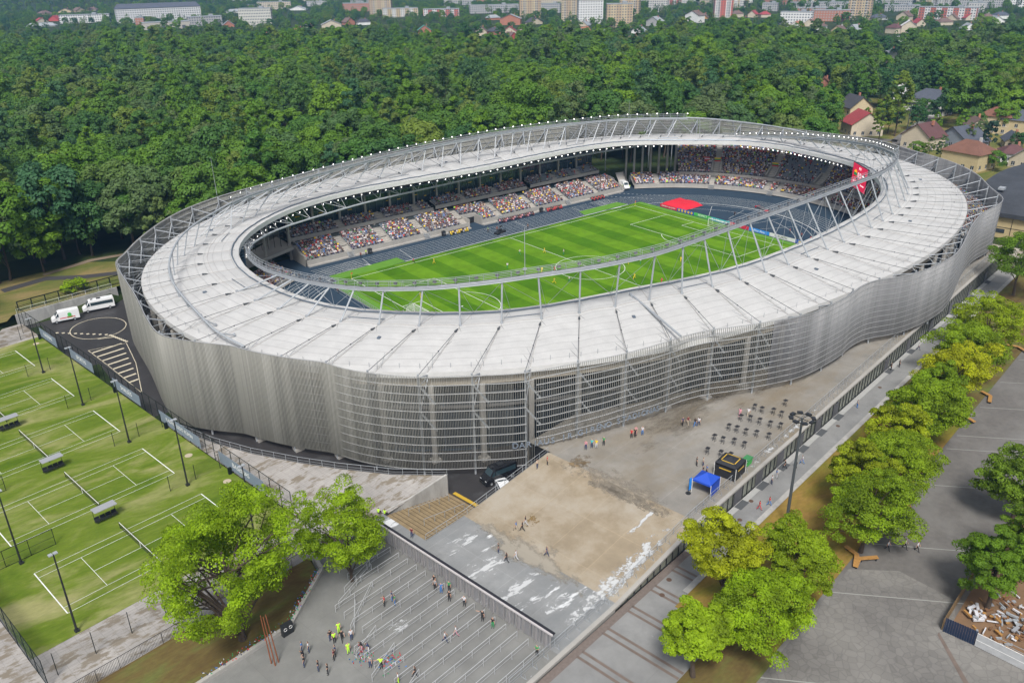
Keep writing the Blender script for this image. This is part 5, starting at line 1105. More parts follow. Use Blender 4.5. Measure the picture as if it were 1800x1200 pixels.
for k in range(5):
    v0=cv0+19.309*k; L,Wd=23.77,10.97
    for v in(0,Wd): gl(cu0,v0+v,cu0+L,v0+v)
    for v in(1.37,Wd-1.37): gl(cu0,v0+v,cu0+L,v0+v)
    for u in(0,L): gl(cu0+u,v0,cu0+u,v0+Wd,.14)
    for u in(5.485,L-5.485): gl(cu0+u,v0+1.37,cu0+u,v0+Wd-1.37)
    gl(cu0+5.485,v0+Wd/2,cu0+L-5.485,v0+Wd/2)
structure(LN,'court_lines',LINEW)
NETM=mat('tennis_net',(.03,.035,.035),.8,alpha=.45)
OW=['nearest the big maple','second from the big maple','third from the big maple','fourth from the big maple','farthest from the big maple']
for k in range(5):
    v0=cv0+19.309*k; t=empty('tennis_net',G(cu0+11.885,v0+5.485,1.6),GA,label='green court net with white tape on the court %s'%OW[k],cat='tennis net',group='tennis nets'); m=MB(); m.quad((0,-6.4,.05),(0,6.4,.05),(0,6.4,1.0),(0,-6.4,1.0)); m.build('net',NETM,t); m=MB(); m.box((0,0,1.03),(.05,12.8,.1)); m.box((0,0,.5),(.06,.08,1)); m.build('tape',WHITE,t)
    for y in(-6.4,6.4): m=MB(); m.bar((0,y,0),(0,y,1.1),.05,6); m.build('net_post',DARKG,t)
for k in range(1,5):
    v=cv0+19.309*k-4.0; t=empty('bench_shelter',G(cu0+11.5,v,1.6),GA,label='small bench shelter with grey roof between two courts, %s'%OW[k-1],cat='shelter',group='bench shelters'); m=MB(); m.box((0,0,2.3),(3.2,1.5,.08)); m.build('roof',mat('grey_sheet',(.30,.31,.33),.5),t) if k==1 else m.build('roof',bpy.data.materials['grey_sheet'],t); m=MB()
    for x in(-1.5,1.5): m.bar((x,.5,0),(x,.5,2.3),.035,5)
    m.build('frame',DARKG,t)
    for j in range(4): m=MB(); m.box((-1.2+.8*j,.1,.5),(.7,.55,.3)); m.box((-1.2+.8*j,.4,.75),(.7,.1,.5)); m.build('seat',BLACKM,t)
def pole_lamp(u,v,z,h,label,heads=2,group='court floodlights'):
    t=empty('floodlight_pole',G(u,v,z),GA,label=label,cat='light pole',group=group); m=MB(); m.bar((0,0,0),(0,0,h),.14,8,.08); m.box((0,0,.15),(.5,.5,.3)); m.build('pole',BLACKM,t); m=MB(); m.box((0,0,h),(.8,.08,.08)); m.build('crossarm',BLACKM,t)
    for j in range(heads): m=MB(); m.box(((j-.5)*.55,.2,h),(.45,.5,.12)); m.build('lamp_head',STEEL,t)
h_=11.5
for (u,v,l) in((-145.8,-34.5,'black light pole at the near left corner of the turf, by the paved strip'),(-145.7,-16.1,'black light pole at the left end between the two nearest courts'),(-121.8,-15.9,'black light pole at the right end between the two nearest courts'),(-122.1,3.4,'black light pole beside the stadium between second and third court'),(-121.9,22.6,'black light pole beside the stadium between third and fourth court'),(-121.6,42.2,'black light pole beside the stadium between fourth and fifth court'),(-121.7,-34.6,'black light pole half hidden behind the big maple')): pole_lamp(u,v,1.6,h_,l)
# court fences
MESHG=mat('wire_mesh',(.03,.04,.04),.8,alpha=.10); MESHD=mat('dense_wire_mesh',(.03,.05,.06),.8,alpha=.45)
def fence(name,pts,label,h=3,post=2.6,mesh=MESHG,rail=True,group=None,th=.06,pm=None):
    pm=pm or DARKG
    t=empty(name,tuple(pts[0]),label=label,cat='fence',group=group); o0=np.array(pts[0],float); P=np.array(pts,float)-o0; m=MB(); m.strip(P,P+(0,0,h)); m.build('mesh_panel',mesh,t)
    L=np.r_[0,np.cumsum(np.linalg.norm(np.diff(P,axis=0),axis=1))]; m=MB()
    if rail: m.tube(P+(0,0,h),th*.8,4); m.tube(P+(0,0,h*.5),th*.4,4); m.tube(P+(0,0,.05),th*.6,4)
    m.build('rails',pm,t)
    for s in np.linspace(0,L[-1],max(2,int(L[-1]/post))+1):
        q=np.array([np.interp(s,L,P[:,k]) for k in range(3)]); m=MB(); m.bar(q,q+(0,0,h+.05),th,4); m.build('post',pm,t)
    return t
fence('tall_court_fence',[G(-115.3,-34.5,1.6),G(-115.3,20,1.6)],'tall black mesh fence between the turf courts and the terrace, near half',4,2.7,th=.06)
fence('tall_court_fence',[G(-115.3,20,1.6),G(-115.3,73,1.6)],'tall black mesh fence between the turf courts and the van yard, far half',4,2.7,th=.06)
fence('court_fence',[G(-150,-39.8,1.6),G(-116,-39.8,1.6)],'thin black fence posts along the middle of the stained paved strip',3.2,4.2,rail=False)
fence('court_fence',[G(-151.4,-41,1.6),G(-151.4,60,1.6)],'dense dark fence along the left end of the turf courts',4,3.0,MESHD)
fence('court_fence',[G(-140,62.5,1.6),G(-118,62.5,1.6),G(-116,70,1.6)],'thin black fence beyond the farthest turf court by the grey path',3.2,4.0,rail=False)
for k in range(1,5):
    v=cv0+19.309*k-4.15
    fence('divider_fence',[G(-132.5+8.2,v,1.6),G(-116,v,1.6)],'short black divider fence at the stadium end between courts, %s'%OW[k-1],2.6,3.6,rail=False,group='divider fences')
    fence('divider_fence',[G(-150.5,v,1.6),G(-141,v,1.6)],'short black divider fence at the left end between courts, %s'%OW[k-1],2.6,3.0,rail=True,group='divider fences')
# banners on the tall fence
BAN=mat('grey_blue_banner',(.23,.28,.36),.7,var=.08,scale=1,alpha=.8)
for a,b,tx,l in((-14.5,-27.5,'BASEINAS','grey-blue fence banner reading BASEINAS nearest the maple'),(5.5,-8.5,'KAUNO LEDO RŪMAI','grey-blue fence banner reading KAUNO LEDO RUMAI'),(24,13,'SMALSŪS','grey-blue fence banner with pale lettering beside the third court'),(44,33,'SPORTAS','grey-blue fence banner with pale lettering beside the fourth court'),(60,51,'KAUNAS','grey-blue fence banner with pale lettering at the far end of the fence')):
    t=empty('fence_banner',G(-115.45,(a+b)/2,3.2),GA,label=l,cat='banner',group='fence banners'); m=MB(); m.box((0,0,0),(.03,a-b,2.1)); m.build('banner_sheet',BAN,t)
    text(tx,1.15 if len(tx)<10 else .95,LW,t,frame((-.03,0,.1),(0,-1,0)),extr=.005)
for v in(-18,3,23,60): t=put(MB().box((0,0,.5),(.5,.4,1.0)).box((0,0,1.05),(.56,.46,.1)).build('litter_bin',DARKG,loc=G(-115.8,v,1.6)),'dark green litter bin at the foot of the tall fence','litter bin','bins along the tall fence')
m=MB(); m.bar((0,0,0),(0,0,.02),.62,18); SAND=mat('sand_patch',(.42,.36,.26),.9)
for u,v in((-117.5,-8),(-117.2,-19.5),(-117.3,58)): put(link('sand_patch',m.mesh('sand_patch',SAND),loc=G(u,v,1.605)),kind='structure')
# iron fence, low wall, litter of bottles
railing('iron_fence',[G(-155,-44.3,1.75),G(-119.6,-44.5,1.75)],'black vertical bar fence between the paved strip and the planting bed',h=1.7,post=2.4,mid=False,mt=BLACKM,inf=.16,cat='fence')
m=MB(); pts=[(-160,-54.2),(-128.7,-54.2),(-120.3,-48.7),(-119.3,-45.2)]
for (a,b),(c,d) in zip(pts[:-1],pts[1:]): L=math.hypot(c-a,d-b); an=math.atan2(d-b,c-a); m.box(G((a+c)/2,(b+d)/2,2.45),(L,.45,1.3),an+GA)
put(m.build('low_planter_wall',CONC),'low pale concrete wall around the planting bed with bottles on it','wall')
t=empty('bottle_litter',(0,0,0),label='scattered bottles and caps left in heaps along the low planter wall',cat='litter'); t['kind']='stuff'; bpy.data.objects.remove(t)
m=MB()
for k in range(420):
    s=rng.random(); 
    if k<300:
        i=1 if rng.random()<.55 else 0; (a,b),(c,d)=pts[i:i+2] if i else ((-140,-54.2),(-128.7,-54.2)); u=a+(c-a)*s; v=b+(d-b)*s+rng.uniform(-.1,.9); z=1.85 if abs(v-b)>.5 else 3.12
        z=3.1 if rng.random()<.5 else 1.85; v+= .0 if z>2 else .5
    else: cx,cy=((-126.2,-64.2),(-124.3,-67.3))[k%2]; u,v,z=cx+rng.normal()*.6,cy+rng.normal()*.6,2.6
    m.mi=int(rng.integers(0,5)); p=np.array(G(u,v,z)); h=rng.uniform(.12,.24); an=rng.uniform(0,6.3)
    m.bar(p+(0,0,.05),p+((math.cos(an)*h,math.sin(an)*h,.05) if k%2 else (0,0,h)),.05,5)
put(m.build('bottle_litter',[B_,R_,W_,GN_,N_]),'scattered coloured bottles and caps in heaps by the planter wall and barriers','litter',kind='stuff')
# retaining wall of the van yard
m=MB(); m.box(G(-104,74.6,1.55),(23,.4,3.1),GA); put(m.build('yard_wall',mat('weathered_concrete',(.36,.36,.35),.85,var=.15,scale=.6,stain=(.24,.24,.23),sscale=.35,stretch=(1,1,.3))),'weathered concrete retaining wall behind the two parked vans','wall')
railing('wall_handrail',[G(-115,74.9,3.1),G(-93.5,74.9,3.1)],'white tubular handrail on top of the van yard wall',post=3,mid=True,mt=mat('white_steel_rail',(.6,.62,.63),.4))
fence('wooded_slope_fence',[G(-114,76.6,3.05),G(-84,76.6,3.05)],'dark mesh fence with stout posts between the yard wall and the grass slope',2.2,3.0,th=.16)
# yard markings
LN=MB(); CRM=mat('cream_road_paint',(.55,.50,.38),.7,var=.15,scale=2)
a=np.linspace(0,2*PI,49); LN.strip([G(-103.6+5.9*math.cos(t)*.95,60.3+6.3*math.sin(t),.0) for t in a],[G(-103.6+6.08*math.cos(t)*.95,60.3+6.5*math.sin(t),.0) for t in a])
for k in range(18):
    f=k/17; u,v=(-110.9+f*2*7.3,64.7-f*2*10.1) if f<.5 else (-103.6+(f-.5)*1.8,54.6-(f-.5)*13)
    gl_=(u-.32,v,u+.32,v); LN.quad(*[G(x,y,.004) for x,y in((u-.3,v-.25),(u+.25,v-.45),(u+.35,v+.2),(u-.2,v+.4))])
H3=[(-110.2,49.7),(-103.1,47.2),(-106.2,36),(-111.4,22.2)]
def ml(p,q,w=.14): 
    p=np.array(p,float);q=np.array(q,float);d=(q-p)/np.linalg.norm(q-p);n=np.array([-d[1],d[0]])*w/2; LN.quad(*[G(*x,.006) for x in(p-n,q-n,q+n,p+n)])
for i in range(3): ml(H3[i],H3[i+1])
ml(H3[0],(-110.6,38)); ml((-110.6,38),H3[3])
for k in range(8):
    f=(k+.6)/9; a_=np.array([-110.25,49.5])+f*np.array([-.9,-25]); tt_=min(1,f*1.35); b_=np.array([-103.4,46.5])+f*np.array([-6.8,-22.0]); ml(a_,b_+np.array([0,3.0*(1-f)]),.55)
ml((-106.3,54.2),(-103.6,52.6),.3)
structure(LN,'yard_markings',CRM)
# ---------------- vehicles ----------------
TYRE=mat('tyre_rubber',(.015,.015,.016),.8); PAINTW=mat('van_white',(.74,.75,.76),.3); PAINTK=mat('van_black',(.012,.013,.016),.25)
def van(name,loc,rz,label,paint,L=5.9,W=2.0,H=2.65,bus=False,cat='van',roofbits=True,low=False):
    t=empty(name,loc,rz,label=label,cat=cat); h0=.38
    prof=[(-L/2,h0),(-L/2,H-.12),(-L/2+.1,H),(L/2-1.9,H),(L/2-1.55,H-.12),(L/2-.85,1.55),(L/2-.15,1.15),(L/2,.85),(L/2,h0)] if not low else [(-L/2,h0),(-L/2,1.0),(-L/2+.35,H-.1),(-L/2+.5,H),(L/2-1.9,H),(L/2-1.0,1.05),(L/2-.1,.85),(L/2,.7),(L/2,h0)]
    m=MB(); n=len(prof)
    def wy(z): return W/2-(.0 if z<1.2 else (z-1.2)*.09)
    a=[(x,-wy(z),z) for x,z in prof]; b=[(x,wy(z),z) for x,z in prof]; m.add(a+b,[list(range(n)),list(range(2*n-1,n-1,-1))]+[[i,n+i,n+(i+1)%n,(i+1)%n] for i in range(n)]); o=m.build('body',paint,t); bv=o.modifiers.new('b','BEVEL'); bv.width=.06; bv.segments=2; bv.limit_method='ANGLE'
    g=MB(); x0,z0,x1,z1=(L/2-1.52,H-.22,L/2-.9,1.62) if not low else (L/2-1.85,H-.06,L/2-1.05,1.12)
    e=.03; g.quad((x1+e,-W/2+.2,z1+e),(x1+e,W/2-.2,z1+e),(x0+e,W/2-.3,z0+e),(x0+e,-W/2+.3,z0+e)); g.build('windscreen',GLASSD,t)
    zb,zt=(1.5,2.25) if not low else (1.05,H-.15)
    for s in(-1,1):
        g=MB(); wins=[(L/2-1.65,L/2-1.0)]+([(-L/2+.3,L/2-1.8)] if bus or low else [])
        for k,(xa,xb) in enumerate(wins):
            q=[(xa,s*(wy(zb)+.012),zb),(xb if k==0 else xb,s*(wy(zb)+.012),zb),(xb-(.45 if k==0 else 0),s*(wy(zt)+.012),zt),(xa,s*(wy(zt)+.012),zt)]; g.poly(q if s<0 else q[::-1])
        g.build('side_window',GLASSD,t)
        g=MB(); g.box((L/2-1.0,s*(W/2+.15),1.6),(.12,.2,.3)); g.build('mirror',BLACKM,t)
        g=MB(); g.box((L/2-.1,s*(W/2-.3),.95 if not low else .72),(.12,.35,.2)); g.build('headlight',mat('headlamp',(.6,.62,.65),.15) if 'headlamp' not in bpy.data.materials else bpy.data.materials['headlamp'],t)
        for x in(-L/2+1.15,L/2-.95):
            g=MB(); g.bar((x,s*(W/2-.24),.36),(x,s*(W/2+.02),.36),.36,16); w_=g.build('wheel',TYRE,t); g=MB(); g.bar((x,s*(W/2+.015),.36),(x,s*(W/2+.035),.36),.2,12); g.build('rim',STEEL,w_)
    g=MB(); g.box((0,0,.42),(L*.985,W*1.005,.16)); g.box((L/2,0,.5),(.12,W*.95,.22)); g.build('bumper',BLACKM,t)
    if roofbits and bus:
        g=MB(); g.box((-.3,0,H+.06),(.9,.7,.12)); g.box((1.2,0,H+.05),(.5,.5,.1)); g.build('roof_unit',BLACKM,t)
    return t
a0=PI+GA-R(15)
t=van('delivery_van',G(-106.6,70.6,-.04),a0,'white high roof delivery van with red stripe and green logo parked by the yard wall',PAINTW)
m=MB(); m.box((-.4,1.0,1.05),(3.2,.03,.18)); m.build('red_stripe',REDB,t); m=MB(); m.bar((-.9,.96,1.7),(-.9,1.02,1.7),.42,10); m.box((-.9,.99,1.1),(1.1,.03,.5)); m.build('green_logo',GRN,t)
van('minibus',G(-98.6,71.6,-.04),a0,'white minibus with dark windows parked by the yard wall',PAINTW,L=7,W=2.05,H=2.75,bus=True,cat='minibus')
van('cargo_van',G(-87.3,-49.0,-.04),GA+R(168),'black high van parked under the open screen',PAINTK,bus=True)
van('white_car',G(-89.0,-51.6,-.04),GA+R(60),'small white car in front of the black van beside the ramp railing',PAINTW,L=4.2,W=1.8,H=1.5,low=True,cat='car')
van('ambulance',(66.2,52.6,0),R(250),'white ambulance with orange stripes waiting in the corner gap',PAINTW,L=5.6,H=2.6,bus=False,cat='ambulance')
van('ambulance',(66.6,59.8,0),R(250),'second white ambulance behind the first in the corner gap',PAINTW,L=5.6,H=2.6,cat='ambulance')
m=MB(); m.box(G(-81.4,-52.4,2.4),(.3,4.2,3.8),GA); put(m.build('undercroft_opening',BLACKM),'dark vehicle opening below the podium edge','gateway')  # solid black box, its colour stands in for the shade inside the opening
SALT=(.50,.51,.515)
for a in [(-111,-80.5,-80.4,-76.6,ramp,SALT,.9,(.535,.60),(.8,1,1)),(-80,-30,-80.6,-79.0,ramp,SALT,.8,(.60,.66),(1,1,1)),(-111,-100.3,-66.5,-62.2,ramp,SALT,1.1,(.56,.61),(.4,1.3,1)),(-111,-100.3,-71.5,-68.6,ramp,SALT,1.1,(.545,.60),(.4,1.3,1)),(-110.5,-100.3,-60.2,-57.5,ramp,SALT,.8,(.60,.64),(.35,1.5,1)),(-92,-80.6,-75.6,-74.4,ramp,SALT,.9,(.56,.60),(.4,1,1)),(-109.6,-101,-77.0,-73.0,ramp,SALT,.8,(.60,.64),(.8,1,1)),(-150,-112,-81,-79.2,lambda u:2.58,SALT,.4,(.52,.57),(1,1,1)),(-124,-118,-66,-62,lambda u:2.58,SALT,.7,(.60,.64),(.4,1,1))]: stain_sheet('salt_bloom',*a)
for a in [(-103.5,-97,-78,-55,ramp,(.30,.27,.22),.35,(.47,.62),(1,.6,1)),(-85,-78,-80,-55,lambda u:ramp(u),(.275,.24,.19),.3,(.48,.66),(1,.7,1)),(-84.5,-81.7,-80.5,-58,ramp,(.235,.205,.16),.9,(.53,.64),(1,.8,1)),(-83.5,-77,-62,-57.5,ramp,(.21,.15,.08),.9,(.55,.63),(1,1,1)),(-50,10,-74,-64,lambda u:4.3,(.17,.125,.07),.2,(.46,.70),(.5,1.6,1)),(-76,-20,-68,-58,lambda u:4.3,(.16,.135,.10),.15,(.46,.72),(.6,1.6,1)),(-98,-92,-66,-60,ramp,(.20,.13,.05),.9,(.66,.69),(.7,1,1))]: stain_sheet('damp_stain',*a,dz=.018)
# ---------------- turnstiles ----------------
t=empty('turnstile_row',G(-111,-80,2.6),GA,label='long row of full height steel turnstiles under a black beam across the forecourt',cat='turnstiles')
L=31.2; m=MB(); m.box((.1,L/2,2.55),(.38,L,.16)); m.build('canopy_beam',mat('beam_black',(.02,.02,.025),.5),t); m=MB(); m.box((-.2,L/2,2.52),(.2,L,.2)); m.build('beam_edge',mat('beam_pale',(.5,.47,.47),.5),t)
ST2=mat('brushed_steel',(.50,.48,.48),.35,.6)
y=.5; k=0
while y<L-1.2:
    m=MB()
    for q in(0,1.0): m.box((0,y+q,1.23),(.12,.12,2.46))
    if k%3==2:
        for z in np.arange(.15,2.4,.14): m.bar((-.1,y,z),(-.1,y+1,z),.025,4)
        m.build('gate_panel',ST2,t); y+=1.15
    else:
        m.bar((0,y+.6,0),(0,y+.6,2.45),.06,6)
        for z in np.arange(.15,2.35,.13):
            for a in(.4,1.9,3.5,5.0): m.bar((0,y+.6,z),(.55*math.cos(a),y+.6+.55*math.sin(a),z),.022,4)
        m.build('turnstile_cage',ST2,t); y+=1.5
    k+=1
# queue barriers
BAR=mat('barrier_galvanised',(.55,.56,.58),.5,.15)
def barrier(u0,v0,u1,v1,label,h=1.05):
    p=np.array(G(u0,v0,2.6));q=np.array(G(u1,v1,2.6))-p; t=empty('crowd_barrier',tuple(p),label=label,cat='barrier',group='queue barriers before the turnstiles'); m=MB(); m.bar((0,0,h),q+(0,0,h),.03,4); m.bar((0,0,.5),q+(0,0,.5),.015,4); m.build('handrail',BAR,t); n=max(1,int(np.linalg.norm(q)/2.4))
    for k in range(n+1): MB().bar(q*k/n,q*k/n+(0,0,h),.03,4).build('post',BAR,t)
lane=0
for v in np.arange(-79.0,-50,1.75):
    ln=(14 if v<-62 else (11.5 if v<-56 else 7)); 
    barrier(-112.2,v,-112.2-ln,v,'straight steel queue barrier, lane %s'%(['closest to the podium railing','second from the podium railing','third from the podium railing'][lane] if lane<3 else 'in the middle of the queue area' if lane<14 else 'near the young maple')); lane+=1
for a,b,c,d in((-124.5,-60.3,-118,-56.2),(-124.2,-60.6,-121.3,-57),(-126.5,-64,-122.5,-62.5),(-127.5,-68,-122.8,-66.2),(-123,-56,-116,-53.5),(-128.5,-73,-123.5,-71.2),(-121,-54.5,-114,-52.3)): 
    barrier(a,b,c,d,'slanting steel barrier at the mouth of the queue lanes')
# tents, tables, bins
def tent(u,v,s,h,mt,label,trim=None,walls=(1,1,1,0)):
    t=empty('canopy_tent',G(u,v,4.3),GA+.05,label=label,cat='tent'); m=MB(); a=s/2
    for x,y in((-a,-a),(a,-a),(a,a),(-a,a)): m.bar((x,y,0),(x,y,2.2),.04,5)
    m.build('frame',WHITE,t); m=MB(); c=[(-a,-a,2.2),(a,-a,2.2),(a,a,2.2),(-a,a,2.2)]; ap=(0,0,h)
    for i in range(4): m.add([c[i],c[(i+1)%4],ap],[[0,1,2]]); m.add([c[i],c[(i+1)%4],tuple(np.array(c[(i+1)%4])-(0,0,.3)),tuple(np.array(c[i])-(0,0,.3))],[[3,2,1,0]])
    m.build('canopy_roof',mt,t); m=MB()
    for i,w_ in enumerate(walls):
        if w_: p,q=c[i],c[(i+1)%4]; m.add([p,q,(q[0],q[1],.1),(p[0],p[1],.1)],[[0,1,2,3]])
    m.build('side_walls',mt,t)
    if trim:
        m=MB()
        for s_ in(-1,1): m.box((s_*a*.62,0,2.2+(h-2.2)*.40),(.12,a*1.1,.04)); m.box((0,s_*a*.62,2.2+(h-2.2)*.40),(a*1.1,.12,.04))
        m.box((-a-.02,0,1.55),(.03,a*1.1,.16)); m.box((0,-a-.02,1.55),(a*1.1,.03,.16)); m.build('gold_trim',trim,t)
    return t
tent(-74.4,-77.9,2.9,3.1,mat('tent_blue',(.012,.07,.48),.6),'bright blue canopy tent standing on the podium by the railing',walls=(1,1,0,0))
tent(-68.2,-78.3,3.4,3.0,mat('tent_black',(.02,.021,.025),.6),'black canopy tent with gold lettering behind the blue tent',mat('gold',(.62,.40,.04),.5),walls=(1,1,1,1))
t=empty('wheeled_container',G(-64.5,-79.2,4.3),GA,label='green wheeled waste container behind the black tent',cat='waste container'); m=MB(); m.add([(-.6,-.4,.15),(.6,-.4,.15),(.6,.4,.15),(-.6,.4,.15),(-.7,-.5,1.2),(.7,-.5,1.2),(.7,.5,1.2),(-.7,.5,1.2)],[[3,2,1,0],[4,5,6,7],[0,1,5,4],[1,2,6,5],[2,3,7,6],[3,0,4,7]]); m.build('body',GRN,t); m=MB(); m.box((0,0,1.26),(1.5,1.1,.12)); m.build('lid',mat('green_lid',(.05,.22,.08),.5),t)
t=empty('feather_flag',G(-76.6,-76.4,4.3),label='blue feather banner beside the blue tent',cat='flag'); m=MB(); m.bar((0,0,0),(0,0,.08),.4,10); m.bar((0,0,0),(0,0,2.6),.03,5); m.build('pole',BLACKM,t); m=MB(); m.box((.3,0,1.5),(.55,.03,2.0)); m.build('banner',BLU2,t)
TBL=mat('table_black',(.03,.03,.033),.4); 
def mk_table():
    t=empty('standing_table',(0,0,0)); m=MB(); m.box((0,0,1.1),(.75,.6,.04)); m.box((.05,0,1.14),(.3,.2,.05)); m.build('table_top',TBL,t)
    for s in(-1,1): m=MB(); m.bar((-.3,s*.2,0),(.3,s*.2,1.08),.02,4); m.bar((.3,s*.2,0),(-.3,s*.2,1.08),.02,4); m.bar((-.3,s*.2,.04),(.3,s*.2,.04),.02,4); m.build('leg',TBL,t)
    return t
def copy_tree(o,parent=None):
    c=o.copy(); C.objects.link(c); c.parent=parent
    for ch in o.children: copy_tree(ch,c)
    return c
tb=mk_table(); TP=[]
for r_ in range(5):
    for c_ in range(6):
        u=-66.0+4.3*c_+.4*r_; v=-71.8-1.55*r_-.06*c_
        if (r_,c_) in((0,0),(4,0),(4,5),(3,5),(0,5),(4,1),(1,5)): continue
        TP.append((u,v,r_,c_))
for i,(u,v,r_,c_) in enumerate(TP):
    o=tb if i==0 else copy_tree(tb); o.location=G(u+rng.uniform(-.3,.3),v+rng.uniform(-.2,.2),4.3); o.rotation_euler=(0,0,rng.uniform(-.2,.2)+GA)
    put(o,'black folding standing table, row %s from the railing, %s'%(['fifth','fourth','third','second','nearest'][r_],['nearest the tents','second from the tents','third from the tents','fourth from the tents','farthest from the tents','at the far end'][c_]),'table','standing tables on the podium')
m=MB(); m.mi=0; m.bar((0,0,0),(0,0,.06),.35,12); 
for u,v in((-91.3,-82.8),(-94.3,-83.7),(-68.7,-82.4),(-73.9,-83.4),(-39,-83),(-20,-83)): put(m.build('manhole_cover',mat('rusty_iron',(.10,.06,.04),.8) if 'rusty_iron' not in bpy.data.materials else bpy.data.materials['rusty_iron'],loc=G(u,v,zs(u)-.03)),'round rusty manhole cover in the walkway','manhole cover','manhole covers in the walkway')
# big lamp mast
def mast(x,y,z,h,label):
    t=empty('lamp_mast',(x,y,z),label=label,cat='lamp mast'); m=MB(); m.bar((0,0,0),(0,0,h),.24,10,.14); m.build('pole',mat('mast_grey',(.07,.08,.085),.5) if 'mast_grey' not in bpy.data.materials else bpy.data.materials['mast_grey'],t); m=MB(); a=np.linspace(0,2*PI,17)[:-1]; m.tube([(1.35*math.cos(q),1.35*math.sin(q),h-.1) for q in a],.07,5,True)
    for q in a[::4]: m.bar((0,0,h-.1),(1.35*math.cos(q),1.35*math.sin(q),h-.1),.05,4)
    m.build('ring_frame',BLACKM,t)
    for q in a[::2]: m=MB(); m.box((1.45*math.cos(q),1.45*math.sin(q),h),(.5,.7,.25),q); m.build('lamp_head',BLACKM,t)
p=G(-70.7,-88.8,zs(-70)); mast(*p,17.3,'tall grey lamp mast with a ring of lamps standing in the lawn by the walkway')
mast(190.6,16.3,3,17,'tall lamp mast with ring head among the houses behind the stadium')
# benches
BWD=MB(); BWD.box((0,0,.45),(2.6,.6,.1)); BWD.box((1.9,.75,.45),(2.0,.6,.1),.9)
bme=BWD.mesh('seat_planks',WOOD); BL=MB(); 
for x,y in((-1,0),(1,0),(2.3,1.2)): BL.box((x,y,.2),(.12,.5,.4))
blm=BL.mesh('leg_blocks',BLACKM)
for u,v,a,l in((-70.6,-100.2,2.4,'angled wooden bench by the large near lime tree'),(-72.2,-99.2,.3,'short wooden bench half under the large near lime tree'),(-54.3,-99.6,.5,'angled wooden bench in the gap beside the second lime tree'),(-22.3,-98.9,1.0,'zigzag wooden bench by the fourth lime tree'),(-12.3,-99.6,.2,'wooden bench on the square edge beyond the zigzag bench'),(15.0,-98.5,.9,'wooden bench far along the tree row'),(19.0,-99,.4,'farthest wooden bench on the square edge')):
    t=empty('wooden_bench',G(u,v,zs(u)),GA+a,label=l,cat='bench',group='wooden benches'); link('seat_planks',bme,t); link('leg_blocks',blm,t)
# rusty pole, black bins with white rings
t=empty('leaning_rusty_poles',G(-133.3,-58.0,2.6),label='three rusty steel poles leaning together in front of the planter wall',cat='poles')
for dx,dy in((.0,.0),(.5,.25),(-.2,.6)): m=MB(); m.bar((dx,dy,0),(dx*.7-.25,dy*.7+.35,7.0),.08,6,.05); m.build('pole',mat('rust',(.23,.075,.03),.8) if 'rust' not in bpy.data.materials else bpy.data.materials['rust'],t)
t=empty('black_cabinet',G(-129.6,-54.9,2.6),GA,label='black boxes with white ring signs at the corner of the planter wall',cat='cabinet'); m=MB(); m.box((0,0,.8),(1.4,.5,1.6)); m.build('box',BLACKM,t); m=MB()
for x in(-.35,.35):
    a=np.linspace(0,2*PI,17)[:-1]; m.tube([(x+.2*math.cos(q),-.27,1.0+.2*math.sin(q)) for q in a],.03,4,True)
m.build('ring_sign',WHITE,t)
# construction corner
t=empty('site_hoarding',(0,0,0),label='dark blue corrugated hoarding at the corner of the building site',cat='hoarding'); m=MB(); A=G(-77.5,-111.6,zs(-77));B=G(-77.4,-115.0,zs(-77)); n_=26
for k in range(n_):
    p=np.array(A)+(np.array(B)-A)*k/n_; q=np.array(A)+(np.array(B)-A)*(k+1)/n_; o_=np.array([.06*(k%2),0,0]); m.add([p+o_,q+o_,q+o_+(0,0,2.1),p+o_+(0,0,2.1)],[[0,1,2,3]]); 
m.build('corrugated_sheet',mat('navy_sheet',(.015,.03,.07),.4),t)
t=empty('sheeted_fence',(0,0,0),label='site fence wrapped in torn white sheeting beside the paved square',cat='fence'); m=MB(); P=[G(-77.5,-115,zs(-77)),G(-77.8,-120,zs(-77)),G(-77.4,-126,zs(-77)),G(-77,-140,zs(-77))]
m.strip([(x,y,z+.1) for x,y,z in P],[(x,y,z+1.9) for x,y,z in P]); m.build('sheeting',mat('white_sheeting',(.42,.43,.44),.7,var=.15,scale=1.2),t); m=MB()
for (a_,b_) in zip(P[:-1],P[1:]): m.bar(np.array(a_)+(0,0,1.0),np.array(b_)+(0,0,1.0),.03,4); m.bar(np.array(a_)+(0,0,1.95),np.array(b_)+(0,0,1.95),.04,4)
m.build('rails',WHITE,t)
t=empty('plank_fence',(0,0,0),label='brown plank fence running from the blue hoarding past the maple',cat='fence'); m=MB(); A=np.array(G(-77.3,-111.4,zs(-77)));B=np.array(G(-63,-111.4,zs(-63)))
for k in range(60): p=A+(B-A)*k/60; m.box(p+(0,0,.8),(.2,.05,1.6+rng.uniform(-.1,.1)),GA)
m.build('planks',mat('old_planks',(.20,.13,.06),.8,var=.25,scale=2),t)
gslab('bare_ground',[(-77,-112),(-40,-112),(-40,-150),(-77,-150)],.04,SOIL if 0 else mat('bare_earth',(.20,.12,.065),.9,var=.2,scale=.4),zf=zs)
m=MB()
for k in range(170):
    u,v=-71+np.clip(rng.normal()*2.6,-5,6),-117.5+np.clip(rng.normal()*3,-5,4.5); m.mi=int(rng.integers(0,5)); m.box(G(u,v,zs(u)+rng.uniform(.05,.7)),(rng.uniform(.2,1.3),rng.uniform(.08,.4),rng.uniform(.05,.3)),rng.uniform(0,6.3))
put(m.build('building_rubble',[W_,WOOD,GR_,mat('rubble_brown',(.18,.09,.04),.9),STEEL]),'heap of broken boards, sacks and rubble behind the site fence','rubble',kind='stuff')
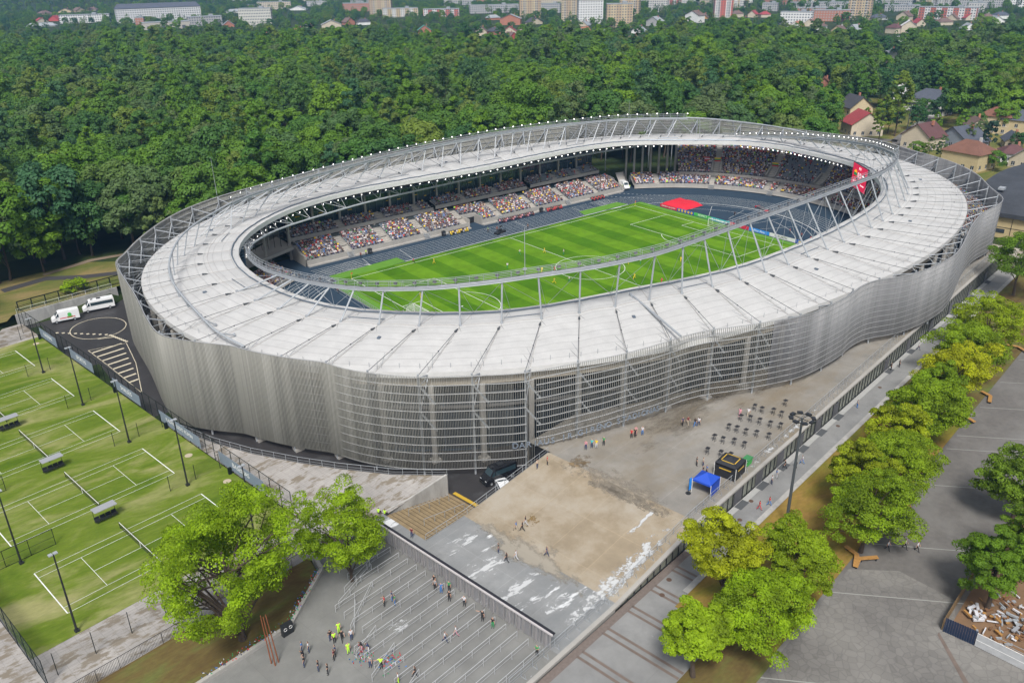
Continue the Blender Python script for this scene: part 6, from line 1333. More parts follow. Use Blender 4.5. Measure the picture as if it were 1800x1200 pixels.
t=empty('scaffold_frames',G(-73.5,-122,zs(-73)),GA,label='stack of grey scaffold frames on the building site',cat='scaffolding')
m=MB()
for k in range(26): 
    x=rng.uniform(-3,3); y=rng.uniform(-3,3); a=rng.uniform(-.3,.3)+(PI/2 if k%2 else 0); m.bar((x-2.2*math.cos(a),y-2.2*math.sin(a),.15+.04*k),(x+2.2*math.cos(a),y+2.2*math.sin(a),.18+.04*k),.035,4)
m.build('frame_tubes',STEEL,t)
t=empty('round_table_cover',(0,0,0)); bpy.data.objects.remove(t)
# terraces and hall right of the podium
TRS=plaza_mat('bleached_terrace_boards',(.44,.40,.34),jt=.45,sx=3,sy=.45,patch=((.30,.24,.17),.3,(.5,.62),(1,3,1)))
m=MB()
for k in range(7): m.box(G(69+1.6*k*0+5,-74+2.2*k*.9,3.9+.35*k-1.5),(13,2.3,3.0),GA)
m.box(G(74,-92,1.6),(14,10,1.6),GA); m.box(G(71,-80,1.9),(9,9,3.4),GA)
put(m.build('stepped_terrace',TRS),'pale stepped wooden terraces beyond the far end of the podium','terrace')
# ---------------- people on the street side ----------------
def pg(u,v,z,f,pose,tp,bt,l,grp=None,hair=None,h=1): return person(*G(u,v,z),f,pose,tp,bt,l,grp,hair,h=h)
BL_=cmat('hair_blond',(.45,.27,.1))
for a in [(-97.8,-62.3,2.82,.9,'walk',B_,BE_,'person in blue shirt walking up the tan ramp, left of three'),(-97.3,-63.0,2.86,.9,'walk',K_,K_,'person in black with a pack walking up the tan ramp, front of three'),(-96.2,-62.6,2.96,.9,'walk',K_,W_,'person in black top and white shorts on the tan ramp, right of three'),
 (-99.0,-68.8,2.7,4,'walk',N_,N_,'person in navy walking alone down the tan ramp'),(-102.6,-63.5,2.6,1,'stand',K_,N_,'fair haired person in black top and jeans on the grey forecourt'),(-103.3,-65.6,2.6,.7,'walk',K_,K_,'person in black striding across the grey forecourt'),(-102.1,-66.2,2.6,.7,'walk',W_,W_,'person in white walking beside one in black on the forecourt'),
 (-108.1,-52.4,2.6,2,'phone',M_,N_,'person in dark red top standing at the head of the stairs'),(-107.5,-45.9,2.6,5,'sit',HV_,K_,'steward in lime jacket sitting at the top corner of the stairs'),(-107.9,-45.0,2.6,5.3,'sit',HV_,K_,'second steward in lime jacket sitting behind the first at the stairs'),
 (-85.6,-55.6,3.9,.3,'akimbo',BE_,N_,'fair haired person leaning by the ramp railing near the screen'),(-84.0,-56.2,4.06,4,'stand',R_,K_,'person in red and black at the upper end of the ramp railing'),
 (-69.7,-73.6,4.3,4,'stand',K_,K_,'person in black standing left of the black tent'),(-69.2,-74.4,4.3,4,'stand',BE_,N_,'fair person in brown top and jeans left of the black tent'),(-70.6,-75.9,4.3,1,'phone',B_,K_,'person in blue shirt between the two tents'),(-71.2,-75.6,4.3,1,'stand',K_,K_,'person in black between the two tents'),
 (-52.1,-71.3,4.3,5.2,'walk',P_,P_,'fair person in lilac dress walking past the standing tables'),(-51.1,-72.3,4.3,5.2,'walk',W_,BE_,'person in white walking past the standing tables'),
 (-60.9,-65.7,4.3,3,'stand',N_,K_,'person with dark pack below the screen, left of four'),(-60.1,-66.2,4.3,3,'walk',M_,BE_,'person in maroon top below the screen, second of four'),(-59.8,-67.4,4.3,5,'walk',K_,B_,'person in black top and blue jeans below the screen, third of four'),(-59.2,-67.7,4.3,5,'walk',W_,N_,'person in white top and jeans below the screen, rightmost of four'),
 (-69.5,-61.6,4.3,2,'stand',R_,K_,'person in red with black shorts beside the brick coloured column'),(-68.9,-61.9,4.3,2,'stand',K_,K_,'person in black beside one in red under the screen letters'),(-68.3,-61.6,4.3,2,'stand',P_,P_,'person in pink under the screen letters'),(-67.6,-62.4,4.3,2,'stand',W_,B_,'person in white with blue trousers under the last screen letters'),
 (-76,-58.6,4.3,2,'stand',TEAL,N_,'person in turquoise behind the middle screen letters'),(-75.6,-59.2,4.3,2,'stand',Y_,W_,'person in yellow shirt behind the middle screen letters'),(-77,-58.2,4.3,2,'stand',P_,N_,'person in pink behind the screen letters, beside a yellow shirt'),(-74.2,-59.6,4.3,2,'stand',GN_,K_,'person in dark green beside a black backpacker below the letters'),
 (-79.2,-88.9,zs(-79),4,'phone',K_,K_,'person in black with a phone on the brick banded path by the elm'),
 (-69.9,-84.3,zs(-70),4,'walk',R_,R_,'person all in red walking on the walkway'),(-68.0,-84.9,zs(-68),4,'walk',R_,B_,'person in red top and blue shorts beside the kerb'),(-62.7,-82.6,zs(-62),4,'stand',W_,N_,'child in white on the walkway near the glass doors'),(-60.7,-82.4,zs(-60),4,'stand',B_,W_,'person in blue top and white trousers near the glass doors'),(-57.4,-82.2,zs(-57),1,'walk',K_,K_,'fair haired person in black before the glass doors'),(-54.3,-83.6,zs(-54),1,'walk',W_,B_,'person in white shirt and blue shorts walking by the lamp mast'),(-56.0,-83.4,zs(-56),1,'bend',K_,K_,'person in black pushing a pram behind the lamp mast'),
 (-30.6,-82.9,zs(-30),4,'stand',GR_,B_,'person in grey shirt with blue shorts on the far walkway'),(-11.5,-81.9,zs(-11),4,'stand',K_,K_,'person in black standing on the far walkway, left of two'),(-9.0,-82.6,zs(-9),4,'stand',K_,K_,'person in black standing on the far walkway, right of two'),(1.6,-82.7,zs(0),4,'walk',W_,N_,'person in white and navy on the farthest part of the walkway'),
 (57.5,-77.8,4.3,3,'walk',GR_,N_,'person in grey walking on the podium at its far end'),
 (-66.8,-101.3,zs(-66),3.4,'walk',W_,K_,'waiter in white shirt and black trousers on the square, leftmost of three'),(-64.9,-102.9,zs(-64),3.4,'walk',W_,K_,'waiter in white shirt and black trousers on the square, middle of three'),(-64.4,-104.3,zs(-64),3.4,'walk',W_,K_,'waiter in white shirt and black trousers on the square, rightmost of three'),
 (23,-106.5,zs(23),1,'walk',N_,N_,'person in dark blue far along the paved square'),
 (-113.2,-46.6,2.6,3,'stand',GN_,N_,'person in dark green standing behind the young maple'),
 (-119.1,-59.9,2.6,1,'phone',R_,K_,'person in red in the queue lanes, left of three'),(-117.9,-59.9,2.6,1,'stand',N_,B_,'person in navy in the queue lanes, middle of three'),(-118.1,-60.7,2.6,1,'stand',GN_,B_,'person in green in the queue lanes, right of three'),
 (-112.5,-61.7,2.6,2,'stand',K_,K_,'person in black at the fourth turnstile, back to a blue shirt'),(-113.0,-62.4,2.6,2,'stand',GR_,K_,'person in grey at the turnstiles between black and blue'),(-112.9,-63.4,2.6,2,'stand',B_,B_,'person in light blue shirt at the turnstiles'),(-112.0,-63.9,2.6,2,'stand',GN_,K_,'person in dark green coat at the turnstiles'),(-113.2,-65.2,2.6,2,'stand',K_,K_,'person in black reaching to a turnstile in the middle'),
 (-112.6,-67.2,2.6,2,'phone',W_,K_,'person in white shirt and black trousers at a turnstile'),(-112.9,-70.6,2.6,2,'point',K_,K_,'person in black leaning at a lower turnstile'),(-112.9,-72.3,2.6,2,'stand',K_,GN_,'person in black and green bending at a lower turnstile'),(-112.7,-79.0,2.6,2,'clap',GN_,K_,'person in dark green coat at the last turnstile by the podium railing'),
 (-116.7,-70.0,2.6,1,'walk',W_,P_,'person in white walking between the queue lanes, upper of two'),(-118.2,-69.7,2.6,4,'walk',W_,N_,'person in white shirt and dark trousers striding in the lanes, lower of two'),
 (-125.5,-59.3,2.6,3,'stand',HV_,HV_,'steward in lime suit standing left of the slanting barriers'),(-126.8,-60.2,2.6,3,'stand',HV_,K_,'steward in lime vest with a backpack, back to the group'),(-126.7,-62.7,2.6,3,'stand',HV_,HV_,'steward in lime jacket at the centre of the group'),(-126.0,-60.6,2.6,3,'walk',K_,K_,'person in black between two stewards'),(-125.2,-61.3,2.6,3,'stand',W_,N_,'person in white top beside the stewards'),(-126.9,-59.6,2.6,0,'stand',K_,N_,'person in black left of the backpack steward'),
 (-130.1,-58.6,2.6,1,'stand',B_,N_,'person in blue shirt at the lower left of the group'),(-129.6,-59.2,2.6,1,'stand',W_,N_,'person in white holding a round tray at the lower left'),(-130.7,-59.8,2.6,1,'bend',K_,K_,'person in black bending at the lower left'),(-131.2,-60.6,2.6,1,'stand',K_,N_,'person in black top with hands at head, lower left'),
 (-127.9,-61.9,2.6,1,'stand',N_,K_,'person in navy below the lime steward'),(-128.4,-62.3,2.6,1,'stand',M_,K_,'person in brown below the lime steward, beside navy'),(-130.5,-62.3,2.6,1,'akimbo',K_,N_,'person in black with hands on hips, left of a pair at the bottom'),(-130.1,-63.5,2.6,1,'akimbo',K_,K_,'person in black with hands on hips, right of a pair at the bottom'),
 (-125.5,-63.7,2.6,1,'bend',K_,P_,'person in black and magenta crouching over the bottle heap'),(-125.1,-64.4,2.6,1,'bend',N_,W_,'person in navy crouching beside the bottle heap'),(-125.6,-67.2,2.6,2.6,'point',HV_,K_,'steward in long lime coat pointing beside the lower barrier'),(-126.3,-66.2,2.6,2,'stand',GR_,N_,'person in grey by the lower bottle heap'),
 (-125.7,-70.3,2.6,1,'stand',W_,HV_,'person in white at the bottom edge of the queue area'),(-123.9,-71.0,2.6,1,'walk',K_,K_,'person in black at the bottom edge of the queue area')]:
    pg(*a)
# screen lettering
i0=fac_near(np.array([-73.5,-63.2])); s=''
word='DARIAUS IR GIRĖNO STADIONAS'; Lt=0; pos=[]
t=empty('stadium_name_sign',(FL[i0,0],FL[i0,1],4.9),label='large outlined metal letters reading DARIAUS IR GIRENO STADIONAS on the screen',cat='sign')
base=np.array([FL[i0,0],FL[i0,1],4.9]); i0a=fac_near(np.array([-75.5,-62.7])); start=ARC[i0a]; dirn=1 if Nf[i0a][0]*0+ (FL[(i0a+5)%2400,0]-FL[i0a,0])>0 else -1
LET=mat('letter_steel',(.26,.31,.38),.4,.3)
for k,ch in enumerate(word):
    if ch==' ': continue
    sk_=(start+dirn*(k*.98))%PER; i=int(np.clip(np.searchsorted(ARC,sk_),0,2399)); n=Nf[i]; q=np.array([FL[i,0]+n[0]*.35,FL[i,1]+n[1]*.35,max(4.75,ZB[i])+.55])
    text(ch,1.45,LET,t,frame(tuple(q-base),(-n[1],n[0],0)),extr=.04,name='letter')
# ---------------- terrain ----------------
def hnoise(x,y): return math.sin(x*.0047+1)*math.cos(y*.0039)+.5*math.sin(x*.011+y*.007)
FR2=np.hypot(FL[:,0],FL[:,1]); FAn=np.arctan2(FL[:,1],FL[:,0]); oo=np.argsort(FAn)
def inside_stadium(x,y,mar=0):
    return math.hypot(x,y)<np.interp(math.atan2(y,x),FAn[oo],FR2[oo],period=2*PI)-mar
def ground(x,y):
    u,v=UV(x,y)
    if inside_stadium(x,y,3): return -1.2
    if v<-98 or (v<-50 and u<67): return -2.5
    if u<-115 and -54<v<72.5: return 1.2
    if -116<u<-78 and v<75: return -.6
    d=math.hypot(x,y); z=3.0
    if d>500: z+=min(3,(d-500)*.006)*(1+.3*hnoise(x,y))
    if v<-60 and u>67: z=min(z,2.0)
    dd=math.hypot(x+143,y+149)
    if dd>1650: z+= (dd-1650)*.045*(1.0+.25*hnoise(x*1.3,y*.9))
    return z
xs=np.unique(np.r_[-3000,-2000,-1400,-1000,-700,-450,-300,np.arange(-220,260,5),300,360,450,560,700,850,1000,1200,1400,1700,2000,2400,2800,3400,4200]); ys=np.unique(np.r_[-3000,-1500,-800,-400,-250,np.arange(-220,220,5),250,300,380,470,560,680,800,950,1100,1300,1500,1800,2100,2500,3000,3600,4400])
m=MB(); m.v=[(x,y,ground(x,y)) for x in xs for y in ys]; n=len(ys); m.f=[[i*n+j,(i+1)*n+j,(i+1)*n+j+1,i*n+j+1] for i in range(len(xs)-1) for j in range(n-1)]; m.m=[0]*len(m.f)
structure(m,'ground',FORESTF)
# grass glade and paths by the wall
def drape(name,ps,mt,dz,n=10):
    m=MB(); m.poly([(*G(u,v)[:2],3.0+dz) for u,v in ps]); return structure(m,name,mt)
drape('grass_slope',[(-190,75),(-114.5,75),(-78,75),(-76,86),(-90,100),(-112,101),(-125,92),(-190,96)],GLADE,.05)
drape('grass_slope',[(-190,72.2),(-118,72.2),(-116,75),(-190,75)],GLADE,.03)
drape('woodland_path',[(-112,92),(-102,93.0),(-95.6,87.2),(-78,77.5),(-76,79.5),(-94,89.6),(-101,96),(-112,95)],mat('dark_tarmac',(.05,.048,.05),.8),.10)
drape('woodland_path',[(-101,97),(-88,99),(-76,96),(-76,98),(-88,101.2),(-101,98.6)],mat('dirt_path',(.22,.17,.12),.9),.11)
# ---------------- buildings ----------------
BC={'white':(.72,.72,.70),'tan':(.55,.45,.29),'cream':(.55,.48,.37),'brick':(.40,.17,.11),'grey':(.38,.38,.38),'pale':(.50,.49,.47),'concrete':(.46,.43,.38),'pink':(.5,.3,.3),'orange':(.55,.30,.12),'yellow':(.50,.41,.24),'red':(.45,.08,.07),'bluegrey':(.24,.27,.32)}
RC={'brown':(.15,.10,.085),'red':(.30,.05,.055),'grey':(.28,.30,.32),'dark':(.06,.06,.07),'slate':(.075,.085,.11),'orange':(.36,.15,.08),'green':(.08,.25,.20),'maroon':(.11,.05,.05),'terra':(.17,.08,.055),'rust':(.20,.09,.06),'white':(.6,.6,.6)}
BM={k:mat('wall_'+k,v,.85,var=.08,scale=.3,var2=(.05,1.5)) for k,v in BC.items()}; RM={k:mat('roof_'+k,v,.8,var=.15,scale=.4,var2=(.12,2.5)) for k,v in RC.items()}
WIN=mat('window_glass',(.05,.06,.075),.2,spec=.8)
def facade_mat(name,wall,win=(.10,.11,.13),panel=None,fw_=3.0,fh=2.8):
    m=bpy.data.materials.new(name); m.use_nodes=True; b=NB(m); p=m.node_tree.nodes['Principled BSDF']; p.inputs['Roughness'].default_value=.7
    tc=b.n('TexCoord'); sx=b.n('SeparateXYZ'); b.l(tc.outputs['Object'],sx.inputs[0]); ad=b.n('Math',operation='ADD'); b.l(sx.outputs[0],ad.inputs[0]); b.l(sx.outputs[1],ad.inputs[1])
    def cell(o,per,lo,hi):
        a=b.n('Math',operation='DIVIDE'); a.inputs[1].default_value=per; b.l(o,a.inputs[0]); f=b.n('Math',operation='FRACT'); b.l(a.outputs[0],f.inputs[0])
        g=b.n('Math',operation='GREATER_THAN'); g.inputs[1].default_value=lo; b.l(f.outputs[0],g.inputs[0]); h=b.n('Math',operation='LESS_THAN'); h.inputs[1].default_value=hi; b.l(f.outputs[0],h.inputs[0]); q=b.n('Math',operation='MULTIPLY'); b.l(g.outputs[0],q.inputs[0]); b.l(h.outputs[0],q.inputs[1]); return q.outputs[0]
    a=cell(ad.outputs[0],fw_,.25,.75); c=cell(sx.outputs[2],fh,.3,.78); q=b.n('Math',operation='MULTIPLY'); b.l(a,q.inputs[0]); b.l(c,q.inputs[1])
    cur=None
    if panel:
        d=cell(ad.outputs[0],fw_*4,.0,.5); mx=b.n('MixRGB'); mx.inputs[1].default_value=(*wall,1); mx.inputs[2].default_value=(*panel,1); b.l(d,mx.inputs[0]); cur=mx.outputs[0]
    mx=b.n('MixRGB'); mx.inputs[1].default_value=(*wall,1); mx.inputs[2].default_value=(*win,1); b.l(q.outputs[0],mx.inputs[0])
    if cur: b.l(cur,mx.inputs[1])
    b.l(mx.outputs[0],p.inputs['Base Color']); return m
FM={'white':facade_mat('flat_white',(.70,.70,.69)),'tan':facade_mat('flat_tan',BC['tan'],panel=(.45,.34,.22)),'tanwhite':facade_mat('flat_tanwhite',(.62,.61,.58),panel=(.48,.38,.22)),'redwhite':facade_mat('flat_redwhite',(.62,.61,.6),panel=(.42,.13,.09)),'whitered':facade_mat('flat_whitered',(.64,.63,.62),panel=(.5,.12,.08)),'brick':facade_mat('flat_brick',BC['brick'],win=(.35,.33,.32)),'grey':facade_mat('flat_grey',BC['grey']),'pale':facade_mat('flat_pale',BC['pale']),'concrete':facade_mat('flat_concrete',BC['concrete'],fw_=8,fh=9),'cream':facade_mat('flat_cream',BC['cream']),'office':facade_mat('flat_office',(.56,.55,.50),fw_=2,fh=3.3),'whiteslate':facade_mat('flat_whiteslate',(.62,.62,.62)),'bricktop':BM['brick']}
pboxes=[]
def pbox(x,y,w_,h,z=4):
    P=[pix((x+a*w_/2,y+b*w_/2*.7,z+c)) for a in(-1,1) for b in(-1,1) for c in(0,h)]; pboxes.append((min(p[0] for p in P),max(p[0] for p in P),min(p[1] for p in P),max(p[1] for p in P),P[0][2]))
CN={'white':'white','tan':'tan','tanwhite':'tan striped','redwhite':'red striped','whitered':'white and red','brick':'brick red','grey':'grey','pale':'pale','concrete':'blank beige concrete','cream':'cream','office':'white office','whiteslate':'long white slate roofed','bricktop':'brick'}
def side(px): return 'at the left end of the skyline' if px<350 else 'left of centre on the skyline' if px<700 else 'in the middle of the skyline' if px<1150 else 'right of centre on the skyline' if px<1480 else 'at the right end of the skyline'
def desc(x,y):
    px,py,D=pix((x,y,5)); return px,D
BLK=[[236.6,1121.7,110.9,14.0,20.7,-16.7,"whiteslate"],[152.5,1174.1,62.8,14.0,13.4,-12.6,"white"],[192.1,953.8,55.3,16.0,10.8,-16.9,"concrete"],[169.7,978.3,9.7,12.0,16.0,-15.5,"brick"],[247.2,973.2,41.2,14.0,13.6,-19.2,"grey"],[284.5,897.3,38.5,14.0,23.7,-22.2,"office"],[489.2,1394.2,26.7,8.0,6.9,-22.3,"bricktop"],[470.8,1267.4,54.5,12.0,15.7,-23.4,"cream"],[525.2,1082.3,42.5,12.0,16.2,-28.5,"brick"],[491.0,948.6,30.6,16.0,36.2,-30.0,"tan"],[500.2,912.9,49.1,12.0,14.4,-31.2,"tanwhite"],[536.9,864.4,49.2,12.0,13.4,-33.9,"redwhite"],[629.5,866.7,71.2,12.0,14.9,-37.3,"grey"],[679.0,799.0,28.9,12.0,16.2,-40.9,"grey"],[591.3,739.3,27.4,16.0,40.5,-39.6,"tan"],[595.0,665.4,19.7,16.0,44.8,-42.2,"tan"],[583.2,617.4,29.1,16.0,28.1,-43.5,"white"],[702.8,667.1,25.4,16.0,34.2,-46.0,"tan"],[566.8,552.6,28.7,16.0,26.4,-45.4,"tan"],[778.3,686.3,25.9,14.0,27.6,-47.8,"pale"],[693.3,508.5,20.6,16.0,36.3,-51.8,"whitered"],[720.8,426.6,34.4,12.0,15.1,-56.3,"white"],[781.6,422.9,42.1,12.0,14.4,-58.3,"brick"],[819.4,408.7,25.3,16.0,36.3,-59.9,"tan"],[923.1,671.5,29.3,12.0,18.6,-52.4,"pale"],[885.8,579.8,20.2,12.0,14.1,-54.7,"grey"],[992.2,571.2,82.9,12.0,11.6,-57.6,"grey"],[915.9,535.9,38.3,10.0,7.9,-57.1,"brick"],[982.4,444.7,42.6,12.0,11.3,-62.2,"grey"],[884.4,336.9,61.0,12.0,15.7,-64.7,"redwhite"],[1011.3,363.0,18.7,12.0,15.1,-66.1,"pale"],[1156.0,550.5,52.0,12.0,9.8,-61.7,"grey"],[1000.6,824.7,51.8,12.0,13.6,-49.6,"pale"],[771.0,1301.5,65.3,12.0,14.8,-32.2,"cream"],[569.5,1310.1,35.5,10.0,11.8,-26.0,"pale"],[1204.0,505.2,32.8,10.0,10.8,-64.1,"tan"]]
rb=np.random.default_rng(5)
for k_ in range(46):      # further rows of flats towards the hills
    px=rb.uniform(520,1790) if k_%5 else rb.uniform(60,520); py=rb.uniform(-6,17) if px>560 else rb.uniform(-2,10); dv=fw+cr*(px-900)/1444.782-cu*(py-600)/1444.782; p_=CP+dv*((5-CP[2])/dv[2])
    tw=rb.random()<.25 and px>600; BLK.append([float(p_[0]),float(p_[1]),float(rb.uniform(20,28) if tw else rb.uniform(50,100)),14,float(rb.uniform(34,48) if tw else rb.uniform(13,20)),math.degrees(math.atan2(p_[1]-CP[1],p_[0]-CP[0]))-90+float(rb.uniform(-25,25)),['grey','pale','cream','tanwhite','white','brick','redwhite'][int(rb.integers(0,7))]])
tmp=[]
for i,(x,y,w_,d,h,rot,k) in enumerate(BLK): tmp.append((desc(x,y)[0],i))
ordr={i:r for r,(_,i) in enumerate(sorted(tmp))}; NUMW=['first','second','third','fourth','fifth','sixth','seventh','eighth','ninth','tenth','eleventh','twelfth']+['%dth'%q for q in range(13,40)]
cnt={}
for _,i in sorted(tmp):
    x,y,w_,d,h,rot,k=BLK[i]; rz=R(rot+[8,-9,5,-6][i%4]); kind='tower block' if h>30 else ('hall' if k=='concrete' else 'apartment block'); px=desc(x,y)[0]
    key=(k,kind,side(px)); cnt[key]=cnt.get(key,0)+1
    l='%s %s %s%s'%(CN[k],kind,side(px),'' if cnt[key]==1 else ', %s of its kind'%NUMW[cnt[key]-1])
    t=empty('tower_block' if h>30 else 'apartment_block',(x,y,2.5),rz,label=l,cat=kind)
    m=MB(); m.box((0,0,h/2),(w_,d,h)); m.build('wall',FM[k],t); m=MB(); 
    if k=='whiteslate': m.prism([(-w_/2-.5,-d/2-.5),(w_/2+.5,-d/2-.5),(w_/2+.5,d/2+.5),(-w_/2-.5,d/2+.5)],h,h+.3); m.add([(-w_/2-.5,-d/2-.5,h+.3),(w_/2+.5,-d/2-.5,h+.3),(w_/2+.5,d/2+.5,h+.3),(-w_/2-.5,d/2+.5,h+.3),(-w_/2+4,0,h+6),(w_/2-4,0,h+6)],[[0,1,5,4],[2,3,4,5],[1,2,5],[3,0,4]]); m.build('roof',RM['slate'],t)
    else: m.box((0,0,h+.3),(w_+.4,d+.4,.7)); m.box((w_*.2,0,h+1.6),(min(5,w_*.3),d*.5,2.4)); m.build('roof',RM['grey'],t)
    if h>30:
        m=MB()
        for z in np.arange(3,h-1,2.8): m.box((-w_*.28,-d/2-.5,z),(3,.9,1.1)); m.box((w_*.28,-d/2-.5,z),(3,.9,1.1))
        m.build('balconies',BM['pale'],t)
    pbox(x,y,w_,h)
def house(x,y,w_,d,h,rot,wc,rc,kind,z,label,detail,name='detached_house',group=None):
    t=empty(name,(x,y,z),R(rot),label=label,cat='house',group=group); rh=min(w_,d)*(.42 if kind=='gable' else .32); m=MB(); a,b=w_/2,d/2; h=max(3.2,h-rh*.6)
    if kind=='gable':
        m.add([(-a,-b,0),(a,-b,0),(a,b,0),(-a,b,0),(-a,-b,h),(a,-b,h),(a,b,h),(-a,b,h),(0,-b,h+rh),(0,b,h+rh)],[[0,1,5,8,4],[1,2,6,5],[2,3,7,9,6],[3,0,4,7]])
    else: m.box((0,0,h/2),(w_,d,h))
    m.build('wall',BM[wc],t); m=MB(); e=.6
    if kind=='gable':
        for s in(-1,1): m.add([(s*(a+e),-b-e,h-.35),(s*(a+e),b+e,h-.35),(0,b+e,h+rh+.1),(0,-b-e,h+rh+.1),(s*(a+e),-b-e,h-.55),(s*(a+e),b+e,h-.55),(0,b+e,h+rh-.1),(0,-b-e,h+rh-.1)],[[0,1,2,3],[7,6,5,4],[0,4,5,1],[3,7,4,0],[1,5,6,2]])
    else:
        k=min(a,b)*.75; m.add([(-a-e,-b-e,h),(a+e,-b-e,h),(a+e,b+e,h),(-a-e,b+e,h),(-a+k,0,h+rh),(a-k,0,h+rh)],[[0,1,5,4],[2,3,4,5],[1,2,5],[3,0,4],[3,2,1,0]])
    ro=m.build('roof',RM[rc],t)
    m=MB(); m.box((w_*.18,d*.1,h+rh),(.8,.8,1.8)); m.build('chimney',BM['brick'] if wc!='yellow' else BM['pale'],ro)
    if detail:
        fl=max(1,int((h-.6)//2.8)); nw=max(2,int(w_//3.2)); nd=max(2,int(d//3.5))
        for f in range(fl):
            for s,N_,L in((0,nw,w_),(1,nd,d),(2,nd,d)):
                for k in range(N_):
                    q=-L/2+L*(k+.5)/N_; zc=1.5+2.8*f; m=MB(); 
                    if s==0: m.box((q,-b-.03,zc),(1.15,.08,1.35)); 
                    else: sx_=a if s==1 else -a; m.box((sx_,q,zc),(.08,1.15,1.35))
                    wo=m.build('window',WIN,t)
                    if detail>1:
                        m=MB()
                        if s==0: m.box((q,-b-.09,zc-.72),(1.4,.16,.1)); m.box((q,-b-.08,zc),(.07,.05,1.35))
                        else: m.box((sx_*1.005,q,zc-.72),(.16,1.4,.1)); m.box((sx_*1.006,q,zc),(.05,.07,1.35))
                        m.build('window_frame',WHITE,wo)
    pbox(x,y,w_,h+rh*.6,z)
HOU=[[153.3,1440.8,18.4,11.0,8.7,-10.6,"tan","brown"],[189.9,1466.7,21.7,11.0,9.9,-11.7,"tan","brown"],[210.2,1465.1,19.1,11.0,10.0,-12.4,"tan","brown"],[235.9,1484.1,16.5,11.0,9.3,-13.1,"cream","brown"],[109.5,1244.5,17.7,11.0,6.7,-10.3,"cream","red"],[130.9,1254.8,14.7,11.0,8.5,-11.1,"red","red"],[89.6,1134.2,34.1,11.0,6.1,-10.3,"white","grey"],[259.5,925.9,13.4,11.0,7.8,-20.6,"brick","grey"],[221.4,725.2,10.6,11.0,5.1,-22.7,"white","orange"],[294.8,800.1,8.5,11.0,4.5,-24.8,"pink","orange"],[302.5,790.9,11.1,11.0,7.8,-25.4,"white","brown"],[337.2,802.4,22.9,11.0,9.4,-26.8,"cream","grey"],[384.4,1225.7,22.5,11.0,7.6,-21.0,"white","grey"],[488.3,1213.3,28.1,11.0,7.9,-24.9,"white","grey"],[379.2,838.3,12.7,11.0,8.5,-27.9,"brick","brown"],[391.6,822.9,15.5,11.0,7.8,-28.8,"white","dark"],[365.6,643.5,13.9,11.0,8.9,-32.7,"brick","green"],[397.2,584.3,11.8,11.0,8.6,-36.4,"cream","brown"],[414.7,585.7,11.9,11.0,6.9,-37.2,"brick","dark"],[435.0,584.3,14.5,11.0,6.4,-38.3,"cream","red"],[392.2,528.8,11.8,11.0,3.6,-38.3,"red","brown"],[545.5,759.1,16.9,11.0,7.4,-37.2,"brick","grey"],[509.3,676.1,24.4,11.0,12.2,-38.4,"brick","grey"],[533.0,661.4,18.4,11.0,7.4,-39.9,"cream","dark"],[453.3,585.7,7.3,11.0,6.5,-39.1,"cream","brown"],[552.4,593.8,11.8,11.0,4.5,-43.1,"cream","grey"],[467.0,502.5,10.4,11.0,7.8,-43.1,"white","orange"],[490.6,496.1,9.3,11.0,5.0,-44.5,"white","grey"],[523.0,479.7,12.9,11.0,6.8,-46.7,"white","grey"],[603.0,531.1,16.7,11.0,10.2,-47.7,"grey","grey"],[457.9,425.2,11.7,11.0,3.4,-46.3,"brick","brown"],[671.9,531.7,20.8,11.0,13.4,-50.1,"white","brown"],[724.4,561.5,12.0,11.0,7.1,-50.7,"orange","brown"],[765.2,543.1,14.2,11.0,9.3,-52.7,"cream","brown"],[691.6,476.8,13.0,11.0,7.7,-53.2,"grey","dark"],[777.3,527.1,9.9,11.0,9.3,-53.7,"cream","red"],[785.7,516.0,12.0,11.0,8.5,-54.4,"cream","red"],[685.4,402.6,15.9,11.0,6.0,-56.4,"white","orange"],[707.6,401.2,12.4,11.0,7.3,-57.1,"cream","brown"],[662.7,357.6,8.1,11.0,7.9,-57.9,"white","brown"],[661.3,336.8,11.4,11.0,6.0,-58.9,"yellow","brown"],[683.9,332.0,12.1,11.0,5.5,-59.8,"white","grey"],[682.3,290.1,12.2,11.0,8.6,-62.0,"cream","maroon"],[690.3,280.5,13.3,11.0,11.4,-62.7,"cream","white"],[614.0,237.8,19.1,11.0,8.2,-62.9,"white","grey"],[830.2,390.7,17.2,11.0,7.3,-61.0,"grey","slate"],[847.5,368.2,14.5,11.0,9.8,-62.4,"cream","brown"],[777.2,314.8,9.7,11.0,7.7,-63.3,"cream","red"],[807.5,303.2,15.2,11.0,7.2,-64.6,"cream","brown"],[879.1,327.2,12.3,11.0,7.1,-65.0,"cream","brown"],[887.7,316.1,10.4,11.0,7.7,-65.7,"cream","red"],[882.9,292.0,11.4,11.0,8.8,-66.7,"yellow","brown"],[854.7,270.8,15.3,11.0,7.9,-67.2,"white","grey"],[764.6,257.1,12.5,11.0,5.5,-65.9,"white","grey"],[926.8,296.6,15.0,11.0,8.5,-67.4,"white","slate"]]
hl=sorted(range(len(HOU)),key=lambda i:desc(*HOU[i][:2])[0]); hc={}
for r_,i in enumerate(hl):
    x,y,w_,d,h,rot,wc,rc=HOU[i]; key=(wc,rc,side(desc(x,y)[0])); hc[key]=hc.get(key,0)+1
    house(x,y,w_,d,h,rot+rng.uniform(-40,40),wc,rc,'gable' if i%3 else 'hip',3.0,'%s house with %s roof %s%s'%(wc,rc,side(desc(x,y)[0]),'' if hc[key]==1 else ', %s such'%NUMW[hc[key]-1]),0,group='houses at the forest edge')
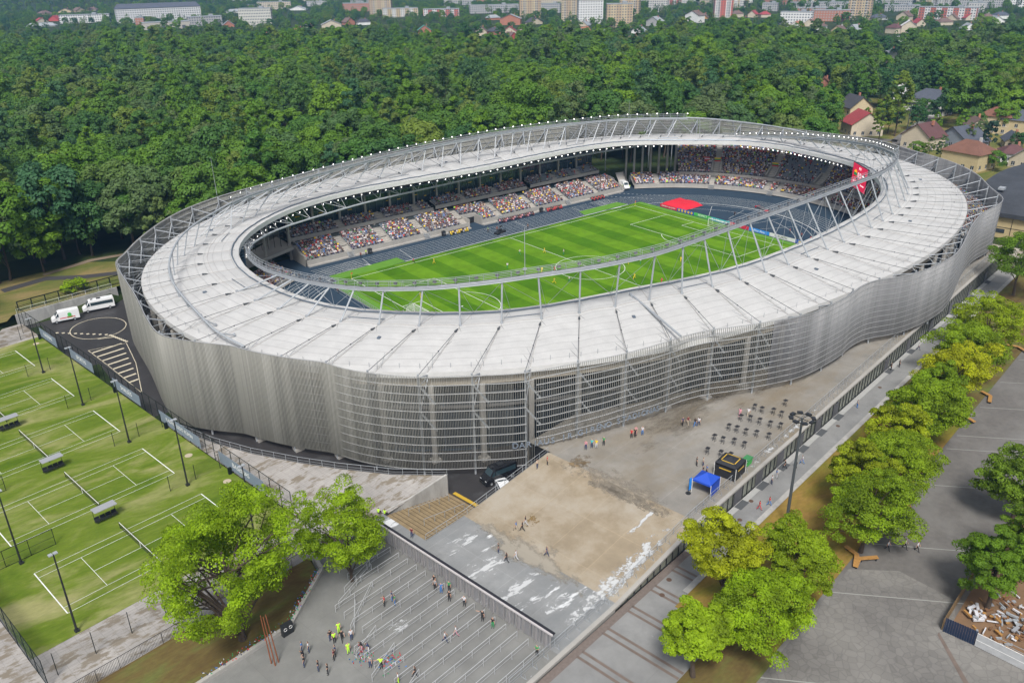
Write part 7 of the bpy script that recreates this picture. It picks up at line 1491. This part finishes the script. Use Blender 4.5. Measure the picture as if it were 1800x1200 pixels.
NER=[[201.8,41.9,14.0,11.0,8.2,-61.1,"cream","red","gable"],[230.6,62.8,11.2,12.0,9.6,-60.5,"tan","dark","gable"],[271.9,47.4,16.5,13.0,10.2,-64.7,"white","slate","hip"],[279.0,67.4,12.1,11.0,12.0,-62.9,"white","brown","gable"],[193.9,10.6,12.3,11.0,8.1,-64.7,"cream","maroon","gable"],[207.3,1.7,16.4,12.0,4.9,-66.7,"bluegrey","slate","gable"],[172.5,-17.2,13.7,12.0,8.4,-67.3,"yellow","terra","hip"],[231.7,8.0,8.7,10.0,6.8,-67.3,"cream","brown","gable"],[249.0,5.6,12.3,13.0,9.7,-68.5,"tan","rust","hip"],[249.8,-2.7,12.1,12.0,8.8,-69.6,"yellow","slate","hip"],[195.7,-22.9,8.5,9.0,4.3,-69.6,"white","maroon","hip"],[189.8,-31.3,9.8,11.0,5.3,-70.5,"cream","grey","gable"],[355.0,229.3,7.6,9.0,6.2,-52.8,"cream","slate","gable"],[399.0,139.6,8.5,10.0,6.3,-62.0,"cream","brown","gable"],[436.2,84.9,8.2,10.0,7.5,-68.0,"white","brown","gable"],[472.2,177.5,7.5,9.0,7.5,-62.1,"white","grey","gable"],[312.1,130.7,7.3,10.0,5.4,-58.4,"brick","rust","gable"],[220.5,-12.4,6.3,9.0,3.9,-69.4,"cream","slate","gable"]]
NL=['cream house with bright red gable roof beside the rim of the screen','tan house with dark roof behind the red roofed house','large white villa with slate hip roof and flat lookout on top','tall white house with brown roof left of the white villa','cream house with maroon roof and dormer by the tall mast','low blue grey house with slate roof','yellow villa with terracotta hip roof and arched ground floor windows','cream house with brown gable behind the blue grey house','broad tan house with rust coloured hip roof at the right edge','yellow house with slate roof cut by the right edge','white garden house with maroon and glass roof at the right','cream house with grey sheet roof at the right edge','cream house with slate roof deep in the trees behind the stadium','cream house with brown roof among the far trees','white house with brown roof near the far right edge','white house with grey roof among the far trees','brick house with rust roof half hidden by trees','cream house with slate roof behind the garden house']
NR=[25,30,-25,10,-30,-35,-28,20,-15,-10,10,-20,0,10,-15,20,0,12]
for i,(x,y,w_,d,h,rot,wc,rc,kind) in enumerate(NER): house(x,y,w_,d,h,rot+NR[i],wc,rc,kind,3,NL[i],2 if i<12 else 1,'villa' if kind=='hip' else 'detached_house')
# sports hall right of the screen
t=empty('sports_hall',(0,0,0),label='sports hall with curved black roof and yellow panel walls at the right edge',cat='hall')
A0,A1,V0,V1=88,160,-122,-64.5; YP=mat('yellow_panels',(.50,.40,.22),.7,var=.06,scale=.5)
m=MB(); 
for (p,q) in(((A0,V0),(A1,V0)),((A1,V0),(A1,V1)),((A1,V1),(A0,V1)),((A0,V1),(A0,V0))): m.quad(G(*p,1.5),G(*q,1.5),G(*q,8.6),G(*p,8.6))
m.build('wall',YP,t); m=MB(); N_=10; prof=[(A0-1+(A1-A0+2)*k/N_,8.6+3.0*math.sin(PI*min(1,(k+.6)/N_*1.0))) for k in range(N_+1)]
m.strip([G(u,V0-1,z) for u,z in prof],[G(u,V1+1,z) for u,z in prof]); m.strip([G(u,V1+1,z) for u,z in prof],[G(u,V1+1,8.0) for u,z in prof]); m.quad(G(A0-1,V0-1,8.0),G(A0-1,V1+1,8.0),G(A0-1,V1+1,prof[0][1]),G(A0-1,V0-1,prof[0][1])); m.build('roof',mat('black_roofing',(.045,.05,.06),.75,var=.3,scale=.12,var2=(.15,1)),t,True)
m=MB()
for v in np.arange(V1-4,V0,-4.6): m.box(G(A0-.02,v,5),(.08,.14,7),GA)
m.box(G(A0-.03,(V0+V1)/2,5),(.07,V1-V0,.12),GA); m.build('panel_joints',BLACKM,t)
for v in(-75,-90,-105): m=MB(); m.box(G(A0-.05,v,4),(.12,2.6,1.1),GA); m.build('window',WIN,t)
for u,v,l in((104,-70,'vent'),(118,-84,'vent')): m=MB(); m.box(G(u,v,11.9),(2.4,1.6,.6),GA); m.build('roof_vent',STEEL,t)

put(MB().poly([(*G(u,v)[:2],3.04) for u,v in ((92,-54),(300,-95),(330,0),(300,60),(150,30),(112,5))]).build('villa_lawns',GLADE),kind='structure')
m=MB()
for a_,b_ in (((118,-50),(200,-8)),((200,-8),(300,5)),((200,-8),(185,60))):
    d=np.array(b_)-a_; n_=np.array([-d[1],d[0]])/np.linalg.norm(d)*2.6; m.quad(*[(*G(*q)[:2],3.08) for q in (np.array(a_)-n_,np.array(b_)-n_,np.array(b_)+n_,np.array(a_)+n_)])
put(m.build('villa_lane',ASPH),kind='structure')
# ---------------- trees ----------------
def leaf_mat(name,ramp,trans=.35,clump=.5,nz=.38):
    m=bpy.data.materials.new(name); m.use_nodes=True; b=NB(m); p=m.node_tree.nodes['Principled BSDF']; p.inputs['Roughness'].default_value=.6; p.inputs['Specular IOR Level'].default_value=.25
    oi=b.n('ObjectInfo'); r=b.n('ValToRGB'); e=r.color_ramp.elements
    for k,(ps,c) in enumerate(ramp):
        q=e[k] if k<2 else e.new(ps); q.position=ps; q.color=(*c,1)
    b.l(oi.outputs['Random'],r.inputs[0])
    g=b.n('NewGeometry'); t=b.n('TexNoise'); t.inputs['Scale'].default_value=clump; t.inputs['Detail'].default_value=3; b.l(g.outputs['Position'],t.inputs[0])
    mr=b.n('MapRange'); mr.inputs[1].default_value=.3; mr.inputs[2].default_value=.7; mr.inputs[3].default_value=1-nz; mr.inputs[4].default_value=1+nz; b.l(t.outputs[0],mr.inputs[0])
    t2=b.n('TexNoise'); t2.inputs['Scale'].default_value=clump*9; b.l(g.outputs['Position'],t2.inputs[0]); mr2=b.n('MapRange'); mr2.inputs[3].default_value=1-nz*.7; mr2.inputs[4].default_value=1+nz*.7; b.l(t2.outputs[0],mr2.inputs[0])
    q=b.n('Math',operation='MULTIPLY'); b.l(mr.outputs[0],q.inputs[0]); b.l(mr2.outputs[0],q.inputs[1])
    x=b.n('VectorMath',operation='SCALE'); b.l(r.outputs[0],x.inputs[0]); b.l(q.outputs[0],x.inputs['Scale']); b.l(x.outputs[0],p.inputs['Base Color'])
    tr=b.n('BsdfTranslucent'); b.l(x.outputs[0],tr.inputs[0]); mx=b.n('MixShader'); mx.inputs[0].default_value=trans; b.l(p.outputs[0],mx.inputs[1]); b.l(tr.outputs[0],mx.inputs[2]); b.l(mx.outputs[0],m.node_tree.nodes['Material Output'].inputs[0]); return m
BARK=mat('bark',(.075,.055,.04),.9,var=.25,scale=3)
FLEAF=leaf_mat('forest_leaves',[(0,(.085,.185,.014)),(1,(.10,.17,.035)),(.15,(.115,.225,.016)),(.3,(.04,.115,.032)),(.45,(.15,.27,.016)),(.6,(.065,.165,.022)),(.72,(.10,.15,.055)),(.84,(.155,.225,.026)),(.93,(.045,.125,.05))],.2,.25,.16)
MLEAF=leaf_mat('maple_leaves',[(0,(.25,.39,.01)),(1,(.29,.42,.014))],.4,.35)
LLEAF=leaf_mat('lime_tree_leaves',[(0,(.27,.36,.01)),(1,(.40,.43,.012)),(.5,(.19,.30,.012))],.4,.3)
DLEAF=leaf_mat('dark_maple_leaves',[(0,(.11,.22,.012)),(1,(.15,.24,.015))],.35,.3)
def crown_arrays(rg,Rr,H,zb,ncl,per,ls,irr=.22,clr=.3,flat=.75,hollow=.35,shape='round',rn=.45):
    """leaf-sized quads in clumps through an uneven crown; crown spans zb..H"""
    cz=(H+zb)/2; hz=(H-zb)/2; V=[]; cl=[]
    lob=[(rg.normal(size=3),rg.uniform(.6,1)) for _ in range(7)]
    while len(cl)<ncl:
        d=rg.normal(size=3); d/=np.linalg.norm(d)
        if d[2]<-.75: continue
        r=rg.uniform(hollow,1)**.5
        k=1-irr+irr*max((d@(a/np.linalg.norm(a)))**3*b for a,b in lob)*1.6
        if shape=='cone': k*=.25+.75*(1-(d[2]*r+1)/2)*1.3
        p=np.array([d[0]*Rr*r*k,d[1]*Rr*r*k,cz+d[2]*hz*r*k]); cl.append((p,rg.uniform(.6,1.15)*clr*Rr))
    for p,cr_ in cl:
        n=int(per*rg.uniform(.7,1.3)); d=rg.normal(size=(n,3)); d/=np.linalg.norm(d,axis=1)[:,None]; d[:,2]=np.where(d[:,2]<-.35,-d[:,2],d[:,2])
        c=p+d*cr_*np.array([1,1,flat])*rg.uniform(.75,1.05,(n,1)); nr=d*.85+rg.normal(size=(n,3))*rn+np.array([0,0,.35]); nr/=np.linalg.norm(nr,axis=1)[:,None]
        a=np.cross(nr,rg.normal(size=(n,3))); a/=np.linalg.norm(a,axis=1)[:,None]; b=np.cross(nr,a); s=ls*rg.uniform(.6,1.3,(n,1)); a=a*s; b=b*s*.75
        V.append(np.stack([c-a,c-b+nr*s*.12,c+a,c+b+nr*s*.12],1).reshape(-1,3))
    V=np.vstack(V); F=np.arange(len(V)).reshape(-1,4); return V,F,cl
def trunk_mb(rg,H,Rr,zb,cl,r0=.35,limbs=9,name='trunk'):
    m=MB(); top=np.array([rg.normal()*.3,rg.normal()*.3,zb+(H-zb)*.55]); mid_=np.array([rg.normal()*.15,rg.normal()*.15,zb*.9]); m.bar((0,0,-.3),mid_,r0*1.25,8,r0*.85); m.bar(mid_,top,r0*.85,7,r0*.3)
    for p,_ in sorted(cl,key=lambda q:-np.linalg.norm(q[0][:2]))[:limbs*3:3]:
        s=mid_+(top-mid_)*rg.uniform(.0,.8); k=s+(p-s)*.5+np.array([0,0,.1*Rr]); m.bar(s,k,r0*.38,6,r0*.22); m.bar(k,p,r0*.22,5,r0*.07)
    return m
protos=[]; rg=np.random.default_rng(11)
for i,(Rr,H,zb,ncl,per,ls,shape) in enumerate([(7.2,19,3,60,125,.36,'round'),(8.8,22,4,70,130,.40,'round'),(5.4,26,3,54,110,.33,'round'),(6.8,16,2,56,120,.36,'round'),(7.8,20,4,64,125,.36,'round'),(4.8,22,2,54,105,.32,'round')]):
    V,F,cl=crown_arrays(rg,Rr,H,zb,ncl,per,ls,irr=.4,clr=[.32,.24,.3,.26,.34,.22][i],hollow=.6,rn=[.2,.3,.25,.35,.2,.4][i]); protos.append((npmesh('forest_crown',V,F,[FLEAF]),trunk_mb(rg,H,Rr,zb,cl,.3,5).mesh('trunk',BARK),Rr,H))
V,F,cl=crown_arrays(rg,3.2,20,2,60,40,.4,irr=.1,clr=.26,shape='cone'); SPR=(npmesh('spruce_crown',V,F,[leaf_mat('spruce_needles',[(0,(.018,.05,.028)),(1,(.03,.07,.04))],.15,.3)]),trunk_mb(rg,20,3,2,cl,.25,2).mesh('trunk',BARK),3.2,20)
# candidate spots, nearest first
cand=[]
for gx in np.arange(-260,1250,10.6):
    for gy in np.arange(-260,1500,10.6):
        x=gx+rng.uniform(-3.8,3.8); y=gy+rng.uniform(-3.8,3.8); u,v=UV(x,y); D=math.hypot(x-CP[0],y-CP[1])
        if D<150 or D>880: continue
        if D>600 and rng.random()<(D-600)/900: continue
        if v<-60 or (v<76 and u<70) or inside_stadium(x,y,-9): continue
        if -112<u<-76 and v<96: continue
        if u<-114 and v<86: continue
        if 85<u<163 and -125<v<-58: continue
        if u>60 and v<5 and D<330 and rng.random()<.25: continue
        px,py,_=pix((x,y,15)); 
        if px<-60 or px>1860 or py<-30: continue
        cand.append((D,x,y,px,py))
cand.sort()
def clash(D,px,py,x,y,h=20,w_=5.5):
    pb=pix((x,y,3))[1]; pt=pix((x,y,h))[1]; hw=w_*1444.8/pix((x,y,15))[2]
    for a,b,c,d,dd in pboxes:
        if px+hw*.8>a and px-hw*.8<b and pt<d-.28*(d-c) and pb>c:
            zc=pix((x,y,5))[2]
            if zc<dd+6: return True
    return False
EDGE_=np.array([(0,50),(200,54),(255,64),(480,68),(560,60),(700,68),(860,76),(920,64),(1060,60),(1200,54),(1300,50),(1440,62),(1560,74),(1620,78),(1700,58),(1800,60)])
cand=[c for c in cand if pix((c[1],c[2],22))[1]>np.interp(c[3],EDGE_[:,0],EDGE_[:,1])-3-6*rng.random()]
cand=[c for c in cand if not clash(c[0],c[3],c[4],c[1],c[2])]
# also keep off the houses themselves
NH=np.array([(q[0],q[1]) for q in NER+HOU+BLK]); cand=[c for c in cand if np.min(np.hypot(NH[:,0]-c[1],NH[:,1]-c[2]))>9]
near=cand[:300]; far=cand[300:]
def sect(px,py): return ('left' if px<450 else 'middle' if px<1050 else 'right')
def fl(D,px):
    sec=['far left','left','left of centre','centre','right of centre','right','far right'][int(min(6,max(0,px//258)))]; return 'forest tree at the %s of the wood, %s'%(sec,'in the front rows' if D<300 else 'a few rows in' if D<340 else 'deeper in the wood')
LBL={'left':'dense green forest tree behind the left rim of the stadium','middle':'dense green forest tree behind the middle of the stadium','right':'dense green forest tree behind the right rim near the houses'}
for k,(D,x,y,px,py) in enumerate(near):
    cm,tm,Rr,H=protos[int(rng.integers(0,6))]; s=rng.uniform(.75,1.2); sg=sect(px,py)
    t=empty('deciduous_tree',(x,y,3),rng.uniform(0,6.28),label=fl(D,px),cat='tree',group='forest trees of the %s belt'%sg); t.scale=(s,s,s*rng.uniform(.85,1.15)); link('crown',cm,t); link('trunk',tm,t)
# the rest of the wood: one object, trees set on points
def scatter(name,P,coll_objs,label,cat,seed=3,smin=.85,smax=1.2):
    col=bpy.data.collections.new(name+'_kinds')
    for o in coll_objs: col.objects.link(o)
    me=bpy.data.meshes.new(name); me.from_pydata([tuple(p) for p in P],[],[]); ob=bpy.data.objects.new(name,me); C.objects.link(ob)
    ng=bpy.data.node_groups.new(name,'GeometryNodeTree'); ng.interface.new_socket('Geometry',in_out='INPUT',socket_type='NodeSocketGeometry'); ng.interface.new_socket('Geometry',in_out='OUTPUT',socket_type='NodeSocketGeometry')
    N=ng.nodes; gi=N.new('NodeGroupInput'); go=N.new('NodeGroupOutput'); iop=N.new('GeometryNodeInstanceOnPoints'); ci=N.new('GeometryNodeCollectionInfo'); ci.inputs['Collection'].default_value=col; ci.inputs['Separate Children'].default_value=True; ci.inputs['Reset Children'].default_value=True
    rv=N.new('FunctionNodeRandomValue'); rv.data_type='FLOAT_VECTOR'; rv.inputs['Min'].default_value=(0,0,0); rv.inputs['Max'].default_value=(0.06,.06,6.28); rs=N.new('FunctionNodeRandomValue'); rs.data_type='FLOAT'; rs.inputs[2].default_value=smin; rs.inputs[3].default_value=smax
    Lk=ng.links.new; Lk(gi.outputs[0],iop.inputs['Points']); Lk(ci.outputs[0],iop.inputs['Instance']); iop.inputs['Pick Instance'].default_value=True; Lk(rv.outputs[0],iop.inputs['Rotation']); Lk(rs.outputs[1],iop.inputs['Scale']); Lk(iop.outputs[0],go.inputs[0])
    md=ob.modifiers.new('scatter','NODES'); md.node_group=ng; return put(ob,label,cat,kind='stuff')
po=[]
for k,(cm,tm,Rr,H) in enumerate(protos):
    V=np.array([v.co for v in cm.vertices]); o=bpy.data.objects.new('forest_kind',cm); po.append(o)
if far: scatter('distant_forest',[(x,y,3+max(0,min(3,(math.hypot(x,y)-500)*.006))) for _,x,y,_,_ in far],po,'the rest of the dense green forest reaching back to the town','forest')
# looser trees between the houses of the town and beyond
cand2=[]
for gx in np.arange(-100,2600,15):
    for gy in np.arange(-100,3000,15):
        x=gx+rng.uniform(-6,6); y=gy+rng.uniform(-6,6); D=math.hypot(x-CP[0],y-CP[1])
        if D<640 or D>2900: continue
        if D<1500 and rng.random()<.30: continue
        if D<900 and pix((x,y,14))[1]>np.interp(pix((x,y,14))[0],EDGE_[:,0],EDGE_[:,1])+2: continue
        if D>1700 and (int(gx/15)+int(gy/15))%2: continue
        px,py,_=pix((x,y,10)); 
        if px<-40 or px>1840 or py<-40: continue
        if D<1650 and clash(D,px,py,x,y,11,3): continue
        if np.min(np.hypot(NH[:,0]-x,NH[:,1]-y))<9: continue
        cand2.append((x,y,ground(x,y)-1.5))
po2=[bpy.data.objects.new('town_tree_kind',protos[k][0]) for k in(0,3,5)]
for o in po2: o.data=o.data
scatter('town_trees',cand2,po2,'scattered trees between the houses of the distant town and on the hills','trees',smin=.38,smax=.72)
# garden trees near the villas
SP=[(1575,205,.75,1),(1620,205,.6,3),(1665,205,.7,0),(1745,230,.7,1),(1685,248,.5,2),(1720,248,.45,0),(1560,235,.7,0),(1500,182,.8,0),(1650,130,1,1),(1700,120,1.1,4),(1760,150,1,0),(1585,110,1,1),(1540,160,1,4),(1810,215,.8,1),(1455,150,.9,0),(1510,150,.8,1),(1545,190,1.0,4),(1622,100,1,1),(1670,150,1.25,1),(1640,180,1,2),(1690,200,1.2,0),(1650,215,.8,3),(1720,90,1.3,4),(1775,110,1.4,1),(1795,150,1.2,2),(1545,250,.85,5),(1572,240,1.05,2),(1520,235,.5,5),(1700,260,.45,5),(1735,270,.9,'s'),(1760,235,.7,0),(1790,225,.7,3),(1610,278,.45,3),(1650,285,.45,5),(1630,282,.4,5),(1680,292,.45,'s'),(1610,230,.6,0),(1560,215,.7,3),(1500,200,.8,1),(1640,245,.5,5),(1705,235,.6,0),(1720,175,.9,1),(1680,170,1,4),(1590,160,.9,0),(1530,140,.9,2),(1480,180,.9,4),(1770,180,1,4),(1790,265,.5,3),(1735,140,1.1,0),(1600,120,1,2),(1420,175,1,3),(1745,300,.5,3)]
RAYF=lambda px,py,z:(lambda d:CP+d*((z-CP[2])/d[2]))(fw+cr*(px-900)/1444.782-cu*(py-600)/1444.782)
for k,(px,py,s,kd) in enumerate(SP):
    cm,tm,Rr,H=SPR if kd=='s' else protos[kd]; p=RAYF(px,py,3)
    t=empty('spruce' if kd=='s' else 'garden_tree',(p[0],p[1],3),k*1.3,label=('blue green spruce between the villas at the right' if kd=='s' else 'garden tree %s'%('just behind the rim by the red roofed house' if py>230 and px<1600 else 'just behind the rim before the yellow villa' if py>250 else 'at the far right beside the tan house' if px>1700 else 'around the white villa' if px>1590 else 'left of the white villa')),cat='tree',group='trees between the villas'); t.scale=(s,s,s); link('crown',cm,t); link('trunk',tm,t)
# trees at the glade on the left
for k,(u,v,s,kd,l) in enumerate(((-131,80,.95,1,'large dark tree at the left edge beside the glade'),(-127,95,1.0,4,'dark forest tree standing at the left edge of the glade'),(-108,100,1.0,2,'forest tree with bare pale trunk at the back of the glade'),(-119,101,1.1,0,'forest tree at the head of the dark path'),(-97,108,1.1,1,'forest tree above the dirt path'),(-86,104,1.0,4,'forest tree at the right end of the dirt path'),(-137,88,1.0,5,'tree cut by the left edge behind the grey path'),(-77,98,1.1,0,'forest tree right behind the left rim of the screen'))):
    cm,tm,Rr,H=protos[kd]; t=empty('deciduous_tree',G(u,v,3),k,label=l,cat='tree',group='trees round the glade'); t.scale=(s,s,s); link('crown',cm,t); link('trunk',tm,t)
V,F,cl=crown_arrays(rg,2.9,2.9,.1,30,60,.2,clr=.35); t=empty('bush',G(-100.3,79.3,3.0),label='bright green round bush on the grass slope behind the vans',cat='bush'); link('crown',npmesh('bush_crown',V,F,[MLEAF]),t); m=MB(); 
for a in range(5): m.bar((0,0,0),(math.cos(a*1.3)*1.2,math.sin(a*1.3)*1.2,1.8),.05,5,.02)
m.build('stems',BARK,t)
# foreground trees (each its own crown)
def bigtree(name,u,v,z,Rr,H,zb,lm,ncl,per,ls,seed,label,r0=.35,limbs=14,irr=.3,clr=.24,hollow=.25,cat='tree'):
    g=np.random.default_rng(seed); V,F,cl=crown_arrays(g,Rr,H,zb,ncl,per,ls,irr=irr,clr=clr,hollow=hollow,flat=.6); t=empty(name,G(u,v,z),seed,label=label,cat=cat); link('crown',npmesh(name+'_crown',V,F,[lm]),t); trunk_mb(g,H,Rr,zb,cl,r0,limbs).build('trunk',BARK,t); return t
bigtree('maple_tree',-133.2,-50.8,1.8,8.9,22.5,.6,MLEAF,270,210,.125,21,'big light green maple in the planting bed beside the turf courts',.5,40,.48,.15,.4)
bigtree('maple_tree',-118.8,-53.2,2.6,6.0,13.2,.3,MLEAF,150,210,.12,22,'young light green maple by the turnstiles',.26,18,.45,.19,.4)
TR=[(-103.0,-93.4,3.9,10,2.2,MLEAF,'bright green maple at the bottom edge, nearest the brick banded path'),(-95.0,-97.0,5.4,11.5,2.5,MLEAF,'bright green maple with leafy clumps in the near group of trees'),(-91.2,-90.2,5.0,13,3,LLEAF,'tall loose elm beside the walkway in the near group'),(-84.3,-96.6,4.6,11.5,3,LLEAF,'yellow green elm behind the near maples'),
 (-69.6,-98.8,6.3,12,2.0,LLEAF,'broad lime tree with a wooden bench, first after the lawn gap'),(-61.2,-94.6,4.6,12,2.5,LLEAF,'lime tree right behind the first of the row'),(-55.8,-97.6,6.2,12.5,2.0,LLEAF,'lime tree in the row, overhanging the second bench'),(-46.8,-95.0,4.8,12,2.2,LLEAF,'lime tree in the middle of the row by the square'),(-39.0,-96.0,6.4,13,2.2,LLEAF,'lime tree of the row before the zigzag bench'),(-30,-94,5.0,12.5,2.2,LLEAF,'lime tree of the row, fifth from the lamp mast'),(-21.0,-94.9,6.6,13.5,2.2,LLEAF,'lime tree of the row beside the zigzag bench'),(-8.0,-93.6,6.4,13.5,2.2,LLEAF,'lime tree second from the far end of the row'),(6.5,-93.4,7.0,14,2.2,LLEAF,'yellowest lime tree at the far end of the row'),
 (-70,-114.4,4.3,11,2.6,DLEAF,'dark green maple rising from the plank fence corner'),(-49.3,-111.8,5.3,11,2,DLEAF,'dark maple at the right edge with brownish leaves'),(-61.0,-116.2,3.9,10,2,DLEAF,'dark maple cut by the right edge of the square'),(48,-89.0,7.2,15,4,DLEAF,'old dark maple beyond the stepped terraces')]
for k,(u,v,Rr,H,zb,lm,l) in enumerate(TR): bigtree('maple_tree' if lm is not LLEAF else 'lime_tree',u,v,zs(u),Rr,H,zb,lm,160 if u<-50 else 140,230 if u<-50 else 170,.118 if u<-50 else .15,40+k,l,.28,12,.4,.19,.35)
# ---------------- haze ----------------
hz=bpy.data.materials.new('haze_air'); hz.use_nodes=True; t_=hz.node_tree; t_.nodes.remove(t_.nodes['Principled BSDF']); pv=t_.nodes.new('ShaderNodeVolumePrincipled'); pv.inputs['Color'].default_value=(.26,.54,1,1); pv.inputs['Density'].default_value=HAZE; pv.inputs['Anisotropy'].default_value=0; t_.links.new(pv.outputs[0],t_.nodes['Material Output'].inputs['Volume'])
if HAZE>0:
    m=MB(); zt=max(max(v[2] for v in bpy.data.objects['ground'].data.vertices.values() and [v.co for v in bpy.data.objects['ground'].data.vertices])+30,110); m.box((600,700,(zt-6)/2),(7400,7600,zt+6)); hb=put(m.build('haze',hz),kind='stuff')
